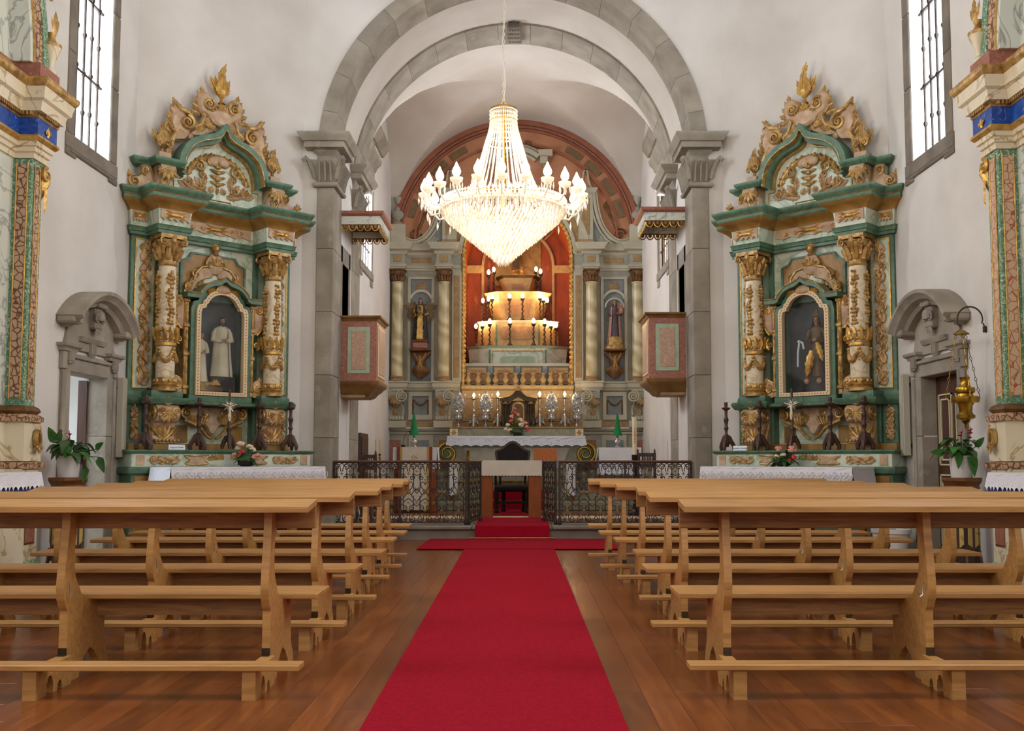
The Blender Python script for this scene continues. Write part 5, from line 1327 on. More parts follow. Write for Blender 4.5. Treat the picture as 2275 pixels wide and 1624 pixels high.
part(MB().box(-WX, WX, -.06, 0, z948-.0, z935-.02, c=.006), 'dado_strip', 'tan'); part(MB().box(-WX, WX, -.08, 0, z948-.035, z948-.005, c=.004), 'white_rail', 'cloth')
for k, (za, zb) in enumerate(((952, 957), (960, 964))): part(MB().box(-WX, WX, -.05+.01*k, 0, qz(zb), qz(za), c=.004), 'dado_moulding', 'greylt')
# wall below the niche: buff panels and openings above the tabernacle
part(MB().box(-RN, RN, -.06, 0, qz(936), ZN-.02, c=.004), 'centre_field', 'buff'); part(MB().box(-RN-.02, RN+.02, -.12, 0, ZN-.08, ZN, c=.01), 'niche_sill', 'buff')
part(MB().box(-RN, RN, -.09, -.06, qz(885), qz(868), c=.005), 'centre_moulding', 'buff')
for s in (-1, 1): part(MB().box(s*.42, s*(RN-.04), -.075, -.06, qz(932), qz(884), c=.005), 'centre_panel', 'tan')
part(MB().box(-.39, .39, -.075, -.06, qz(950), qz(872), c=.005), 'centre_panel', 'buff')
# balustrade on the niche edge
b0 = ZN; zt_ = qz(829)
for i in range(12):
    g_ = i//3; x = -RN+.09+g_*(2*RN-.0)/4+(i % 3)*.205+.02
    part(MB().lathe([(.06, 0), (.06, .03), (.035, .05), (.062, .1), (.066, .13), (.036, .18), (.026, .22), (.055, .24), (.055, .26)], x, .05, b0, 10), 'baluster', 'buff')
part(MB().box(-RN, RN, .02, .08, zt_-.012, zt_, c=.003), 'hand_rail', 'bronze')
for i in range(5):
    x = -RN+2*RN*i/4; part(MB().box(x-.05, x+.05, .12, .2, b0, qz(806), c=.004), 'parapet_pier', 'bluegrey')
part(MB().box(-RN, RN, .16, .26, b0, qz(806)), 'parapet_wall', 'bluegrey', 0); part(MB().box(-RN, RN, .11, .28, qz(812), qz(806), c=.004), 'parapet_cap', 'greylt')
for i in range(4):
    x = -RN+2*RN*(i+.5)/4
    part(MB().box(x-.2, x+.2, .145, .165, b0+.04, qz(815), c=.004), 'parapet_panel', 'buff')
    part(MB().prism([(x-.15, b0+.1), (x-.15, qz(826)), (x-.1, qz(821)), (x+.1, qz(821)), (x+.15, qz(826)), (x+.15, b0+.1)], 'y', .13, .15), 'parapet_cartouche', 'panelb', 0)
nest(rt, dict(column_base='column_shaft', capital='column_shaft', console_volute_scroll='console', console_leaf='console', console_volute='console', attic_panel='attic_pilaster', attic_cornice='attic_pilaster', pilaster_panel='inner_pilaster', dado_panel='dado_frame', dado_garland_boss='dado_panel', panel_leaf='upper_panel', panel_spray='upper_panel', frieze_panel='frieze', parapet_cartouche='parapet_panel', niche_scallop='niche_frame', plinth_panel='plinth_frame', garland='dado_panel', garland_boss='dado_panel'))
# ---- brackets with statues
def wall_bracket(s, lab):
    xm = s*(rx_(265)+rx_(163))/2; z1 = qz(778); z0 = qz(843)
    t = thing('statue_bracket', lab, 'bracket', (RX+xm, RY-.02, 0))
    MB().box(-.22, .22, -.3, 0, z1-.035, z1, c=.012).build('bracket_top', 'bracket', t)
    pr = [(-.19, z1-.035), (.19, z1-.035), (.17, z1-.12), (.11, z1-.2), (.1, z1-.33), (.16, z1-.38), (.17, z1-.45), (.1, z1-.53), (0, z0), (-.1, z1-.53), (-.17, z1-.45), (-.16, z1-.38), (-.1, z1-.33), (-.11, z1-.2), (-.17, z1-.12)]
    b = MB(); b.plaque(pr, 0, .2, .5); b.build('bracket_body', 'bracket', t)
    b = MB().blob((0, -.2, z1-.17), (.03, .03, .035), 8, 5); b.tube([(0, -.2, z1-.2), (0, -.2, z1-.3)], [.035, .03], 8)
    for e in (-1, 1):
        b.tube([(e*.03, -.2, z1-.22), (e*.08, -.2, z1-.16), (e*.12, -.2, z1-.08)], .014, 6); b.tube([(e*.015, -.2, z1-.29), (e*.025, -.2, z1-.37), (e*.02, -.2, z1-.43)], [.02, .017, .012], 6)
    b.build('carved_atlas', 'tan' if 0 else 'ochre', t)
    return RX+xm, z1
bx_, bz_ = wall_bracket(-1, 'brown carved wall bracket under the winged statue, left of the niche')
t = thing('winged_statue', 'gilded statue of a winged friar on the left wall bracket', 'statue', (bx_, RY-.17, bz_+.001))
MB().box(-.15, .15, -.1, .1, 0, .14, c=.02).build('statue_base', 'redm', t); MB().box(-.17, .17, -.12, .12, .14, .18, c=.015).build('statue_base', 'bracket', t)
figure(t, .86, 'goldrobe', hands='hold', base=.18, cape='robed')
MB().prism([(-.06, .2), (.06, .2), (.045, .62), (-.045, .62)], 'y', -.125, -.1).build('gold_scapular', 'gold', t)
for s in (-1, 1):
    b = MB()
    for k in range(6): b.leaf(s*(.10+.018*k), .84-.012*k, pi/2-s*(.2+.13*k), .16+.01*k, .06, .06, lobes=1)
    for k in range(6): b.leaf(s*(.12+.02*k), .84, -pi/2+s*(.04+.05*k), .36-.03*k, .05, .05, lobes=1)
    b.build('wing', 'tandk', t)
bx_, bz_ = wall_bracket(1, 'brown carved wall bracket under the mother and child statue, right of the niche')
t = thing('mother_statue', 'statue in a pinkish mantle holding a child on the right wall bracket', 'statue', (bx_, RY-.17, bz_+.001))
b = MB(); b.lathe([(.2, 0), (.19, .05), (.15, .1), (.16, .18), (.14, .26)], n=10, sy=.6); b.build('statue_base', 'golddk', t)
figure(t, .74, 'purple', hands='hold', base=.25, veil='pinkm', cape='pinkm')
b = MB().blob((.12, -.13, .78), (.045, .04, .075), 8, 6).blob((.12, -.14, .88), (.033, .035, .038), 8, 6); b.tube([(.1, -.15, .8), (.05, -.17, .82)], .014, 6); b.tube([(.11, -.15, .73), (.07, -.18, .7)], .018, 6); b.build('child', 'skin', t)
b = band(.17, .2, .86, .04, .08, 14, 0, pi); b.build('halo_arch', 'greylt', t, smooth=.5)
lamp('niche_fill_light', (RX-.45, RY+.2, ZN+.22), 14, (1, .82, .56), .05); lamp('niche_fill_light', (RX+.45, RY+.2, ZN+.22), 14, (1, .82, .56), .05)  # unseen lights added behind the parapet to brighten the throne tiers
# ---- stepped exposition throne
tn = thing('exposition_throne', 'stepped marbled throne of four tiers inside the orange niche', 'throne', (RX, RY, 0))
def tier(off0, offs, y0, y1, d0, d1, dep, m, panel=None, y00=None):
    # truncated-octagon tier: front half width off0, outer half width offs at side; d = front depth
    def ring_(o0, os, dy, z): return [(-os, dy+dep, z), (-os, dy+.25, z), (-o0, dy, z), (o0, dy, z), (os, dy+.25, z), (os, dy+dep, z)]
    za, zb = aty(1150, y1, RY+d0).z, aty(1150, y0, RY+d0).z
    k = (RY+d0)/F
    f0, fs_ = off0[0]*k, offs[0]*k; g0, gs = off0[1]*k, offs[1]*k
    vs = ring_(f0, fs_, d0, zb)+ring_(g0, gs, d0+d1, za)
    b = MB(); b.add(vs, [tuple(range(6)), tuple(range(11, 5, -1))]+[(i, i+6, (i+1) % 6+6, (i+1) % 6) for i in range(6)])
    b.build('tier', m, tn, smooth=0)
    P = [(-fs_, d0+dep), (-fs_, d0+.25), (-f0, d0), (f0, d0), (fs_, d0+.25), (fs_, d0+dep)]
    MB().sweep(P, [(-.05, zb-.05), (.01, zb-.05), (.03, zb-.02), (.045, zb+.0), (-.05, zb)]).build('tier_moulding', panel or m, tn)
    return f0, g0, za, zb, d0
f0, g0, za, zb, d = tier((65, 65), (112, 108), 768, 822, .38, 0, .9, 'palegreen', 'midgreen'); T0 = (zb, d)
MB().ring([(-f0*.88, za), (f0*.88, za), (f0*.88, zb-.1), (-f0*.88, zb-.1)], [(-f0*.86, za), (f0*.86, za), (f0*.86, zb-.12), (-f0*.86, zb-.12)], 'y', d-.02, d).build('gilt_line', 'golddk', tn, smooth=0)
for s in (-1, 1): MB().box(s*f0*.99, s*f0*.93, d-.015, d, za, zb-.08, c=.005).build('green_pilaster', 'green', tn)
MB().prism([(-f0*.6, za), (f0*.6, za), (f0*.6, zb-.26), (f0*.5, zb-.22), (-f0*.5, zb-.22), (-f0*.6, zb-.26)], 'y', d-.014, d).build('panel', 'midgreen', tn, smooth=0)
f0, g0, za, zb, d = tier((50, 52), (88, 92), 712, 767, .62, 0, .75, 'buff', 'greylt'); T1 = (zb, d)
MB().prism([(-.33, za+.13), (.33, za+.13), (.37, za+.17), (.37, zb-.17), (.33, zb-.13), (-.33, zb-.13), (-.37, zb-.17), (-.37, za+.17)], 'y', d-.018, d).build('panel', 'panelb', tn, smooth=0)
for s in (-1, 1): MB().box(s*f0*.98, s*f0*.92, d-.02, d, za, zb-.08, c=.005).build('green_pilaster', 'green', tn)
f0, g0, za, zb, d = tier((44, 36), (72, 56), 648, 711, .82, .0, .6, 'buff', 'buff'); T2 = (zb, d)
MB().prism([(-.25, za+.08), (.25, za+.08), (.31, zb-.16), (-.31, zb-.16)], 'y', d-.018, d).build('panel', 'panelb', tn, smooth=0)
f0, g0, za, zb, d = tier((34, 24), (46, 33), 612, 647, 1.0, .04, .4, 'buff', 'bronze')
MB().box(-.13, .13, d+.02, d+.05, za+.04, zb-.12).build('panel', 'panelb', tn, smooth=0)
nest(tn, dict(panel='tier', gilt_line='tier', green_pilaster='tier', tier_moulding='tier'))
t = thing('gilded_statue', 'gilded draped statue on the top tier behind the chandelier', 'statue', (RX-.01, RY+1.2, zb+.001))
MB().lathe([(.13, 0), (.14, .05), (.11, .07), (.13, .1), (.12, .15), (.09, .16)], n=12).build('statue_base', 'gold', t); figure(t, .8, 'robeg', hands='clasp', base=.16, veil='gold')
def throne_candle(px, py, zbase, Y, lab, far=False):
    p = aty(px, py, Y); h = p.z-zbase
    t = thing('throne_candlestick', lab, 'candlestick', (p.x, Y, zbase+.001), 0, 'twisted candlesticks on the throne tiers')
    b = MB(); b.lathe([(.07, 0), (.065, .02), (.03, .06), (.022, .1)], n=8); n = 18; H = max(.15, h-.16)
    pts = [(.012*math.cos(i*1.1), .012*math.sin(i*1.1), .1+(H-.06)*i/n) for i in range(n+1)]; b.tube(pts, .016, 6); b.lathe([(.02, H+.03), (.045, H+.07), (.05, H+.09), (.012, H+.1)], n=8); b.build('stem', 'bronze', t)
    MB().lathe([(.012, h-.06), (.03, h-.035), (.036, h), (.022, h+.035), (0, h+.05)], n=10).build('bulb', 'bulbs', t)
    lamp('candle_light', (0, -.05, h), 6, (1, .62, .28), .03, t)
low = [(1057.5, 724), (1071.6, 718), (1088, 713), (1133, 712), (1185.5, 712), (1210, 713), (1224, 718), (1235.7, 721.5)]
upp = [(1073, 667), (1085, 663), (1093, 658), (1132, 656.5), (1161, 656), (1200, 656), (1207, 661), (1216, 666)]
nth = ['outermost on the left', 'second from the left', 'third from the left', 'left of the two middle', 'right of the two middle', 'third from the right', 'second from the right', 'outermost on the right']
for L, T, w, dep in ((low, T0, 'lower', .1), (upp, T1, 'upper', .06)):
    for i, (px, py) in enumerate(L):
        e = 0 if i in (3, 4) else (.12 if i in (2, 5) else (.22 if i in (1, 6) else .32))
        throne_candle(px, py, T[0], RY+T[1]+dep+e, 'lit twisted candlestick of the %s throne row, %s' % (w, nth[i]))
for (px, py, n_) in ((1085.6, 604, 'left outer'), (1097, 598, 'left inner'), (1191, 597, 'right inner'), (1201, 602, 'right outer')):
    throne_candle(px, py, T2[0], RY+T2[1]+.32, 'lit candlestick beside the topmost throne tier, '+n_)
# ================================================================== CHANDELIER
CY = 8.8; ch = thing('chandelier', 'large lit crystal chandelier hanging on a chain above the aisle', 'chandelier', (-.181, CY, 0))
def octa(b, c, r, h, n=4):
    x, y, z = c; vs = [(x, y, z-h)]+[(x+r*math.cos(2*pi*i/n), y+r*math.sin(2*pi*i/n), z) for i in range(n)]+[(x, y, z+h)]
    b.add(vs, [(0, 1+(i+1) % n, 1+i) for i in range(n)]+[(n+1, 1+i, 1+(i+1) % n) for i in range(n)])
ZR = 3.41; RR = .55
sk = [(.118, 4.25), (.122, 4.15), (.138, 4.07), (.165, 3.98), (.19, 3.89), (.215, 3.80), (.247, 3.70), (.29, 3.59), (.34, 3.50), (.43, 3.44), (.53, ZR)]
skp = crspline(sk, 8, False)
b = MB()
for j in range(36):
    a = 2*pi*j/36; acc = 0
    for i in range(len(skp)-1):
        p0, p1 = skp[i], skp[i+1]; m = 1+(i > 70)
        for u in range(m):
            f = u/m; r = p0[0]+(p1[0]-p0[0])*f; z = p0[1]+(p1[1]-p0[1])*f; octa(b, (r*math.cos(a), r*math.sin(a), z), .0075+.004*(i > 60), .0095)
o = b.build('bead_strand', 'crystal', ch, smooth=0); o['kind'] = 'stuff'
b = MB()
for z, r in ((4.27, .122), (4.235, .122), (4.20, .122), (4.16, .122), (4.12, .124), (4.04, .14), (3.98, .15)):
    for i in range(44): octa(b, (r*math.cos(2*pi*i/44), r*math.sin(2*pi*i/44), z), .009, .011)
o = b.build('bead_hoop', 'crystal', ch, smooth=0); o['kind'] = 'stuff'
def hoop(r, z, th, nm): 
    P = [(r*math.cos(2*pi*i/40), r*math.sin(2*pi*i/40), z) for i in range(41)]; MB().tube(P, th, 6, up=(0, 0, 1)).build(nm, 'brass', ch)
hoop(.122, 4.285, .006, 'crown_hoop'); hoop(.122, 4.18, .003, 'crown_hoop'); hoop(RR, ZR, .008, 'basket_hoop')
for z, r in ((3.22, .38), (3.05, .18)): hoop(r, z, .006, 'basket_hoop')
b = MB()
for i in range(4): a = pi/2*i; b.tube([(.12*math.cos(a), .12*math.sin(a), 4.285), (0, 0, 4.36)], .004, 4)
MB().tube([(0, 0, 2.95), (0, 0, 4.3)], .012, 8).build('centre_rod', 'brass', ch); b.build('hanger', 'brass', ch)
BP = [(3.42, .555), (3.36, .545), (3.30, .50), (3.15, .325), (3.0, .145), (2.93, .07), (2.89, .03)]
def bprof(z):
    for (z0, r0), (z1, r1) in zip(BP, BP[1:]):
        if z >= z1: return r0+(r1-r0)*(z0-z)/(z0-z1)
    return .03
b = MB(); rn = random.Random(5); nr = 34
for k in range(nr):
    t_ = k/(nr-1); z = ZR-.02-(ZR-2.92)*t_; r = bprof(z); n = max(9, int(r*175))
    for i in range(n):
        a = 2*pi*(i+.5*(k % 2))/n; rr = r+rn.uniform(-.006, .006)
        octa(b, (rr*math.cos(a), rr*math.sin(a), z-.02+rn.uniform(-.008, .008)), .0125, .036, 4)
for i in range(6): octa(b, (.022*math.cos(i*1.05), .022*math.sin(i*1.05), 2.9), .011, .035)
b.blob((0, 0, 2.875), .02, 8, 6)
for k in range(4):
    for i in range(110):
        a = 2*pi*i/110; octa(b, ((RR+.012)*math.cos(a), (RR+.012)*math.sin(a), ZR+.02-.03*k), .013, .02)
o = b.build('crystal_drop', 'crystal', ch, smooth=0); o['kind'] = 'stuff'
NA = 22; arm = None
for i in range(NA):
    a = 2*pi*i/NA-pi/2; ca, sa = math.cos(a), math.sin(a)
    P = lambda r, z: (r*ca, r*sa, z)
    def reuse(nm, fn, m):
        if nm not in cache: cache[nm] = fn().build(nm, m, ch); ob = cache[nm]
        else: ob = cache[nm].copy(); COL.objects.link(ob)
        ob.rotation_euler = (0, 0, a); return ob
    reuse('arm', lambda: MB().tube([(RR, 0, ZR), (RR+.04, 0, ZR-.06), (RR+.11, 0, ZR-.07), (RR+.155, 0, ZR-.02), (RR+.16, 0, ZR+.03)], .009, 6), 'crystal')
    reuse('candle_cup', lambda: MB().lathe([(.012, .02), (.05, .05), (.056, .075), (.05, .075), (.015, .05)], RR+.16, 0, ZR, 12), 'crystal')
    reuse('candle_sleeve', lambda: MB().lathe([(.017, .05), (.017, .09)], RR+.16, 0, ZR, 10), 'wax')
    reuse('flame_bulb', lambda: MB().lathe([(.014, .085), (.032, .11), (.037, .13), (.03, .155), (.014, .185), (.004, .21), (0, .215)], RR+.16, 0, ZR, 12), 'bulb')
    def drops():
        b = MB()
        for k in range(6): w = 2*pi*k/6; octa(b, (RR+.16+.05*math.cos(w), .05*math.sin(w), ZR+.01), .009, .04)
        octa(b, (RR+.13, 0, ZR-.13), .012, .045); return b
    reuse('arm_drop', drops, 'crystal')
b = MB()
z = 4.36; k = 0
while z < 9.2:
    P = [(.009*math.cos(w) if k % 2 == 0 else 0, .009*math.cos(w) if k % 2 else 0, z+.02+.021*math.sin(w)) for w in [2*pi*i/8 for i in range(9)]]; b.tube(P, .0028, 4); z += .034; k += 1
b.build('chain', 'cordw', ch)
b = MB(); b.tube([(.014*math.sin(i*.55), .014*math.cos(i*.55), 4.36+i*.06) for i in range(81)], .0045, 5); b.build('cord', 'cordw', ch)
for z, p_ in ((3.33, 34), (3.2, 22), (3.6, 12), (3.85, 3), (3.05, 8)): lamp('chandelier_lamp', (0, 0, z), p_, (1, .84, .62), .06, ch)
for i in range(8): a = 2*pi*i/8+.2; lamp('chandelier_lamp', (.3*math.cos(a), .3*math.sin(a), 3.36), 9, (1, .84, .62), .05, ch)
for i in range(11): a = 2*pi*(i*2)/NA-pi/2; lamp('bulb_light', ((RR+.16)*math.cos(a), (RR+.16)*math.sin(a), ZR+.26), 9, (1, .80, .54), .04, ch)

nest(ch, dict(candle_cup='arm', candle_sleeve='arm', flame_bulb='arm', arm_drop='arm'))
# ================================================================== GREEN SIDE ALTARS (local: x along the wall, -y towards the nave)
def side_altar(loc, rz, label):
    t = thing('side_altar', label, 'altarpiece', loc, rz)
    def P(b, n, m, sm=.6):
        for suf, pc in (('scrollwork', 'scroll_leaf'), ('plaque', 'plaque'), ('gilding', 'gilt_motif'), ('drapery', 'drapery_band'), ('carving', 'carved_leaf'), ('leafage', 'leaf_boss'), ('garland', 'garland_boss'), ('ring', 'ring_leaf'), ('fillet', 'gilt_fillet')):
            if n.endswith(suf) and len(b.p) > 1: return build_pieces(b, n, n[:-len(suf)]+pc, m, t, smooth=sm)
        o = b.build(n, m, t, smooth=sm)
        if n == 'frame_stud': o['kind'] = 'stuff'
        return o
    def bx(n, x0, x1, y0, y1, z0, z1, m, c=.006): return P(MB().box(x0, x1, -y0, -y1, z0, z1, c=c), n, m)
    def mould(plan, prof, n, m):
        return P(MB().sweep([(x, -y) for x, y in plan], prof), n, m)
    # podium and gradin
    bx('podium', -1.2, 1.2, 0, .5, 0, .99, 'green')
    for s in (-1, 1): bx('podium_panel', s*.98, s*1.17, .5, .512, .1, .92, 'ochre', .004); bx('podium_panel', s*.84, s*.92, .5, .512, .3, .8, 'ochre', .004)
    bx('gradin', -1.22, 1.22, 0, .55, 1.02, 1.19, 'palegreen'); 
    mould([(-1.24, 0), (-1.24, .55), (1.24, .55), (1.24, 0)], [(-.05, .95), (.0, .95), (.015, .98), (.02, 1.01), (.0, 1.03), (-.05, 1.03)], 'gradin_base', 'green')
    mould([(-1.24, 0), (-1.24, .56), (1.24, .56), (1.24, 0)], [(-.56, 1.185), (.0, 1.185), (.015, 1.2), (.03, 1.215), (.03, 1.232), (-.56, 1.232)], 'gradin_shelf', 'green')
    g = MB(); p = MB()
    for s in (-1, 1):
        rim(g, p, [(s*.27, 1.06), (s*.55, 1.06), (s*.5, 1.11), (s*.57, 1.16), (s*.41, 1.15), (s*.25, 1.165), (s*.31, 1.11)], -.55, .012, .8)
        rococo(g, p, min(s*.65, s*1.0), max(s*.65, s*1.0), 1.04, 1.175, -.55, 3, .18)
        for j in range(6): g.leaf(s*(.05+.03*j), 1.11, pi/2-s*(.3+.2*j), .1, .05, -.55, lobes=1)
        p.box(s*1.07, s*1.17, -.56, -.55, 1.05, 1.17)
    P(g, 'gradin_scrollwork', 'golddk'); P(p, 'gradin_plaque', 'pink')
    # predella
    bx('predella_back', -1.1, 1.1, 0, .06, 1.23, 1.84, 'palegreen', 0); bx('ochre_plinth', -1.12, 1.12, 0, .2, 1.232, 1.315, 'ochre')
    for s in (-1, 1):
        bx('pedestal_block', s*.55, s*.93, .05, .2, 1.315, 1.8, 'green'); bx('outer_pedestal', s*.93, s*1.12, .0, .14, 1.315, 1.8, 'green')
        g = MB(); p = MB(); rococo(g, p, min(s*.955, s*1.1), max(s*.955, s*1.1), 1.36, 1.76, -.14, 5); P(g, 'pedestal_scrollwork', 'golddk'); P(p, 'pedestal_plaque', 'pink')
        bx('console_plinth', s*.56, s*.92, .2, .4, 1.232, 1.315, 'ochre')
        # big carved console
        pr = [(-.18, 1.79), (-.40, 1.79), (-.46, 1.74), (-.47, 1.66), (-.43, 1.59), (-.36, 1.56), (-.33, 1.5), (-.32, 1.42), (-.35, 1.36), (-.42, 1.34), (-.42, 1.315), (-.18, 1.315)]
        P(MB().prism(pr, 'x', s*.60, s*.88), 'console', 'pink')
        b = MB()
        for xx, yy in ((s*.59, 0), (s*.89, 0)):
            pts = spiral_pts(-.34, 1.68, .1, 1.7, pi/2, 1, 0, 22, .15); b.tube([(xx, q_[0], q_[2]) for q_ in pts], [.022-.008*i/22 for i in range(23)], 6, up=(1, 0, 0))
            b.tube([(xx, y_, z_) for y_, z_ in ((-.25, 1.58), (-.3, 1.46), (-.33, 1.38), (-.4, 1.34))], .018, 5, up=(1, 0, 0))
        for j in range(5): b.leaf(s*.74, 1.36, pi/2+(j-2)*.38, .24, .1, -.335, lobes=3)
        for j in range(7): b.leaf(s*.74, 1.70, -pi/2+(j-3)*.5, .15, .075, -.465, lobes=2)
        b.scroll(s*.66, 1.7, .05, 1.2, 0, .014, -.47, 1); b.scroll(s*.82, 1.7, .05, 1.2, pi, .014, -.47, -1)
        for j in range(3): b.leaf(s*.74, 1.78, pi/2+(j-1)*.55, .12, .08, -.44, lobes=2)
        for j in range(7): b.blob((s*(.6+.047*j), -.42, 1.345), (.024, .03, .024), 6, 4)
        P(b, 'console_carving', 'golddk')
        p = MB(); rn = random.Random(4)
        for j in range(10): p.blob((s*.74+rn.uniform(-.12, .12), -.455, 1.67+rn.uniform(-.07, .07)), (.03, .025, .022), 6, 4)
        P(p, 'console_leafage', 'pink')
    pl = [(-1.16, 0), (-1.16, .17), (-.97, .17), (-.97, .44), (-.52, .44), (-.52, .1)]
    for Q in (pl, [(-x, y) for x, y in pl[::-1]]): mould(Q, [(-.1, 1.79), (0, 1.79), (.01, 1.8), (.03, 1.83), (.04, 1.85), (.04, 1.872), (-.1, 1.872)], 'predella_cornice', 'green'); mould(Q, [(-.3, 1.86), (-.03, 1.86), (-.02, 1.9), (-.03, 1.955), (-.3, 1.955)], 'column_plinth', 'green')
    # main body: back panel, strips, pilasters
    bx('back_panel', -.62, .62, 0, .05, 1.84, 3.92, 'palegreen', 0)
    for s in (-1, 1):
        bx('green_strip', s*.585, s*.655, .05, .09, 1.95, 3.9, 'green'); bx('pale_strip', s*.655, s*.76, 0, .07, 1.95, 3.9, 'midgreen', 0)
        bx('outer_pilaster', s*.76, s*1.12, 0, .13, 1.95, 3.9, 'green'); bx('pilaster_field', s*.82, s*1.06, .13, .136, 2.0, 3.84, 'palegreen', 0)
        b = MB().ring([(s*.81, 1.99), (s*1.07, 1.99), (s*1.07, 3.85), (s*.81, 3.85)], [(s*.825, 2.005), (s*1.055, 2.005), (s*1.055, 3.835), (s*.825, 3.835)], 'y', -.145, -.13); P(b, 'pilaster_fillet', 'gold', 0)
        g = MB(); p = MB(); rococo(g, p, min(s*.84, s*1.04), max(s*.84, s*1.04), 2.03, 3.8, -.136, 11 if s > 0 else 7, .25); P(g, 'pilaster_scrollwork', 'golddk'); P(p, 'pilaster_plaque', 'pink')
        # column with carved rings and garlands
        x, y = s*.74, -.33
        P(MB().lathe([(.15, 1.955), (.15, 1.99), (.125, 2.01), (.145, 2.035), (.12, 2.06), (.125, 2.1), (.115, 2.12)], x, y, 0, 20), 'column_base', 'golddk')
        P(MB().lathe([(.112, 2.1), (.116, 2.4), (.112, 3.2), (.104, 3.52)], x, y, 0, 22), 'column_shaft', 'cream')
        b = MB().lathe([(.118, 2.50), (.13, 2.515), (.13, 2.55), (.118, 2.56)], x, y, 0, 18); b.lathe([(.118, 2.70-.02), (.124, 2.69), (.124, 2.7)], x, y, 0, 18)
        def cyl(th, z, r=.115): return (x+r*math.sin(th), y-r*math.cos(th), z)
        for i in range(10):
            th = 2*pi*i/10; b.tube([cyl(th, 2.57), cyl(th+.12, 2.64, .135), cyl(th, 2.71, .14), cyl(th-.1, 2.745, .15)], [.02, .028, .024, .01], 5); b.blob(cyl(th+.3, 2.60, .125), (.022, .022, .026), 6, 4)
            b.blob(cyl(th, 2.08, .122), (.02, .02, .024), 6, 4)
        P(b, 'column_ring', 'gold')
        b = MB(); rn = random.Random(21+s)
        for i in range(4):
            t0 = 2*pi*i/4+.4
            for j in range(13): u = j/12; b.blob(cyl(t0+u*pi/2, 2.46-.13*math.sin(pi*u), .122), .026+.014*math.sin(pi*u), 6, 4)
            for j in range(4): b.blob(cyl(t0, 2.47-.045*j, .125), (.028-.005*j,)*3, 6, 4)
            for j in range(15):
                z = 3.42-.045*j; w = .5+.5*abs(math.sin(j*.75)); b.blob(cyl(t0-.4+rn.uniform(-.12, .12), z, .11), (.036*w+.006, .03*w, .03), 6, 4)
                for e in (-1, 1):
                    if rn.random() < .85*w: b.blob(cyl(t0-.4+e*.3*w+rn.uniform(-.08, .08), z+rn.uniform(-.015, .015), .108), (.03*w, .024, .022), 6, 4)
        P(b, 'column_garland', 'golddk' if s < 0 else 'golddk')
        b = MB().lathe([(.108, 3.5), (.118, 3.52), (.108, 3.54), (.112, 3.6), (.13, 3.7), (.165, 3.82)], x, y, 0, 16); b.box(x-.165, x+.165, y-.165, y+.165, 3.835, 3.885)
        for i in range(8):
            th = 2*pi*i/8+.4
            b.tube([cyl(th, 3.58, .11), cyl(th, 3.66, .135), cyl(th, 3.72, .17), cyl(th, 3.71, .185)], [.035, .036, .03, .012], 5); b.tube([cyl(th+.4, 3.64, .12), cyl(th+.4, 3.74, .14), cyl(th+.4, 3.79, .18), cyl(th+.4, 3.775, .19)], [.03, .03, .026, .01], 5)
        for ex in (-1, 1):
            for yy in (-.165, .16): b.scroll(x+ex*.125, 3.79, .05, 1.3, pi/2, .018, y+yy, -ex)
        b.leaf(x, 3.76, pi/2, .12, .09, y-.165, lobes=2)
        P(b, 'capital', 'golddk')
    # entablature
    E = [(-1.16, 0), (-1.16, .19), (-.945, .19), (-.945, .50), (-.535, .50), (-.535, .14), (.535, .14), (.535, .5), (.945, .5), (.945, .19), (1.16, .19), (1.16, 0)]
    mould(E, [(-.14, 3.885), (0, 3.885), (0, 3.92), (.015, 3.93), (.02, 3.97), (.03, 3.985), (-.14, 3.985)], 'architrave', 'green')
    mould(E, [(-.14, 3.985), (-.01, 3.985), (.012, 4.19), (-.14, 4.19)], 'frieze', 'palegreen')
    mould(E, [(-.14, 4.18), (.02, 4.18), (.025, 4.195), (.05, 4.22), (.09, 4.25), (.13, 4.27), (.15, 4.29), (-.14, 4.29)], 'cove', 'ochre')
    mould(E, [(-.14, 4.285), (.14, 4.285), (.15, 4.3), (.15, 4.34), (.17, 4.35), (.19, 4.385), (.2, 4.40), (.2, 4.425), (-.14, 4.425)], 'cornice', 'green')
    mould(E, [(.13, 4.338), (.158, 4.338), (.165, 4.35), (.13, 4.352)], 'cornice_fillet', 'golddk')
    g = MB(); p = MB()
    def fr(x0, x1, y):
        w = x1-x0; n = 9; pts = [(x0+.01, 4.175), (x1-.01, 4.175)]+[(x1-.01-(w-.02)*i/n, 4.04+(.03 if i % 2 else 0)) for i in range(n+1)]
        vs = [(a, y, b_) for a, b_ in pts]+[(a, y-.015, b_) for a, b_ in pts]; k = len(pts)
        p.add(vs, [tuple(range(k, 2*k))]+[(i, (i+1) % k, k+(i+1) % k, k+i) for i in range(k)])
        g.blob((x0+w/2, y-.02, 4.115), (min(w*.22, .1), .02, .03), 8, 5)
        for e in (-1, 1):
            for j in range(3): g.leaf(x0+w/2+e*.03, 4.115+.015*(j-1), (0 if e > 0 else pi)+(j-1)*.3*e, min(w*.3, .14), .035, y-.015, lobes=1)
    fr(-.5, .5, -.145); fr(-.935, -.545, -.51); fr(.545, .935, -.51); fr(-1.15, -.96, -.2); fr(.96, 1.15, -.2)
    for s in (-1, 1):
        for j in range(2): g.scroll(s*(.2+.14*j), 4.11, .035, 1.2, 0, .008, -.16, s)
    P(g, 'frieze_gilding', 'gold'); P(p, 'frieze_drapery', 'pink')
    # niche housing
    bx('niche_shelf', -.5, .5, .05, .40, 1.80, 1.845, 'green'); bx('niche_base', -.44, .44, .05, .36, 1.845, 1.925, 'green')
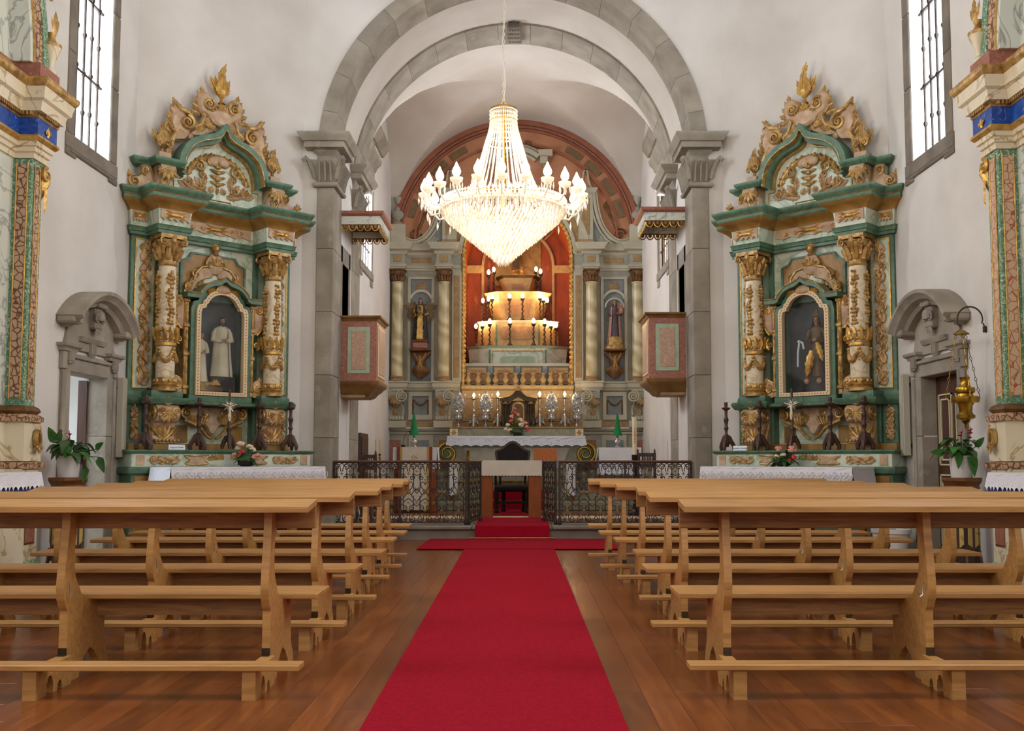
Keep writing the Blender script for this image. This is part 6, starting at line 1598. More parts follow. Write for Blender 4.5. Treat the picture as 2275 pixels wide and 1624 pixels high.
    arch_i = [(-.30, 1.975), (.30, 1.975), (.30, 2.98), (.285, 3.03), (.235, 3.045), (.225, 3.09)]+[(.21*math.cos(a), 3.06+.17*math.sin(a)) for a in [.25+(pi-.5)*i/12 for i in range(13)]]+[(-.225, 3.09), (-.235, 3.045), (-.285, 3.03), (-.30, 2.98)]
    cx_, cz_ = 0, 2.55
    arch_m = [(x*1.19, cz_+(z-cz_)*1.085) for x, z in arch_i]
    sq = [(-.42, 1.9), (.42, 1.9)]; 
    # green front around the frame
    k = len(arch_m); out_ = []
    for i, (x, z) in enumerate(arch_m):
        if i == 0: out_.append((-.42, 1.91))
        elif i == 1: out_.append((.42, 1.91))
        elif z < 3.07: out_.append((.42 if x > 0 else -.42, z))
        else:
            out_.append((x*1.15, 3.1+(z-3.06)*1.25) if abs(x) < .35 else ((.42 if x > 0 else -.42), z))
    P(MB().ring(out_, arch_m, 'y', -.34, -.05), 'niche_housing', 'green', .4)
    P(MB().ring(arch_m, arch_i, 'y', -.375, -.30), 'niche_frame', 'creamfr', .4)
    b = MB(); mid = [((x+X)/2, (z+Z)/2) for (x, z), (X, Z) in zip(arch_i, arch_m)]; edge_beads(b, mid+mid[:1], .008, -.377, .04); P(b, 'frame_stud', 'redm')
    P(MB().prism(arch_m, 'y', -.07, -.055), 'backdrop', 'paintbg', 0)
    P(MB().prism([(x*1.01, z) for x, z in arch_i], 'y', -.325, -.322), 'glass_pane', 'glass', 0)
    # housing cornice following the ogee, flanking pilasters, scrolls
    oc = [(-.52, 3.215), (-.36, 3.215), (-.33, 3.25), (-.22, 3.36), (-.07, 3.41), (0, 3.455), (.07, 3.41), (.22, 3.36), (.33, 3.25), (.36, 3.215), (.52, 3.215)]
    b = MB(); pp = crspline(oc, 5, False)
    b.prism(pp+[(x, z-.065) for x, z in pp[::-1]], 'y', -.44, -.05); P(b, 'niche_cornice', 'green', .4)
    b = MB(); b.tube([(x, -.445, z-.005) for x, z in pp], .01, 5); b.tube([(x*.97, -.43, z-.05) for x, z in pp], .008, 5); P(b, 'cornice_gilt_line', 'golddk')
    bl = [(-.33, 3.16), (-.24, 3.27), (-.08, 3.33), (0, 3.36), (.08, 3.33), (.24, 3.27), (.33, 3.16), (.2, 3.26), (0, 3.3), (-.2, 3.26)]
    P(MB().prism([(x, z) for x, z in pp if abs(x) < .37]+[(.3, 3.16), (-.3, 3.16)], 'y', -.2, -.06), 'niche_spandrel', 'green', 0)
    g = MB(); p = MB(); rim(g, p, [(-.09, 3.275), (0, 3.25), (.09, 3.275), (.07, 3.33), (0, 3.35), (-.07, 3.33)], -.36, .02)
    for s in (-1, 1):
        for j in range(3): g.leaf(s*.09, 3.29, (0 if s > 0 else pi)-s*(.25*j), .15, .05, -.36, lobes=2)
        g.scroll(s*.07, 3.3, .03, 1.2, 0, .009, -.37, s)
    for s in (-1, 1):
        b = MB().box(s*.425, s*.49, -.30, -.08, 1.93, 3.15, c=.01); 
        for z in (2.0, 2.42, 2.78, 3.1): b.box(s*.415, s*.50, -.315, -.08, z, z+.05, c=.008)
        for z in (2.12, 2.25, 2.55, 2.66, 2.9, 3.0): b.leaf(s*.457, z-.06, pi/2, .15, .06, -.305, lobes=2)
        P(b, 'niche_pilaster', 'golddk')
        rim(g, p, [(s*.49, 3.15), (s*.58, 3.16), (s*.64, 3.06), (s*.62, 2.9), (s*.52, 2.78), (s*.49, 2.8)], -.25, .05, .75); g.scroll(s*.555, 3.09, .06, 1.5, pi/2, .018, -.30, -s)
        g.tube([(s*x_, -.29, z_) for x_, z_ in ((.56, 3.15), (.64, 3.08), (.645, 2.95), (.58, 2.82), (.53, 2.76))], .016, 6)
        for j in range(5): g.leaf(s*.63, 3.08-.07*j, -pi/2+s*(1.1-.1*j), .08, .05, -.27, lobes=1)
        g.scroll(s*.54, 2.62, .055, 1.4, -pi/2, .016, -.27, s); g.tube([(s*.56, -.27, 2.57), (s*.60, -.27, 2.66), (s*.56, -.27, 2.72)], .014, 5)
        rim(g, p, [(s*.49, 2.1), (s*.58, 2.16), (s*.62, 2.07), (s*.58, 1.95), (s*.49, 1.95)], -.25, .04, .75); g.scroll(s*.56, 2.04, .06, 1.5, pi/2, .016, -.29, s)
        for j in range(4): g.leaf(s*.58, 2.12, pi/2-s*(.2+.4*j), .09, .045, -.27, lobes=1)
    P(g, 'niche_scrollwork', 'gold'); P(p, 'niche_plaque', 'pink')
    # ochre plaque with crest above the niche
    op = [(-.43, 3.25), (-.43, 3.66), (-.33, 3.70), (-.29, 3.77), (.29, 3.77), (.33, 3.70), (.43, 3.66), (.43, 3.25)]
    P(MB().prism(op, 'y', -.085, -.05), 'plaque_field', 'ochre', 0); P(MB().ring([(x*1.07, 3.5+(z-3.5)*1.09) for x, z in op], op, 'y', -.10, -.05), 'plaque_border', 'green', 0)
    P(MB().prism([(-.3, 3.28), (-.26, 3.36), (-.08, 3.5), (0, 3.52), (.08, 3.5), (.26, 3.36), (.3, 3.28)], 'y', -.12, -.085), 'crest_field', 'palegreen', 0)
    g = MB(); p = MB()
    for s in (-1, 1):
        rim(g, p, [(s*.04, 3.5), (s*.1, 3.62), (s*.24, 3.56), (s*.3, 3.46), (s*.38, 3.34), (s*.4, 3.25), (s*.33, 3.25), (s*.27, 3.37), (s*.16, 3.45)], -.1, .05, .8, 7, .07)
        g.tube([(s*x_, -.15, z_) for x_, z_ in ((.05, 3.66), (.12, 3.62), (.2, 3.6), (.27, 3.52), (.3, 3.42))], .018, 6); g.scroll(s*.27, 3.5, .055, 1.4, pi/2, .016, -.15, -s); g.scroll(s*.37, 3.32, .05, 1.4, pi/2, .015, -.15, -s); g.scroll(s*.08, 3.64, .045, 1.4, 0, .014, -.16, s)
        for j in range(5): g.leaf(s*(.16+.05*j), 3.44-.035*j, -pi/2+s*.3, .08, .05, -.14, lobes=1)
        for j in range(3): g.leaf(s*.37, 3.3, pi/2-s*(.2-.4*j), .12, .06, -.15, lobes=2)
    rim(g, p, [(-.08, 3.55), (.08, 3.55), (.12, 3.66), (.07, 3.76), (0, 3.78), (-.07, 3.76), (-.12, 3.66)], -.1, .07, .7, 8, .06)
    for j in range(5): g.leaf(0, 3.64, pi/2+(j-2)*.6, .12, .06, -.17, lobes=2)
    g.lathe([(.03, 3.76), (.045, 3.79), (.03, 3.81), (.055, 3.85), (.05, 3.89), (.03, 3.91)], 0, -.13, 0, 10)
    for j in range(5): g.leaf(0, 3.87, pi/2+(j-2)*.45, .12, .05, -.14, lobes=2)
    P(g, 'crest_scrollwork', 'golddk'); P(p, 'crest_plaque', 'pink')
    # carved apron under the niche
    g = MB(); p = MB()
    rim(g, p, [(-.42, 1.78), (.42, 1.78), (.4, 1.66), (.26, 1.6), (.1, 1.55), (0, 1.42), (-.1, 1.55), (-.26, 1.6), (-.4, 1.66)], -.08, .08, .85, 9, .05)
    for s in (-1, 1):
        g.scroll(s*.38, 1.7, .075, 1.6, pi/2, .022, -.2, -s); g.tube([(s*x_, -.18, z_) for x_, z_ in ((.4, 1.62), (.3, 1.58), (.18, 1.52), (.1, 1.42), (.03, 1.38))], [.03, .03, .028, .024, .018], 6)
        for j in range(6): g.leaf(s*(.06+.05*j), 1.68, -pi/2+s*(.5-.2*j), .13, .06, -.17, lobes=2)
        g.scroll(s*.14, 1.7, .05, 1.3, 0, .014, -.18, s)
    P(g, 'apron_scrollwork', 'golddk'); P(p, 'apron_plaque', 'pink')
    for s in (-1, 1): bx('apron_panel', s*.3, s*.47, .06, .07, 1.33, 1.55, 'ochre', .003)
    # attic
    bx('attic_wall', -1.02, 1.02, 0, .1, 4.42, 4.8, 'palegreen', 0)
    og_o = [(.62, 4.80), (.615, 4.88), (.58, 5.02), (.49, 5.15), (.34, 5.25), (.18, 5.31), (.07, 5.38), (0, 5.48)]
    og_i = [(.50, 4.72), (.495, 4.82), (.46, 4.96), (.385, 5.07), (.26, 5.15), (.13, 5.19), (.045, 5.24), (0, 5.31)]
    So = crspline([(-x, z) for x, z in og_o]+og_o[::-1][1:], 4, False); Si = crspline([(-x, z) for x, z in og_i]+og_i[::-1][1:], 4, False)
    P(MB().prism([(-.62, 4.44)]+So+[(.62, 4.44)], 'y', -.13, 0), 'pediment_field', 'palegreen', 0)
    def ogee_band(n, m, f0, f1, d):
        A = [(a[0]*(1-f0)+b_[0]*f0, a[1]*(1-f0)+b_[1]*f0) for a, b_ in zip(So, Si)]; B = [(a[0]*(1-f1)+b_[0]*f1, a[1]*(1-f1)+b_[1]*f1) for a, b_ in zip(So, Si)]
        b = MB()
        for i in range(len(A)-1): b.prism([A[i], A[i+1], B[i+1], B[i]], 'y', -d, -.1)
        P(b, n, m, .5)
    ogee_band('ogee_moulding', 'green', -.1, .5, .36); ogee_band('ogee_moulding', 'green', .5, .9, .28); ogee_band('ogee_fillet', 'golddk', .44, .52, .37); ogee_band('ogee_fillet', 'golddk', .92, 1.04, .2)
    for Q in ([(-1.12, 0), (-1.12, .2), (-.93, .2), (-.93, .38), (-.6, .38), (-.6, .0)], [(.6, 0), (.6, .38), (.93, .38), (.93, .2), (1.12, .2), (1.12, 0)]):
        mould(Q, [(-.2, 4.775), (-.01, 4.775), (.0, 4.79), (.03, 4.81), (.04, 4.83), (.04, 4.855), (-.2, 4.855)], 'attic_ledge', 'green'); mould(Q, [(-.2, 4.43), (-.01, 4.43), (-.02, 4.47), (-.2, 4.47)], 'attic_base', 'green')
    g = MB(); p = MB()
    for s in (-1, 1):
        # attic consoles and side volutes
        b = MB(); b.prism([(-.1, 4.775), (-.36, 4.775), (-.38, 4.72), (-.34, 4.66), (-.27, 4.6), (-.25, 4.52), (-.30, 4.47), (-.1, 4.47)], 'x', s*.68, s*.87); P(b, 'attic_console', 'pink')
        for xx in (s*.675, s*.875): g.tube([(xx, q_[0], q_[2]) for q_ in spiral_pts(-.29, 4.71, .065, 1.4, pi/2, 1, 0, 16)], .015, 5, up=(1, 0, 0))
        for j in range(5): g.leaf(s*.775, 4.74, -pi/2+(j-2)*.45, .17, .07, -.37, lobes=2)
        for j in range(3): g.leaf(s*.775, 4.5, pi/2+(j-1)*.5, .13, .06, -.28, lobes=2)
        rim(g, p, [(s*.9, 4.47), (s*1.2, 4.47), (s*1.22, 4.58), (s*1.1, 4.6), (s*1.03, 4.66), (s*1.03, 4.77), (s*.92, 4.77)], -.12, .07, .8, 6, .05)
        g.scroll(s*1.13, 4.54, .075, 1.6, pi/2, .02, -.2, -s); g.scroll(s*.99, 4.7, .055, 1.4, -pi/2, .017, -.2, s)
        for j in range(3): g.leaf(s*1.18, 4.58, pi/2-s*(.1+.45*j), .11, .05, -.17, lobes=2)
        # tympanum ornament
        for j, (x_, z_, a_, L_) in enumerate(((.14, 4.58, .1, .2), (.2, 4.62, .9, .2), (.26, 4.6, .35, .22), (.34, 4.62, 1.1, .17), (.4, 4.6, .5, .17), (.18, 4.68, 1.5, .2), (.1, 4.6, 1.9, .1))): p.leaf(s*x_, z_, a_ if s > 0 else pi-a_, L_, .11, -.135, lobes=3); g.leaf(s*(x_+.01), z_+.01, (a_+.25) if s > 0 else pi-a_-.25, L_*.7, .045, -.16, lobes=2)
        g.scroll(s*.42, 4.68, .045, 1.3, pi/2, .013, -.16, -s); g.scroll(s*.22, 4.82, .04, 1.3, -pi/2, .012, -.16, s)
        for j in range(7):
            a_ = .35+.17*j; g.leaf(s*(.44*math.cos(a_)), 4.62+.46*math.sin(a_), a_+pi/2 if s > 0 else pi/2-a_, .14, .1, -.14, lobes=2)
            g.blob((s*.47*math.cos(a_), -.15, 4.62+.5*math.sin(a_)), .022, 6, 4)
        g.scroll(s*.26, 4.92, .08, 1.4, pi/2, .02, -.16, s); g.scroll(s*.22, 4.66, .05, 1.3, 0, .014, -.16, s)
        rim(g, p, [(0, 5.1), (s*.14, 5.05), (s*.12, 4.97), (s*.02, 4.99)], -.14, .04, .75)
    for z, r in ((4.96, .045), (4.88, .04), (4.8, .05), (4.72, .04)):
        g.blob((0, -.15, z), (r, .03, r*.8), 8, 5)
        for e in (-1, 1): g.leaf(0, z, pi/2-e*1.3, .12, .05, -.15, lobes=2)
    g.leaf(0, 4.7, -pi/2, .12, .05, -.15, lobes=2)
    b = MB()
    for A, B in (((-.6, 4.48), (.6, 4.48)), ((-.6, 4.48), (-.6, 4.71)), ((.6, 4.48), (.6, 4.71)), ((-.6, 4.71), (-.5, 4.71)), ((.6, 4.71), (.5, 4.71)), ((-.2, 4.51), (.2, 4.51)), ((-.2, 4.51), (-.2, 4.48)), ((.2, 4.51), (.2, 4.48))): b.tube([(A[0], -.135, A[1]), (B[0], -.135, B[1])], .008, 4)
    P(b, 'pediment_fillet', 'golddk')
    P(g, 'pediment_scrollwork', 'golddk'); P(p, 'pediment_plaque', 'pink')
    # cresting
    g = MB(); p = MB()
    for s in (-1, 1):
        rim(g, p, [(s*.70, 4.87), (s*.66, 5.02), (s*.64, 5.16), (s*.55, 5.20), (s*.47, 5.22), (s*.42, 5.30), (s*.40, 5.45), (s*.5, 5.58), (s*.62, 5.56), (s*.66, 5.42), (s*.62, 5.30), (s*.70, 5.14), (s*.74, 5.0), (s*.76, 4.88)], -.10, .09, .86, 0)
        rim(g, p, [(s*.04, 5.46), (s*.14, 5.37), (s*.3, 5.30), (s*.42, 5.30), (s*.36, 5.36), (s*.27, 5.43), (s*.22, 5.56), (s*.06, 5.62)], -.10, .08, .85, 8, .05)
        g.scroll(s*.46, 5.44, .10, 1.8, pi*.5, .028, -.2, s); 
        g.tube([(s*x_, -.17, z_) for x_, z_ in ((.5, 5.34), (.6, 5.3), (.64, 5.18), (.66, 5.05), (.72, 4.95), (.74, 4.88))], [.02, .028, .03, .03, .026, .02], 6)
        g.tube([(s*x_, -.17, z_) for x_, z_ in ((.38, 5.5), (.44, 5.57), (.54, 5.6), (.6, 5.66), (.66, 5.72))], [.02, .03, .036, .03, .012], 6)
        for j in range(6): g.leaf(s*(.58+.018*j), 5.56-.075*j, pi/2-s*(.25+.16*j), .19-.012*j, .1, -.14, lobes=3)
        g.scroll(s*.42, 5.6, .035, 1.2, -pi/2, .014, -.17, -s)
        g.tube([(s*x_, -.17, z_) for x_, z_ in ((.36, 5.4), (.27, 5.46), (.22, 5.58), (.26, 5.68))], [.02, .03, .03, .02], 6)
        # top group
        rim(g, p, [(s*.04, 5.56), (s*.2, 5.6), (s*.29, 5.66), (s*.31, 5.82), (s*.24, 5.9), (s*.14, 5.86), (s*.06, 5.76)], -.12, .09, .8, 6, .05)
        g.scroll(s*.18, 5.75, .085, 1.7, pi*.3, .024, -.22, s)
        for j in range(5): g.leaf(s*(.24+.01*j), 5.84-.06*j, pi/2-s*(.2+.3*j), .15, .085, -.16, lobes=2)
        for j in range(4): g.leaf(s*(.04+.06*j), 5.52, -pi/2+s*(.1+.25*j), .12, .06, -.17, lobes=2)
        p.blob((s*.40, -.16, 5.27), (.045, .03, .045), 8, 5)
        for j in range(5): g.leaf(s*.3, 5.36, pi/2+s*(.9-.4*j), .15, .06, -.18, lobes=2); g.leaf(s*.56, 5.24, pi/2-s*(.9-.42*j), .16, .065, -.18, lobes=2)
        for j in range(4): g.leaf(s*.12, 5.44, pi/2-s*(.2+.35*j), .13, .06, -.19, lobes=2)
        for j in range(4): p.leaf(s*.55, 5.5, pi/2+s*(.5-.45*j), .17, .09, -.16, lobes=3)
        for j in range(3): g.leaf(s*.68, 4.96+.08*j, pi/2+s*.5, .12, .05, -.17, lobes=1)
    rim(g, p, [(-.13, 5.68), (0, 5.72), (.13, 5.68), (.15, 5.58), (.06, 5.5), (-.06, 5.5), (-.15, 5.58)], -.16, .08, .75, 7, .08)
    for j in range(7): g.blob((-.13+.043*j, -.23, 5.67+.02*math.cos((j-3)*.5)), .02, 6, 4)
    P(g, 'crest_scrollwork', 'golddk'); P(p, 'crest_plaque', 'pink')
    # central flaming urn and the two side flames
    def flame(b, x, y, z0, H, Wd, seed):
        rn = random.Random(seed)
        b.lathe([(.04, z0), (.05, z0+.02), (.025, z0+.05), (.02, z0+.08), (.05, z0+.12), (.07, z0+.18), (.06, z0+.22)], x, y, 0, 12)
        for j in range(9):
            a = (j-4)/4; L = H*(.62-.25*abs(a))*rn.uniform(.9, 1.1); b.leaf(x+a*.05, z0+.13, pi/2-a*.30, L*.8, Wd*.46, y-.05+.02*abs(a), bend=a*.55, lobes=3)
        b.leaf(x, z0+.2, pi/2+.2, H-.22, Wd*.5, y-.02, bend=-.6, lobes=3); b.leaf(x-.01, z0+.3, pi/2+.35, (H-.3)*.8, Wd*.4, y+.01, bend=-1.1, lobes=3)
        for j in range(5): b.leaf(x+(j-2)*.015, z0+.14, pi/2-(j-2)*.3, H*.45, Wd*.4, y+.05, bend=(j-2)*.15, lobes=3)
    b = MB(); b.lathe([(.05, 5.70), (.07, 5.74), (.04, 5.78), (.05, 5.8)], 0, -.2, 0, 12); flame(b, 0, -.2, 5.78, .60, .22, 3); P(b, 'flaming_urn', 'gold')
    for s in (-1, 1):
        bx('flame_block', s*.70, s*.86, .1, .28, 4.855, 4.96, 'pink', .008); b = MB(); flame(b, s*.78, -.19, 4.94, .46, .2, 5+s)
        for e in (-1, 1): b.scroll(s*.78+e*.05, 5.08, .045, 1.4, -pi/2, .016, -.25, e)
        P(b, 'side_flame', 'golddk')
    nest(t, dict(column_base='column_shaft', capital='column_shaft', column_ring_leaf='column_shaft', column_ring='column_shaft', column_ringleaf='column_shaft', column_garland_boss='column_shaft', column_garland='column_shaft', niche_frame='niche_housing', glass_pane='niche_housing', frame_stud='niche_housing', backdrop='niche_housing', niche_cornice='niche_housing', cornice_gilt_line='niche_housing', pilaster_field='outer_pilaster', pilaster_gilt_fillet='outer_pilaster', pilaster_fillet='outer_pilaster', pilaster_scroll_leaf='outer_pilaster', pilaster_plaque='outer_pilaster', pilaster_scrollwork='outer_pilaster', ogee_fillet='ogee_moulding', ogee_gilt_fillet='ogee_moulding', podium_panel='podium', gradin_scroll_leaf='gradin', gradin_scrollwork='gradin', gradin_plaque='gradin', console_carved_leaf='console', console_carving='console', console_leaf_boss='console', console_leafage='console', plaque_border='plaque_field', pediment_scroll_leaf='pediment_field', pediment_scrollwork='pediment_field', pediment_plaque='pediment_field', pediment_gilt_fillet='pediment_field', pediment_fillet='pediment_field', frieze_gilt_motif='frieze', frieze_gilding='frieze', frieze_drapery_band='frieze', frieze_drapery='frieze', pedestal_scroll_leaf='outer_pedestal', pedestal_scrollwork='outer_pedestal', pedestal_plaque='outer_pedestal', cornice_fillet='cornice', cornice_gilt_fillet='cornice'))
    return t
rootL = (-4.13, 12.92, 0); rootR = (3.85, 12.894, 0)
sa = side_altar(rootL, R(45), 'green and gold side altar left of the chancel arch, its niche holding two white-robed figures')
sb = copy_tree(sa, None, rootR, R(-45), 'green and gold side altar right of the chancel arch, niche holding one dark gold-robed figure')
def ul(root, ang, px, py, v):
    ux, uy = math.cos(ang), math.sin(ang); nx, ny = uy, -ux; d = _ray(px, py)
    k = root[0]*nx+root[1]*ny+v; t = k/(d[0]*nx+d[1]*ny); return ((d[0]*t-root[0])*ux+(d[1]*t-root[1])*uy, EYE+d[2]*t)
def loc_(root, ang, u, v, z): return (root[0]+u*math.cos(ang)+v*math.sin(ang), root[1]+u*math.sin(ang)-v*math.cos(ang), z)
AL, AR_ = R(45), R(-45)
# figures behind the glass
t = thing('robed_statue', 'bearded statue in a cream robe and cape behind the glass of the left side altar', 'statue', loc_(rootL, AL, .09, .18, 1.985), AL-.1)
MB().box(-.16, .16, -.09, .09, 0, .2, c=.01).build('statue_base', 'robed', t); figure(t, .78, 'robe', hands='clasp', base=.2, beard=True, cape='robe')
t = thing('robed_statue', 'smaller cream-robed statue at the left edge of the left altar niche', 'statue', loc_(rootL, AL, -.215, .2, 1.985), AL+.2)
MB().box(-.09, .09, -.08, .08, 0, .12, c=.01).build('statue_base', 'golddk', t); figure(t, .64, 'robe', hands='clasp', base=.12, turn=.5)
t = thing('casket', 'gilded casket standing low in the left altar niche', 'casket', loc_(rootL, AL, -.06, .235, 1.982), AL)
MB().box(-.13, .13, -.035, .05, 0, .07, c=.008).build('casket_body', 'bracket', t); MB().box(-.12, .12, -.03, .045, .07, .13, c=.015).build('casket_lid', 'golddk', t)
b = MB()
for j in range(6): b.leaf(.02, .1, pi*j/5, .07, .03, -.045, lobes=1)
b.build('gilt_spray', 'gold', t)
t = thing('robed_statue', 'crowned statue in a dark gold mantle behind the glass of the right side altar', 'statue', loc_(rootR, AR_, .09, .18, 1.985), AR_+.15)
b = MB().lathe([(.2, 0), (.21, .04), (.17, .12), (.14, .2)], n=12, sy=.6); b.build('statue_base', 'robed', t)
b = MB()
for x in (-.1, .06): b.blob((x, -.11, .13), (.035, .035, .04), 8, 6)
b.build('cherub_head', 'skin', t)
figure(t, .78, 'robeg', hands='clasp', base=.19, veil='robed')
b = MB(); b.leaf(-.02, .52, -pi/2-.2, .36, .12, -.15, lobes=3); b.leaf(.05, .62, -pi/2+.3, .26, .1, -.15, lobes=3); b.build('gold_drapery', 'gold', t)
b = MB().lathe([(.04, .98), (.045, 1.0), (.02, 1.03), (.0, 1.07)], n=8); b.build('crown', 'golddk', t)
t = thing('white_ribbon', 'white ribbon bow hanging inside the right altar niche', 'ribbon', loc_(rootR, AR_, -.15, .2, 2.6), AR_)
b = MB(); b.tube([(0, 0, .05), (-.02, -.01, -.1), (-.03, 0, -.28)], .014, 5, fl=.4); b.tube([(0, 0, .05), (.05, -.01, .03), (.06, 0, -.05)], .014, 5, fl=.4); b.blob((0, -.01, .05), (.025, .015, .018), 8, 5); b.build('ribbon_bow', 'cloth', t)
# candlesticks, crucifixes, cards and flowers on the side altars
def carved_candlestick(root, ang, px, lab, h=.62):
    u, z = ul(root, ang, px, 990, .5); t = thing('carved_candlestick', lab, 'candlestick', loc_(root, ang, u, .5, 1.233), ang+.3, 'brown carved altar candlesticks')
    b = MB()
    for a in (-pi/2, -pi/2+2.094, -pi/2+4.189):
        d = (math.cos(a), math.sin(a)); b.tube([(d[0]*o, d[1]*o, z_) for o, z_ in ((.1, .018), (.105, .05), (.085, .09), (.06, .12), (.035, .18), (.02, .2))], [.022, .026, .03, .034, .03, .02], 6)
        b.blob((d[0]*.1, d[1]*.1, .016), (.026, .026, .016), 6, 4)
    b.lathe([(.03, .05), (.05, .12), (.035, .19)], n=10); b.build('tripod_foot', 'carved', t)
    MB().lathe([(.022, .18), (.03, .21), (.018, .23), (.02, .27), (.034, .3), (.02, .33), (.026, .38), (.036, .42), (.022, .45), (.018, .5), (.024, h-.1), (.02, h-.085), (.055, h-.06), (.06, h-.045), (.022, h-.035), (.02, h-.02)], n=12).build('stem', 'carved', t)
    MB().lathe([(.02, h-.03), (.026, h), (.024, h+.03)], n=10).build('socket', 'carved', t); nest(t, dict(socket='stem'))
for px, l in ((322, 'outermost on the left'), (441, 'second from the left'), (576, 'right of the crucifix'), (645, 'outermost on the right')): carved_candlestick(rootL, AL, px, 'brown carved candlestick on the left side altar, '+l)
for px, l in ((1614, 'outermost on the left'), (1688, 'left of the crucifix'), (1846, 'right of the crucifix'), (1921, 'outermost on the right')): carved_candlestick(rootR, AR_, px, 'brown carved candlestick on the right side altar, '+l)
def crucifix(root, ang, px, lab, top):
    u, z = ul(root, ang, px, 990, .5); t = thing('crucifix', lab, 'crucifix', loc_(root, ang, u, .5, 1.233), ang-.35 if ang > 0 else ang+.2); H = top-1.233
    b = MB()
    for a in (-pi/2, -pi/2+2.094, -pi/2+4.189):
        d = (math.cos(a), math.sin(a)); b.tube([(d[0]*o, d[1]*o, z_) for o, z_ in ((.085, .018), (.085, .05), (.06, .11), (.03, .18))], [.02, .024, .03, .022], 6)
    b.lathe([(.03, .1), (.04, .16), (.02, .22), (.034, .27), (.016, .3), (.02, .36), (.012, .4)], n=10); b.build('base', 'carved', t)
    b = MB().box(-.014, .014, -.01, .01, .38, H, c=.003).box(-.12, .12, -.01, .01, H-.2, H-.172, c=.003)
    for c in ((-.12, H-.186), (.12, H-.186), (0, H)): b.blob((c[0], 0, c[1]), (.02, .014, .02), 6, 4); b.blob((c[0]*1.12, 0, c[1]+(.02 if c[0] == 0 else 0)), .011, 6, 4)
    b.build('cross', 'carved', t)
    b = MB()
    for k in range(16): b.leaf(0, H-.186, 2*pi*k/16+.2, .085 if k % 2 else .065, .022, -.008, lobes=1)
    b.build('silver_rays', 'silverp', t)
    z = H-.19; b = MB(); b.tube([(0, -.025, z), (0, -.03, z-.05), (.004, -.028, z-.1)], [.017, .015, .014], 8); b.blob((.006, -.034, z+.026), (.013, .014, .017), 8, 6)
    for s in (-1, 1): b.tube([(s*.012, -.026, z-.004), (s*.05, -.022, z+.012), (s*.09, -.016, z+.028)], [.008, .0065, .005], 6); b.tube([(s*.008, -.028, z-.09), (s*.011, -.036, z-.14), (s*.004, -.026, z-.19)], [.011, .009, .006], 6)
    b.build('corpus', 'wax', t); nest(t, dict(silver_rays='cross', corpus='cross'))
crucifix(rootL, AL, 508, 'dark crucifix with silver rays on the left side altar', 1.98); crucifix(rootR, AR_, 1761, 'dark crucifix with silver rays on the right side altar', 2.0)
def card(root, ang, px, lab, txt):
    u, z = ul(root, ang, px, 997, .57); t = thing('name_card', lab, 'card', loc_(root, ang, u, .565, 1.233), ang)
    MB().prism([(-.012, 0), (-.01, 0), (.0, .062), (.014, 0), (.012, 0), (0, .055)], 'x', -.105, .105).build('folded_card', 'paper', t, smooth=0)
    c = bpy.data.curves.new('card_lettering', 'FONT'); c.body = txt; c.size = .028; c.align_x = 'CENTER'; c.align_y = 'CENTER'; c.extrude = .0004
    o = bpy.data.objects.new('card_lettering', c); COL.objects.link(o); o.parent = t; o.location = (0, -.0085, .031); o.rotation_euler = (R(79), 0, 0)
    bpy.context.view_layer.update(); me = bpy.data.meshes.new_from_object(o.evaluated_get(bpy.context.evaluated_depsgraph_get())); me.materials.clear(); me.materials.append(MT['ink'])
    o2 = bpy.data.objects.new('card_lettering', me); COL.objects.link(o2); o2.parent = t; o2.location = o.location; o2.rotation_euler = o.rotation_euler; bpy.data.objects.remove(o)
card(rootL, AL, 393, 'white folded name card on the left side altar shelf', 'Sagrada Família'); card(rootR, AR_, 1644, 'white folded name card on the right side altar shelf', 'Imaculada Conceição')
def altar_table(root, ang, lab, labc, du):
    t = thing('altar_table', lab, 'table', loc_(root, ang, du, .88, 0), ang)
    MB().box(-1.02, 1.02, -.25, .25, .97, 1.02, c=.005).build('table_top', 'wood', t); MB().box(-.95, .95, -.2, .22, .82, .97).build('apron', 'wood', t, smooth=0)
    for x in (-.93, .93):
        for y in (-.2, .2): MB().box(x-.03, x+.03, y-.03, y+.03, 0, .97).build('leg', 'wood', t, smooth=0)
    c = thing('lace_cloth', labc, 'tablecloth', loc_(root, ang, du, .88, 1.026), ang)
    drape('cloth_top', 'cloth', -1.04, 1.04, -.27, .27, 0, .02, c, amp=0, flare=.004)
    drape('lace_drop', 'lace', -1.042, 1.042, -.272, .272, -.004, .27, c, sc=.09, amp=.03, flare=.03)
    b = MB(); x = -.98
    while x < 1.0:
        for k in range(4):
            for rr in (.036,): b.tube([(x+.03*math.cos(k*pi/2)+.022*math.cos(w), -.298, -.11+.03*math.sin(k*pi/2)+.022*math.sin(w)) for w in [2*pi*i/8 for i in range(9)]], .005, 4)
        b.blob((x, -.30, -.11), .01, 6, 4); b.tube([(x+.06, -.298, -.16), (x+.08, -.298, -.11), (x+.07, -.298, -.06)], .005, 4); b.blob((x+.07, -.302, -.19), (.026, .006, .026), 8, 4)
        x += .14
    b.build('crocheted_flower', 'cloth', c)
altar_table(rootL, AL, 'wooden table in front of the left side altar', 'white lace cloth over the table before the left side altar', .02); altar_table(rootR, AR_, 'wooden table in front of the right side altar', 'white lace cloth over the table before the right side altar', -.02)
u, z = ul(rootL, AL, 547, 1030, .80)
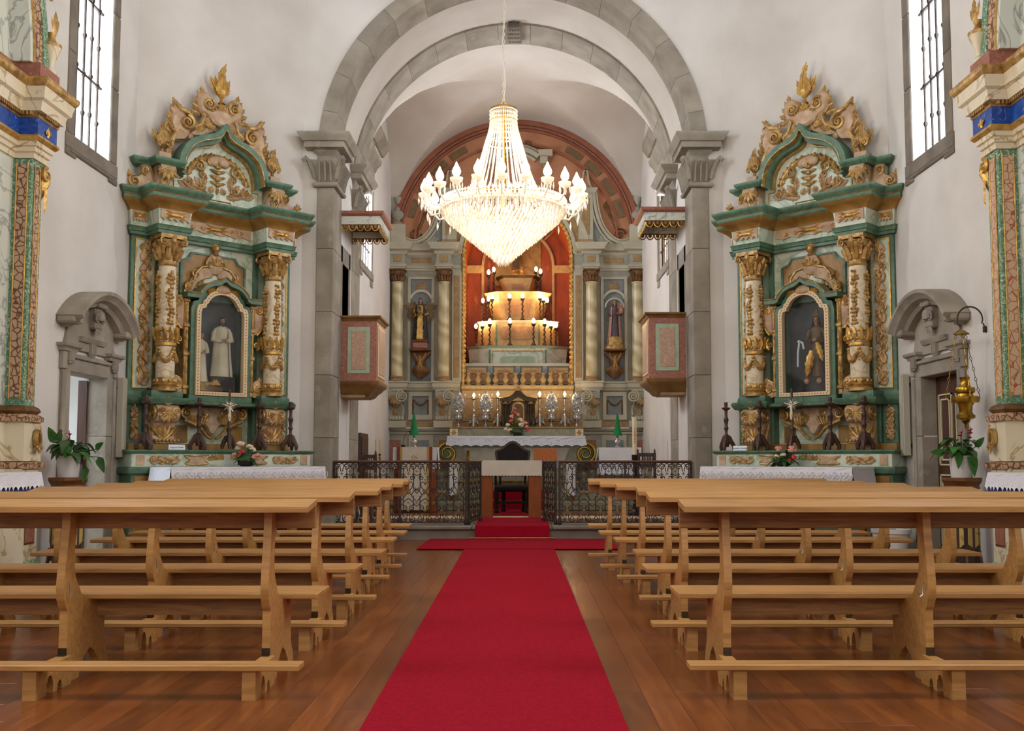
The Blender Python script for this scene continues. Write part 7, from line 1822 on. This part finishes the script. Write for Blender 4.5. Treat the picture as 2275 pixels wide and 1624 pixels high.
bouquet(loc_(rootL, AL, u, .80, 1.031), 'dried flower arrangement with one red rose on the left lace-covered table', 5, [(-.03, .17, .045, 'redfl'), (-.12, .14, .035, 'pinkfl'), (-.04, .27, .05, 'whitefl'), (.06, .23, .05, 'whitefl'), (.11, .2, .04, 'whitefl'), (.13, .09, .05, 'pinkfl'), (.17, .13, .04, 'pinkfl'), (-.08, .22, .04, 'whitefl')], .24, .26)
u, z = ul(rootR, AR_, 1740, 1032, .80)
bouquet(loc_(rootR, AR_, u, .80, 1.031), 'flower arrangement of pale roses and red berries on the right lace-covered table', 6, [(-.08, .2, .055, 'pinkfl'), (-.02, .14, .04, 'whitefl'), (.08, .2, .06, 'pinkfl'), (.1, .1, .04, 'redfl'), (.05, .07, .035, 'redfl'), (.2, .1, .045, 'leafo'), (-.1, .12, .035, 'whitefl')], .27, .22)
# ================================================================== NEAR MOSAIC ALTARS (far pilaster, arch springing and mensa)
def near_altar(loc, rz, s, label):
    t = thing('mosaic_altar', label, 'altarpiece', loc, rz)
    def P(b, n, m, sm=.6): return b.build(n, m, t, smooth=sm)
    def bx(n, x0, x1, y0, y1, z0, z1, m, c=.005): return P(MB().box(s*x0, s*x1, -y0, -y1, z0, z1, c=c), n, m)
    def mould(pl, prof, n, m):
        pl = [(s*x, -y) for x, y in pl]
        P(MB().sweep(pl if s > 0 else pl[::-1], prof), n, m)
    # central recessed panel
    bx('central_panel', -2.6, 0, 0, .14, 1.05, 7.2, 'white', 0); bx('central_base', -2.6, 0, 0, .14, 0, 1.05, 'ivory', 0)
    # pilaster core; two faces with inlaid strips
    D = .315; w = .2
    bx('pilaster_shaft', 0, w, 0, D, 1.6, 3.9, 'greenleaf', .004)
    for (x0, x1) in ((.055, .145),): bx('mosaic_strip', x0, x1, D, D+.006, 1.68, 3.84, 'mosaic' if s > 0 else 'redcell', 0); bx('gilt_fillet', x1, x1+.012, D, D+.012, 1.66, 3.86, 'gold', .002); bx('gilt_fillet', x0-.01, x0, D, D+.012, 1.66, 3.86, 'golddk', .002)
    bx('mosaic_strip', -.006, 0, .185, .275, 1.68, 3.84, 'mosaic' if s > 0 else 'redcell', 0)
    for y in (.172, .275): bx('gilt_fillet', -.012, 0, y, y+.012, 1.66, 3.86, 'gold', .002)
    bx('outer_strip', w, w+.05, 0, .22, 1.6, 3.9, 'redcell', .003); bx('gilt_fillet', w+.035, w+.055, .21, .23, 1.62, 3.9, 'gold', .002)
    L = [(-2.6, .14), (0, .14), (0, D), (w, D), (w, .0)]
    Lb = [(-2.6, .18), (-.03, .18), (-.03, D+.03), (w+.09, D+.03), (w+.09, 0)]
    mould(L, [(-.05, 1.46), (.06, 1.46), (.065, 1.5), (.05, 1.515), (.03, 1.53), (-.05, 1.53)], 'base_moulding', 'mosaic'); mould(L, [(-.05, 1.53), (.02, 1.53), (.045, 1.56), (.03, 1.59), (.0, 1.61), (-.05, 1.61)], 'base_moulding', 'bracket')
    P(MB().prism([(s*x, -y) for x, y in Lb]+[(s*-2.6, 0)], 'z', 1.10, 1.46), 'marble_dado', 'ivory', 0)
    mould(Lb, [(-.05, 1.03), (.02, 1.03), (.03, 1.05), (.03, 1.09), (-.05, 1.10)], 'dado_moulding', 'mosaic')
    Lc = [(-2.6, .2), (-.05, .2), (-.05, D+.03), (w+.06, D+.03), (w+.06, 0)]
    P(MB().prism([(s*x, -y) for x, y in Lc]+[(s*-2.6, 0)], 'z', .2, 1.03), 'lower_pedestal', 'ivory', 0)
    mould(Lc, [(-.05, 0), (.03, 0), (.03, .17), (.01, .2), (-.05, .2)], 'plinth', 'greenleaf')
    bx('red_panel', .03, .2, D+.03, D+.042, .36, .94, 'redm', .004); bx('panel_edge', .018, .212, D+.03, D+.036, .345, .955, 'bracket', 0); bx('red_panel', -.062, -.05, .23, .31, .36, .94, 'redm', .004)
    # gilded mount on the dado
    b = MB(); X = s*.16; Y = -(D+.06)
    b.ring([(X+.05*math.cos(a), 1.31+.085*math.sin(a)) for a in [2*pi*i/16 for i in range(16)]], [(X+.026*math.cos(a), 1.31+.05*math.sin(a)) for a in [2*pi*i/16 for i in range(16)]], 'y', Y-.02, Y+.02)
    for e in (-1, 1): b.scroll(X+e*.035, 1.23, .03, 1.3, pi/2, .012, Y-.02, e); b.leaf(X+e*.03, 1.24, -pi/2-e*.3, .08, .04, Y-.02, lobes=1)
    b.leaf(X, 1.37, pi/2, .07, .05, Y-.02, lobes=2); P(b, 'gilt_mount', 'golddk')
    # console volute beside the capital
    b = MB(); yy = -(D-.02)
    b.tube([(s*(w+.03), -.28, 3.84), (s*(w+.05), -.31, 3.75), (s*(w+.03), -.26, 3.62), (s*(w+.02), -.2, 3.5), (s*(w+.03), -.22, 3.43)], [.05, .06, .055, .045, .035], 8)
    b.scroll(s*(w+.03), 3.80, .075, 1.5, pi/2, .024, -.34, s); b.scroll(s*(w+.03), 3.45, .045, 1.3, -pi/2, .018, -.27, -s)
    for j in range(3): b.leaf(s*(w+.04), 3.7-.06*j, -pi/2, .14, .06, -.33, lobes=2)
    for j in range(6): b.leaf(s*(w+.035), 3.36-.1*j, -pi/2+.3*(-1)**j, .1, .045, -.235, lobes=1)
    P(b, 'gilt_console', 'gold')
    T = [(-2.6, .16), (-.01, .16), (-.01, D+.02), (w+.05, D+.02), (w+.05, 0)]
    mould(T, [(-.1, 3.9), (0, 3.9), (.0, 3.95), (.02, 3.96), (.02, 4.0), (.04, 4.01), (.045, 4.05), (-.1, 4.05)], 'architrave', 'ivory')
    mould(T, [(-.1, 4.05), (.05, 4.05), (.075, 4.08), (.075, 4.1), (.03, 4.105), (-.1, 4.105)], 'architrave_gilding', 'gold')
    mould(T, [(-.1, 4.1), (.055, 4.1), (.055, 4.27), (-.1, 4.27)], 'blue_frieze', 'blue')
    b = MB(); b.leaf(s*(w*.6), 4.13, pi/2, .1, .07, -(D+.08), lobes=2)
    for e in (-1, 1): b.scroll(s*w*.6+e*.03, 4.17, .025, 1.2, 0, .009, -(D+.085), e)
    P(b, 'frieze_mount', 'gold')
    mould(T, [(-.1, 4.265), (.06, 4.265), (.07, 4.285), (-.1, 4.285)], 'dentil_bed', 'golddk')
    b = MB()
    for i in range(14): b.box(s*(-.04-.035*i), s*(-.06-.035*i), -.255, -.16, 4.28, 4.315)
    for i in range(8): b.box(s*(.01+.035*i), s*(.03+.035*i), -(D+.115), -(D+.02), 4.28, 4.315)
    for i in range(5): b.box(s*-.01, s*-.105, -(.19+.035*i), -(.21+.035*i), 4.28, 4.315)
    P(b, 'dentil', 'golddk', 0)
    mould(T, [(-.1, 4.315), (.10, 4.315), (.11, 4.36), (.12, 4.40), (.15, 4.42), (.155, 4.47), (.17, 4.52), (-.1, 4.52)], 'cornice', 'ivory')
    mould(T, [(-.1, 4.52), (.17, 4.52), (.19, 4.545), (.2, 4.57), (.2, 4.6), (-.1, 4.6)], 'cornice_gilding', 'golddk')
    P(MB().prism([(s*x, -y) for x, y in ((-2.6, .0), (-2.6, .16), (-.08, .16), (-.08, .40), (w+.10, .40), (w+.16, .3), (w+.16, 0))], 'z', 4.6, 4.78), 'red_block', 'redm', 0)
    # arch rising from the entablature
    Ra = 2.0; cx = -.05-Ra
    def ab(r0, r1, d, n, m):
        b = MB(); A = arc(0, 4.78, r0, 0, .95, 16); B = arc(0, 4.78, r1, 0, .95, 16)
        for i in range(16): b.prism([(s*(A[i][0]+cx), A[i][1]), (s*(A[i+1][0]+cx), A[i+1][1]), (s*(B[i+1][0]+cx), B[i+1][1]), (s*(B[i][0]+cx), B[i][1])], 'y', -d, 0)
        P(b, n, m, .4)
    ab(Ra-.02, Ra+.01, .335, 'arch_gilding', 'gold'); ab(Ra+.01, Ra+.17, .32, 'arch_mosaic', 'mosaic'); ab(Ra+.17, Ra+.27, .33, 'arch_leaf_band', 'greenleaf'); ab(Ra-.07, Ra-.02, .325, 'arch_reveal', 'white')
    X = w+.06
    P(MB().lathe([(.05, 4.78), (.055, 4.82), (.03, 4.86), (.035, 4.92), (.06, 4.98), (.085, 5.04), (.09, 5.06)], s*X, -.33, 0, 12), 'urn', 'ivory')
    b = MB().lathe([(.092, 5.06), (.095, 5.09), (.05, 5.11), (.03, 5.16), (.045, 5.2)], s*X, -.33, 0, 12); b.leaf(s*X, 5.18, pi/2, .24, .11, -.36, lobes=3); b.leaf(s*X-.01, 5.2, pi/2+.5, .16, .07, -.36, lobes=2); b.leaf(s*X+.02, 5.2, pi/2-.4, .18, .07, -.35, lobes=2)
    for j in range(5): b.leaf(s*(X-.07-.05*j), 5.5+.14*j, pi/2-s*.8, .16, .07, -.33, lobes=2)
    P(b, 'urn_flame', 'golddk')
    # mensa
    bx('mensa', -2.4, -.12, .14, .52, .94, 1.0, 'ivory'); bx('mensa_body', -2.3, -.2, .14, .46, .0, .94, 'ivory', 0)
    nest(t, dict(mosaic_strip='pilaster_shaft', gilt_fillet='pilaster_shaft', red_panel='lower_pedestal', panel_edge='lower_pedestal', gilt_mount='marble_dado', frieze_mount='blue_frieze', dentil='cornice', urn_flame='urn'))
    return t
nl = near_altar((XL, 9.0, 0), R(90), 1, 'mosaic-inlaid altar with blue frieze standing left of the open stone doorway'); nr_ = near_altar((XR, 8.72, 0), R(-90), -1, 'mosaic-inlaid altar with blue frieze standing right of the hanging brass lamp')
for root, ang, s, side in (((XL, 9.0), R(90), 1, 'left'), ((XR, 8.72), R(-90), -1, 'right')):
    c = thing('lace_cloth', 'white lace cloth over blue fabric on the %s mosaic altar' % side, 'tablecloth', (root[0], root[1], 1.006), ang)
    x0, x1 = sorted((s*-2.42, s*-.1))
    drape('cloth_top', 'cloth', x0, x1, -.545, -.2, 0, .02, c, amp=0, flare=.003); drape('lace_drop', 'lace', x0-.002, x1+.002, -.547, -.2, -.004, .15, c, sc=.07, amp=.035, flare=.03)
    drape('blue_underlay', 'bluecl', x0+.01, x1-.01, -.54, -.2, -.006, .2, c, amp=0, flare=.01)
# ================================================================== PLANTS ON WOODEN PEDESTALS
def plant(px, py, Y, X, lab, labp, seed, extra):
    t = thing('plant_stand', labp, 'stand', (X, Y, 0), R(15))
    n6 = [(.15*math.cos(R(60*k+30)), .15*math.sin(R(60*k+30))) for k in range(6)]
    MB().prism(n6, 'z', .12, .84).build('stand_body', 'dkwood', t, smooth=0)
    for k in range(6):
        a = R(60*k); b = MB(); b.T = Matrix.Rotation(a, 4, 'Z'); b.prism([(-.055, .30), (0, .25), (.055, .30), (.055, .8), (-.055, .8)], 'y', -.142, -.13); b.build('painted_panel', 'pedp', t, smooth=0)
        b = MB(); b.T = Matrix.Rotation(a+R(30), 4, 'Z'); b.tube([(0, -.155, 0), (0, -.175, .04), (0, -.16, .12), (0, -.15, .24)], [.02, .022, .018, .014], 6); b.build('foot', 'ped', t)
    MB().lathe([(.15, .82), (.165, .84), (.155, .86), (.175, .89), (.185, .91), (.185, .938), (.0, .938)], n=12).build('stand_top', 'ped', t, smooth=.4); nest(t, dict(painted_panel='stand_body', foot='stand_body'))
    z0 = .939; t = thing('potted_plant', lab, 'plant', (X, Y, z0))
    MB().lathe([(.095, 0), (.1, .01), (.112, .2), (.118, .205), (.118, .215), (.105, .215), (.1, .19)], n=24).build('pot', 'pot', t); MB().lathe([(.0, .18), (.103, .185)], n=16).build('soil', 'soil', t)
    rn = random.Random(seed)
    for k in range(36):
        a = rn.random()*2*pi; e = rn.uniform(-.1, 1.0); r = rn.uniform(.07, .2); d = Vector((math.cos(a), math.sin(a), 0))
        if (d.x > 0) == (px > 1000): d.x *= .35
        p0 = Vector((0, 0, .2))+d*r+Vector((0, 0, rn.uniform(.03, .2)*(1.2-r*2)))
        MB().tube([(0, 0, .19), tuple(Vector((0, 0, .19))*.3+p0*.7+Vector((0, 0, .03))), tuple(p0)], .0035, 4).build('stem', 'leafd', t)
        L = rn.uniform(.09, .15); b = MB(); leaf_mesh(b, p0, d+Vector((0, 0, rn.uniform(-.5, .25))), L, L*.72, droop=rn.uniform(.3, .8), heart=True); b.build('leaf', rn.choice(('leaf', 'leaf', 'leafd')), t, smooth=1)
    for (x, y, z, L, dx, dz) in extra:
        MB().tube([(0, 0, .19), (x*.5, y, (.19+z)*.55), (x, y, z)], .004, 4).build('stem', 'leafd', t); b = MB(); leaf_mesh(b, (x, y, z), (dx, -.25, dz), L, L*.5, up=(0, -1, .3), droop=.1, heart=True); b.build('leaf', 'leaf', t, smooth=1)
    for k in range(6):
        a = rn.random()*6.28; x, y, z = .08*math.cos(a)+(-.06 if px < 1000 else 0), .06*math.sin(a)-.03, rn.uniform(.36, .46)
        MB().tube([(0, 0, .2), (x, y, z)], .003, 4).build('flower_stem', 'leafd', t); b = MB(); leaf_mesh(b, (x, y, z), (rn.uniform(-1, 1), -.4, .5), .05, .045, heart=True); b.blob((x, y-.01, z+.02), (.006, .006, .02), 6, 4); b.build('flower', 'redfl', t, smooth=1)
    nest(t, dict(soil='pot', flower='flower_stem'))
plant(125, 1060, 9.95, -4.56, 'potted plant with heart leaves and pink blooms in a white pot, left wooden stand', 'hexagonal wooden plant stand with painted panels before the left door', 3, [(-.12, -.02, .34, .2, -.35, 1), (-.10, -.03, .34, .17, .3, .9), (.3, 0, .2, .17, .5, -.9), (.26, .02, .28, .15, .4, .3), (.2, -.04, .1, .15, -.1, -1)])
plant(2143, 1055, 9.75, 4.30, 'potted plant with broad leaves and red blooms in a white pot, right wooden stand', 'hexagonal wooden plant stand with painted panels below the hanging lamp', 9, [(-.18, -.02, .24, .16, -.7, .1), (.12, -.05, .3, .14, .3, .5), (.05, -.12, .22, .2, 0, -1), (-.06, -.1, .25, .16, -.2, -.9)])
# small pots on the floor at the right corner
for (px, Y, r, m, l) in ((1962, 11.6, .13, 'pot', 'white glazed flower pot on the floor at the right corner'), (1993, 11.45, .15, 'pot', 'larger cream flower pot on the floor beside the right door')):
    p = aty(px, 1190, Y); t = thing('flower_pot', l, 'pot', (p.x, Y, 0))
    MB().lathe([(r*.7, 0), (r*.72, .02), (r*.92, .26), (r*1.05, .27), (r*1.05, .32), (r*.95, .32), (r*.9, .28), (0, .27)], n=20).build('pot', m, t)
    b = MB().lathe([(r*.6, .0), (r*.6, .1), (r*.7, .12)], n=16); b.v = [(x*1.3, y*1.3, z*.3) for x, y, z in b.v]; b.build('saucer', 'creamfr', t)
# column loudspeakers
for X, sg, Y, zt_, zb_, side in ((XL, 1, 11.80, 2.09, 1.14, 'left'), (XR, -1, 11.68, 2.12, 1.16, 'right')):
    t = thing('column_speaker', 'slim beige column loudspeaker on the wall beside the %s stone doorway' % side, 'loudspeaker', (X, Y, 0))
    MB().box(sg*.03, sg*.11, -.055, .055, zb_, zt_, c=.006).build('speaker_body', 'beige', t); MB().box(sg*.11, sg*.118, -.045, .045, zb_+.02, zt_-.02, c=.003).build('grille', 'beige', t)
    for z in (zb_+.12, zt_-.12): MB().box(0, sg*.03, -.02, .02, z-.02, z+.02).build('wall_mount', 'iron', t, smooth=0)
# hanging brass sanctuary lamp
lx, ly = 4.345, 9.72
t = thing('hanging_lamp', 'brass sanctuary lamp hanging on three chains from a black bracket beside the right door', 'lamp', (lx, ly, 0))
b = MB().box(.2, .228, -.02, .02, 2.37, 2.43, c=.004); b.tube([(.215, 0, 2.41), (.2, 0, 2.46), (.185, 0, 2.46)]+[(.07+.125*math.cos(a), 0, 2.5+.125*math.sin(a)) for a in [-.1+(pi+.2)*i/14 for i in range(15)]]+[(-.055, 0, 2.45), (-.03, 0, 2.44)], .008, 6); b.build('bracket', 'iron', t)
MB().tube([(-.03, 0, 2.45), (-.025, 0, 2.40)], .004, 5).build('hook', 'iron', t)
MB().lathe([(.012, 2.40), (.03, 2.39), (.075, 2.355), (.078, 2.35), (.07, 2.35), (.0, 2.37)], -.02, 0, 0, 18).build('smoke_cap', 'brass', t)
zc = 1.695
for k in range(3):
    a = .35+2*pi*k/3; x1, y1 = .185*math.cos(a), .185*math.sin(a); b = MB(); n = 12
    for i in range(n):
        f0, f1 = i/n, (i+1)/n; p0 = Vector((-.02+.05*math.cos(a), .05*math.sin(a), 2.35)).lerp(Vector((x1, y1, zc+.03)), f0); p1 = Vector((-.02+.05*math.cos(a), .05*math.sin(a), 2.35)).lerp(Vector((x1, y1, zc+.03)), f1)
        if i % 2: b.tube([p0, p1], .0035, 4)
        else:
            m_ = (p0+p1)/2; o = Vector((.014, .0, 0))
            for e in (-1, 1): b.tube([p0, m_+o*e, p1], .0032, 4)
    b.tube([(x1, y1, zc+.03), (x1*.8, y1*.8, zc-.01), (x1*.6, y1*.6, zc-.01)], .006, 5); b.build('suspension_chain', 'brass' if k != 0 else 'iron', t)
MB().lathe([(.0, 1.42), (.012, 1.43), (.016, 1.46), (.03, 1.48), (.042, 1.49), (.036, 1.5), (.06, 1.51), (.085, 1.52), (.088, 1.55), (.075, 1.555), (.06, 1.58), (.065, 1.64), (.08, 1.67), (.125, 1.675), (.13, 1.69), (.13, 1.725), (.12, 1.735), (.075, 1.74), (.07, 1.76), (.09, 1.775), (.095, 1.80), (.09, 1.82), (.06, 1.825), (.05, 1.84), (.04, 1.88), (.045, 1.91), (.05, 1.925), (.035, 1.925)], 0, 0, 0, 24).build('lamp_body', 'brass', t)
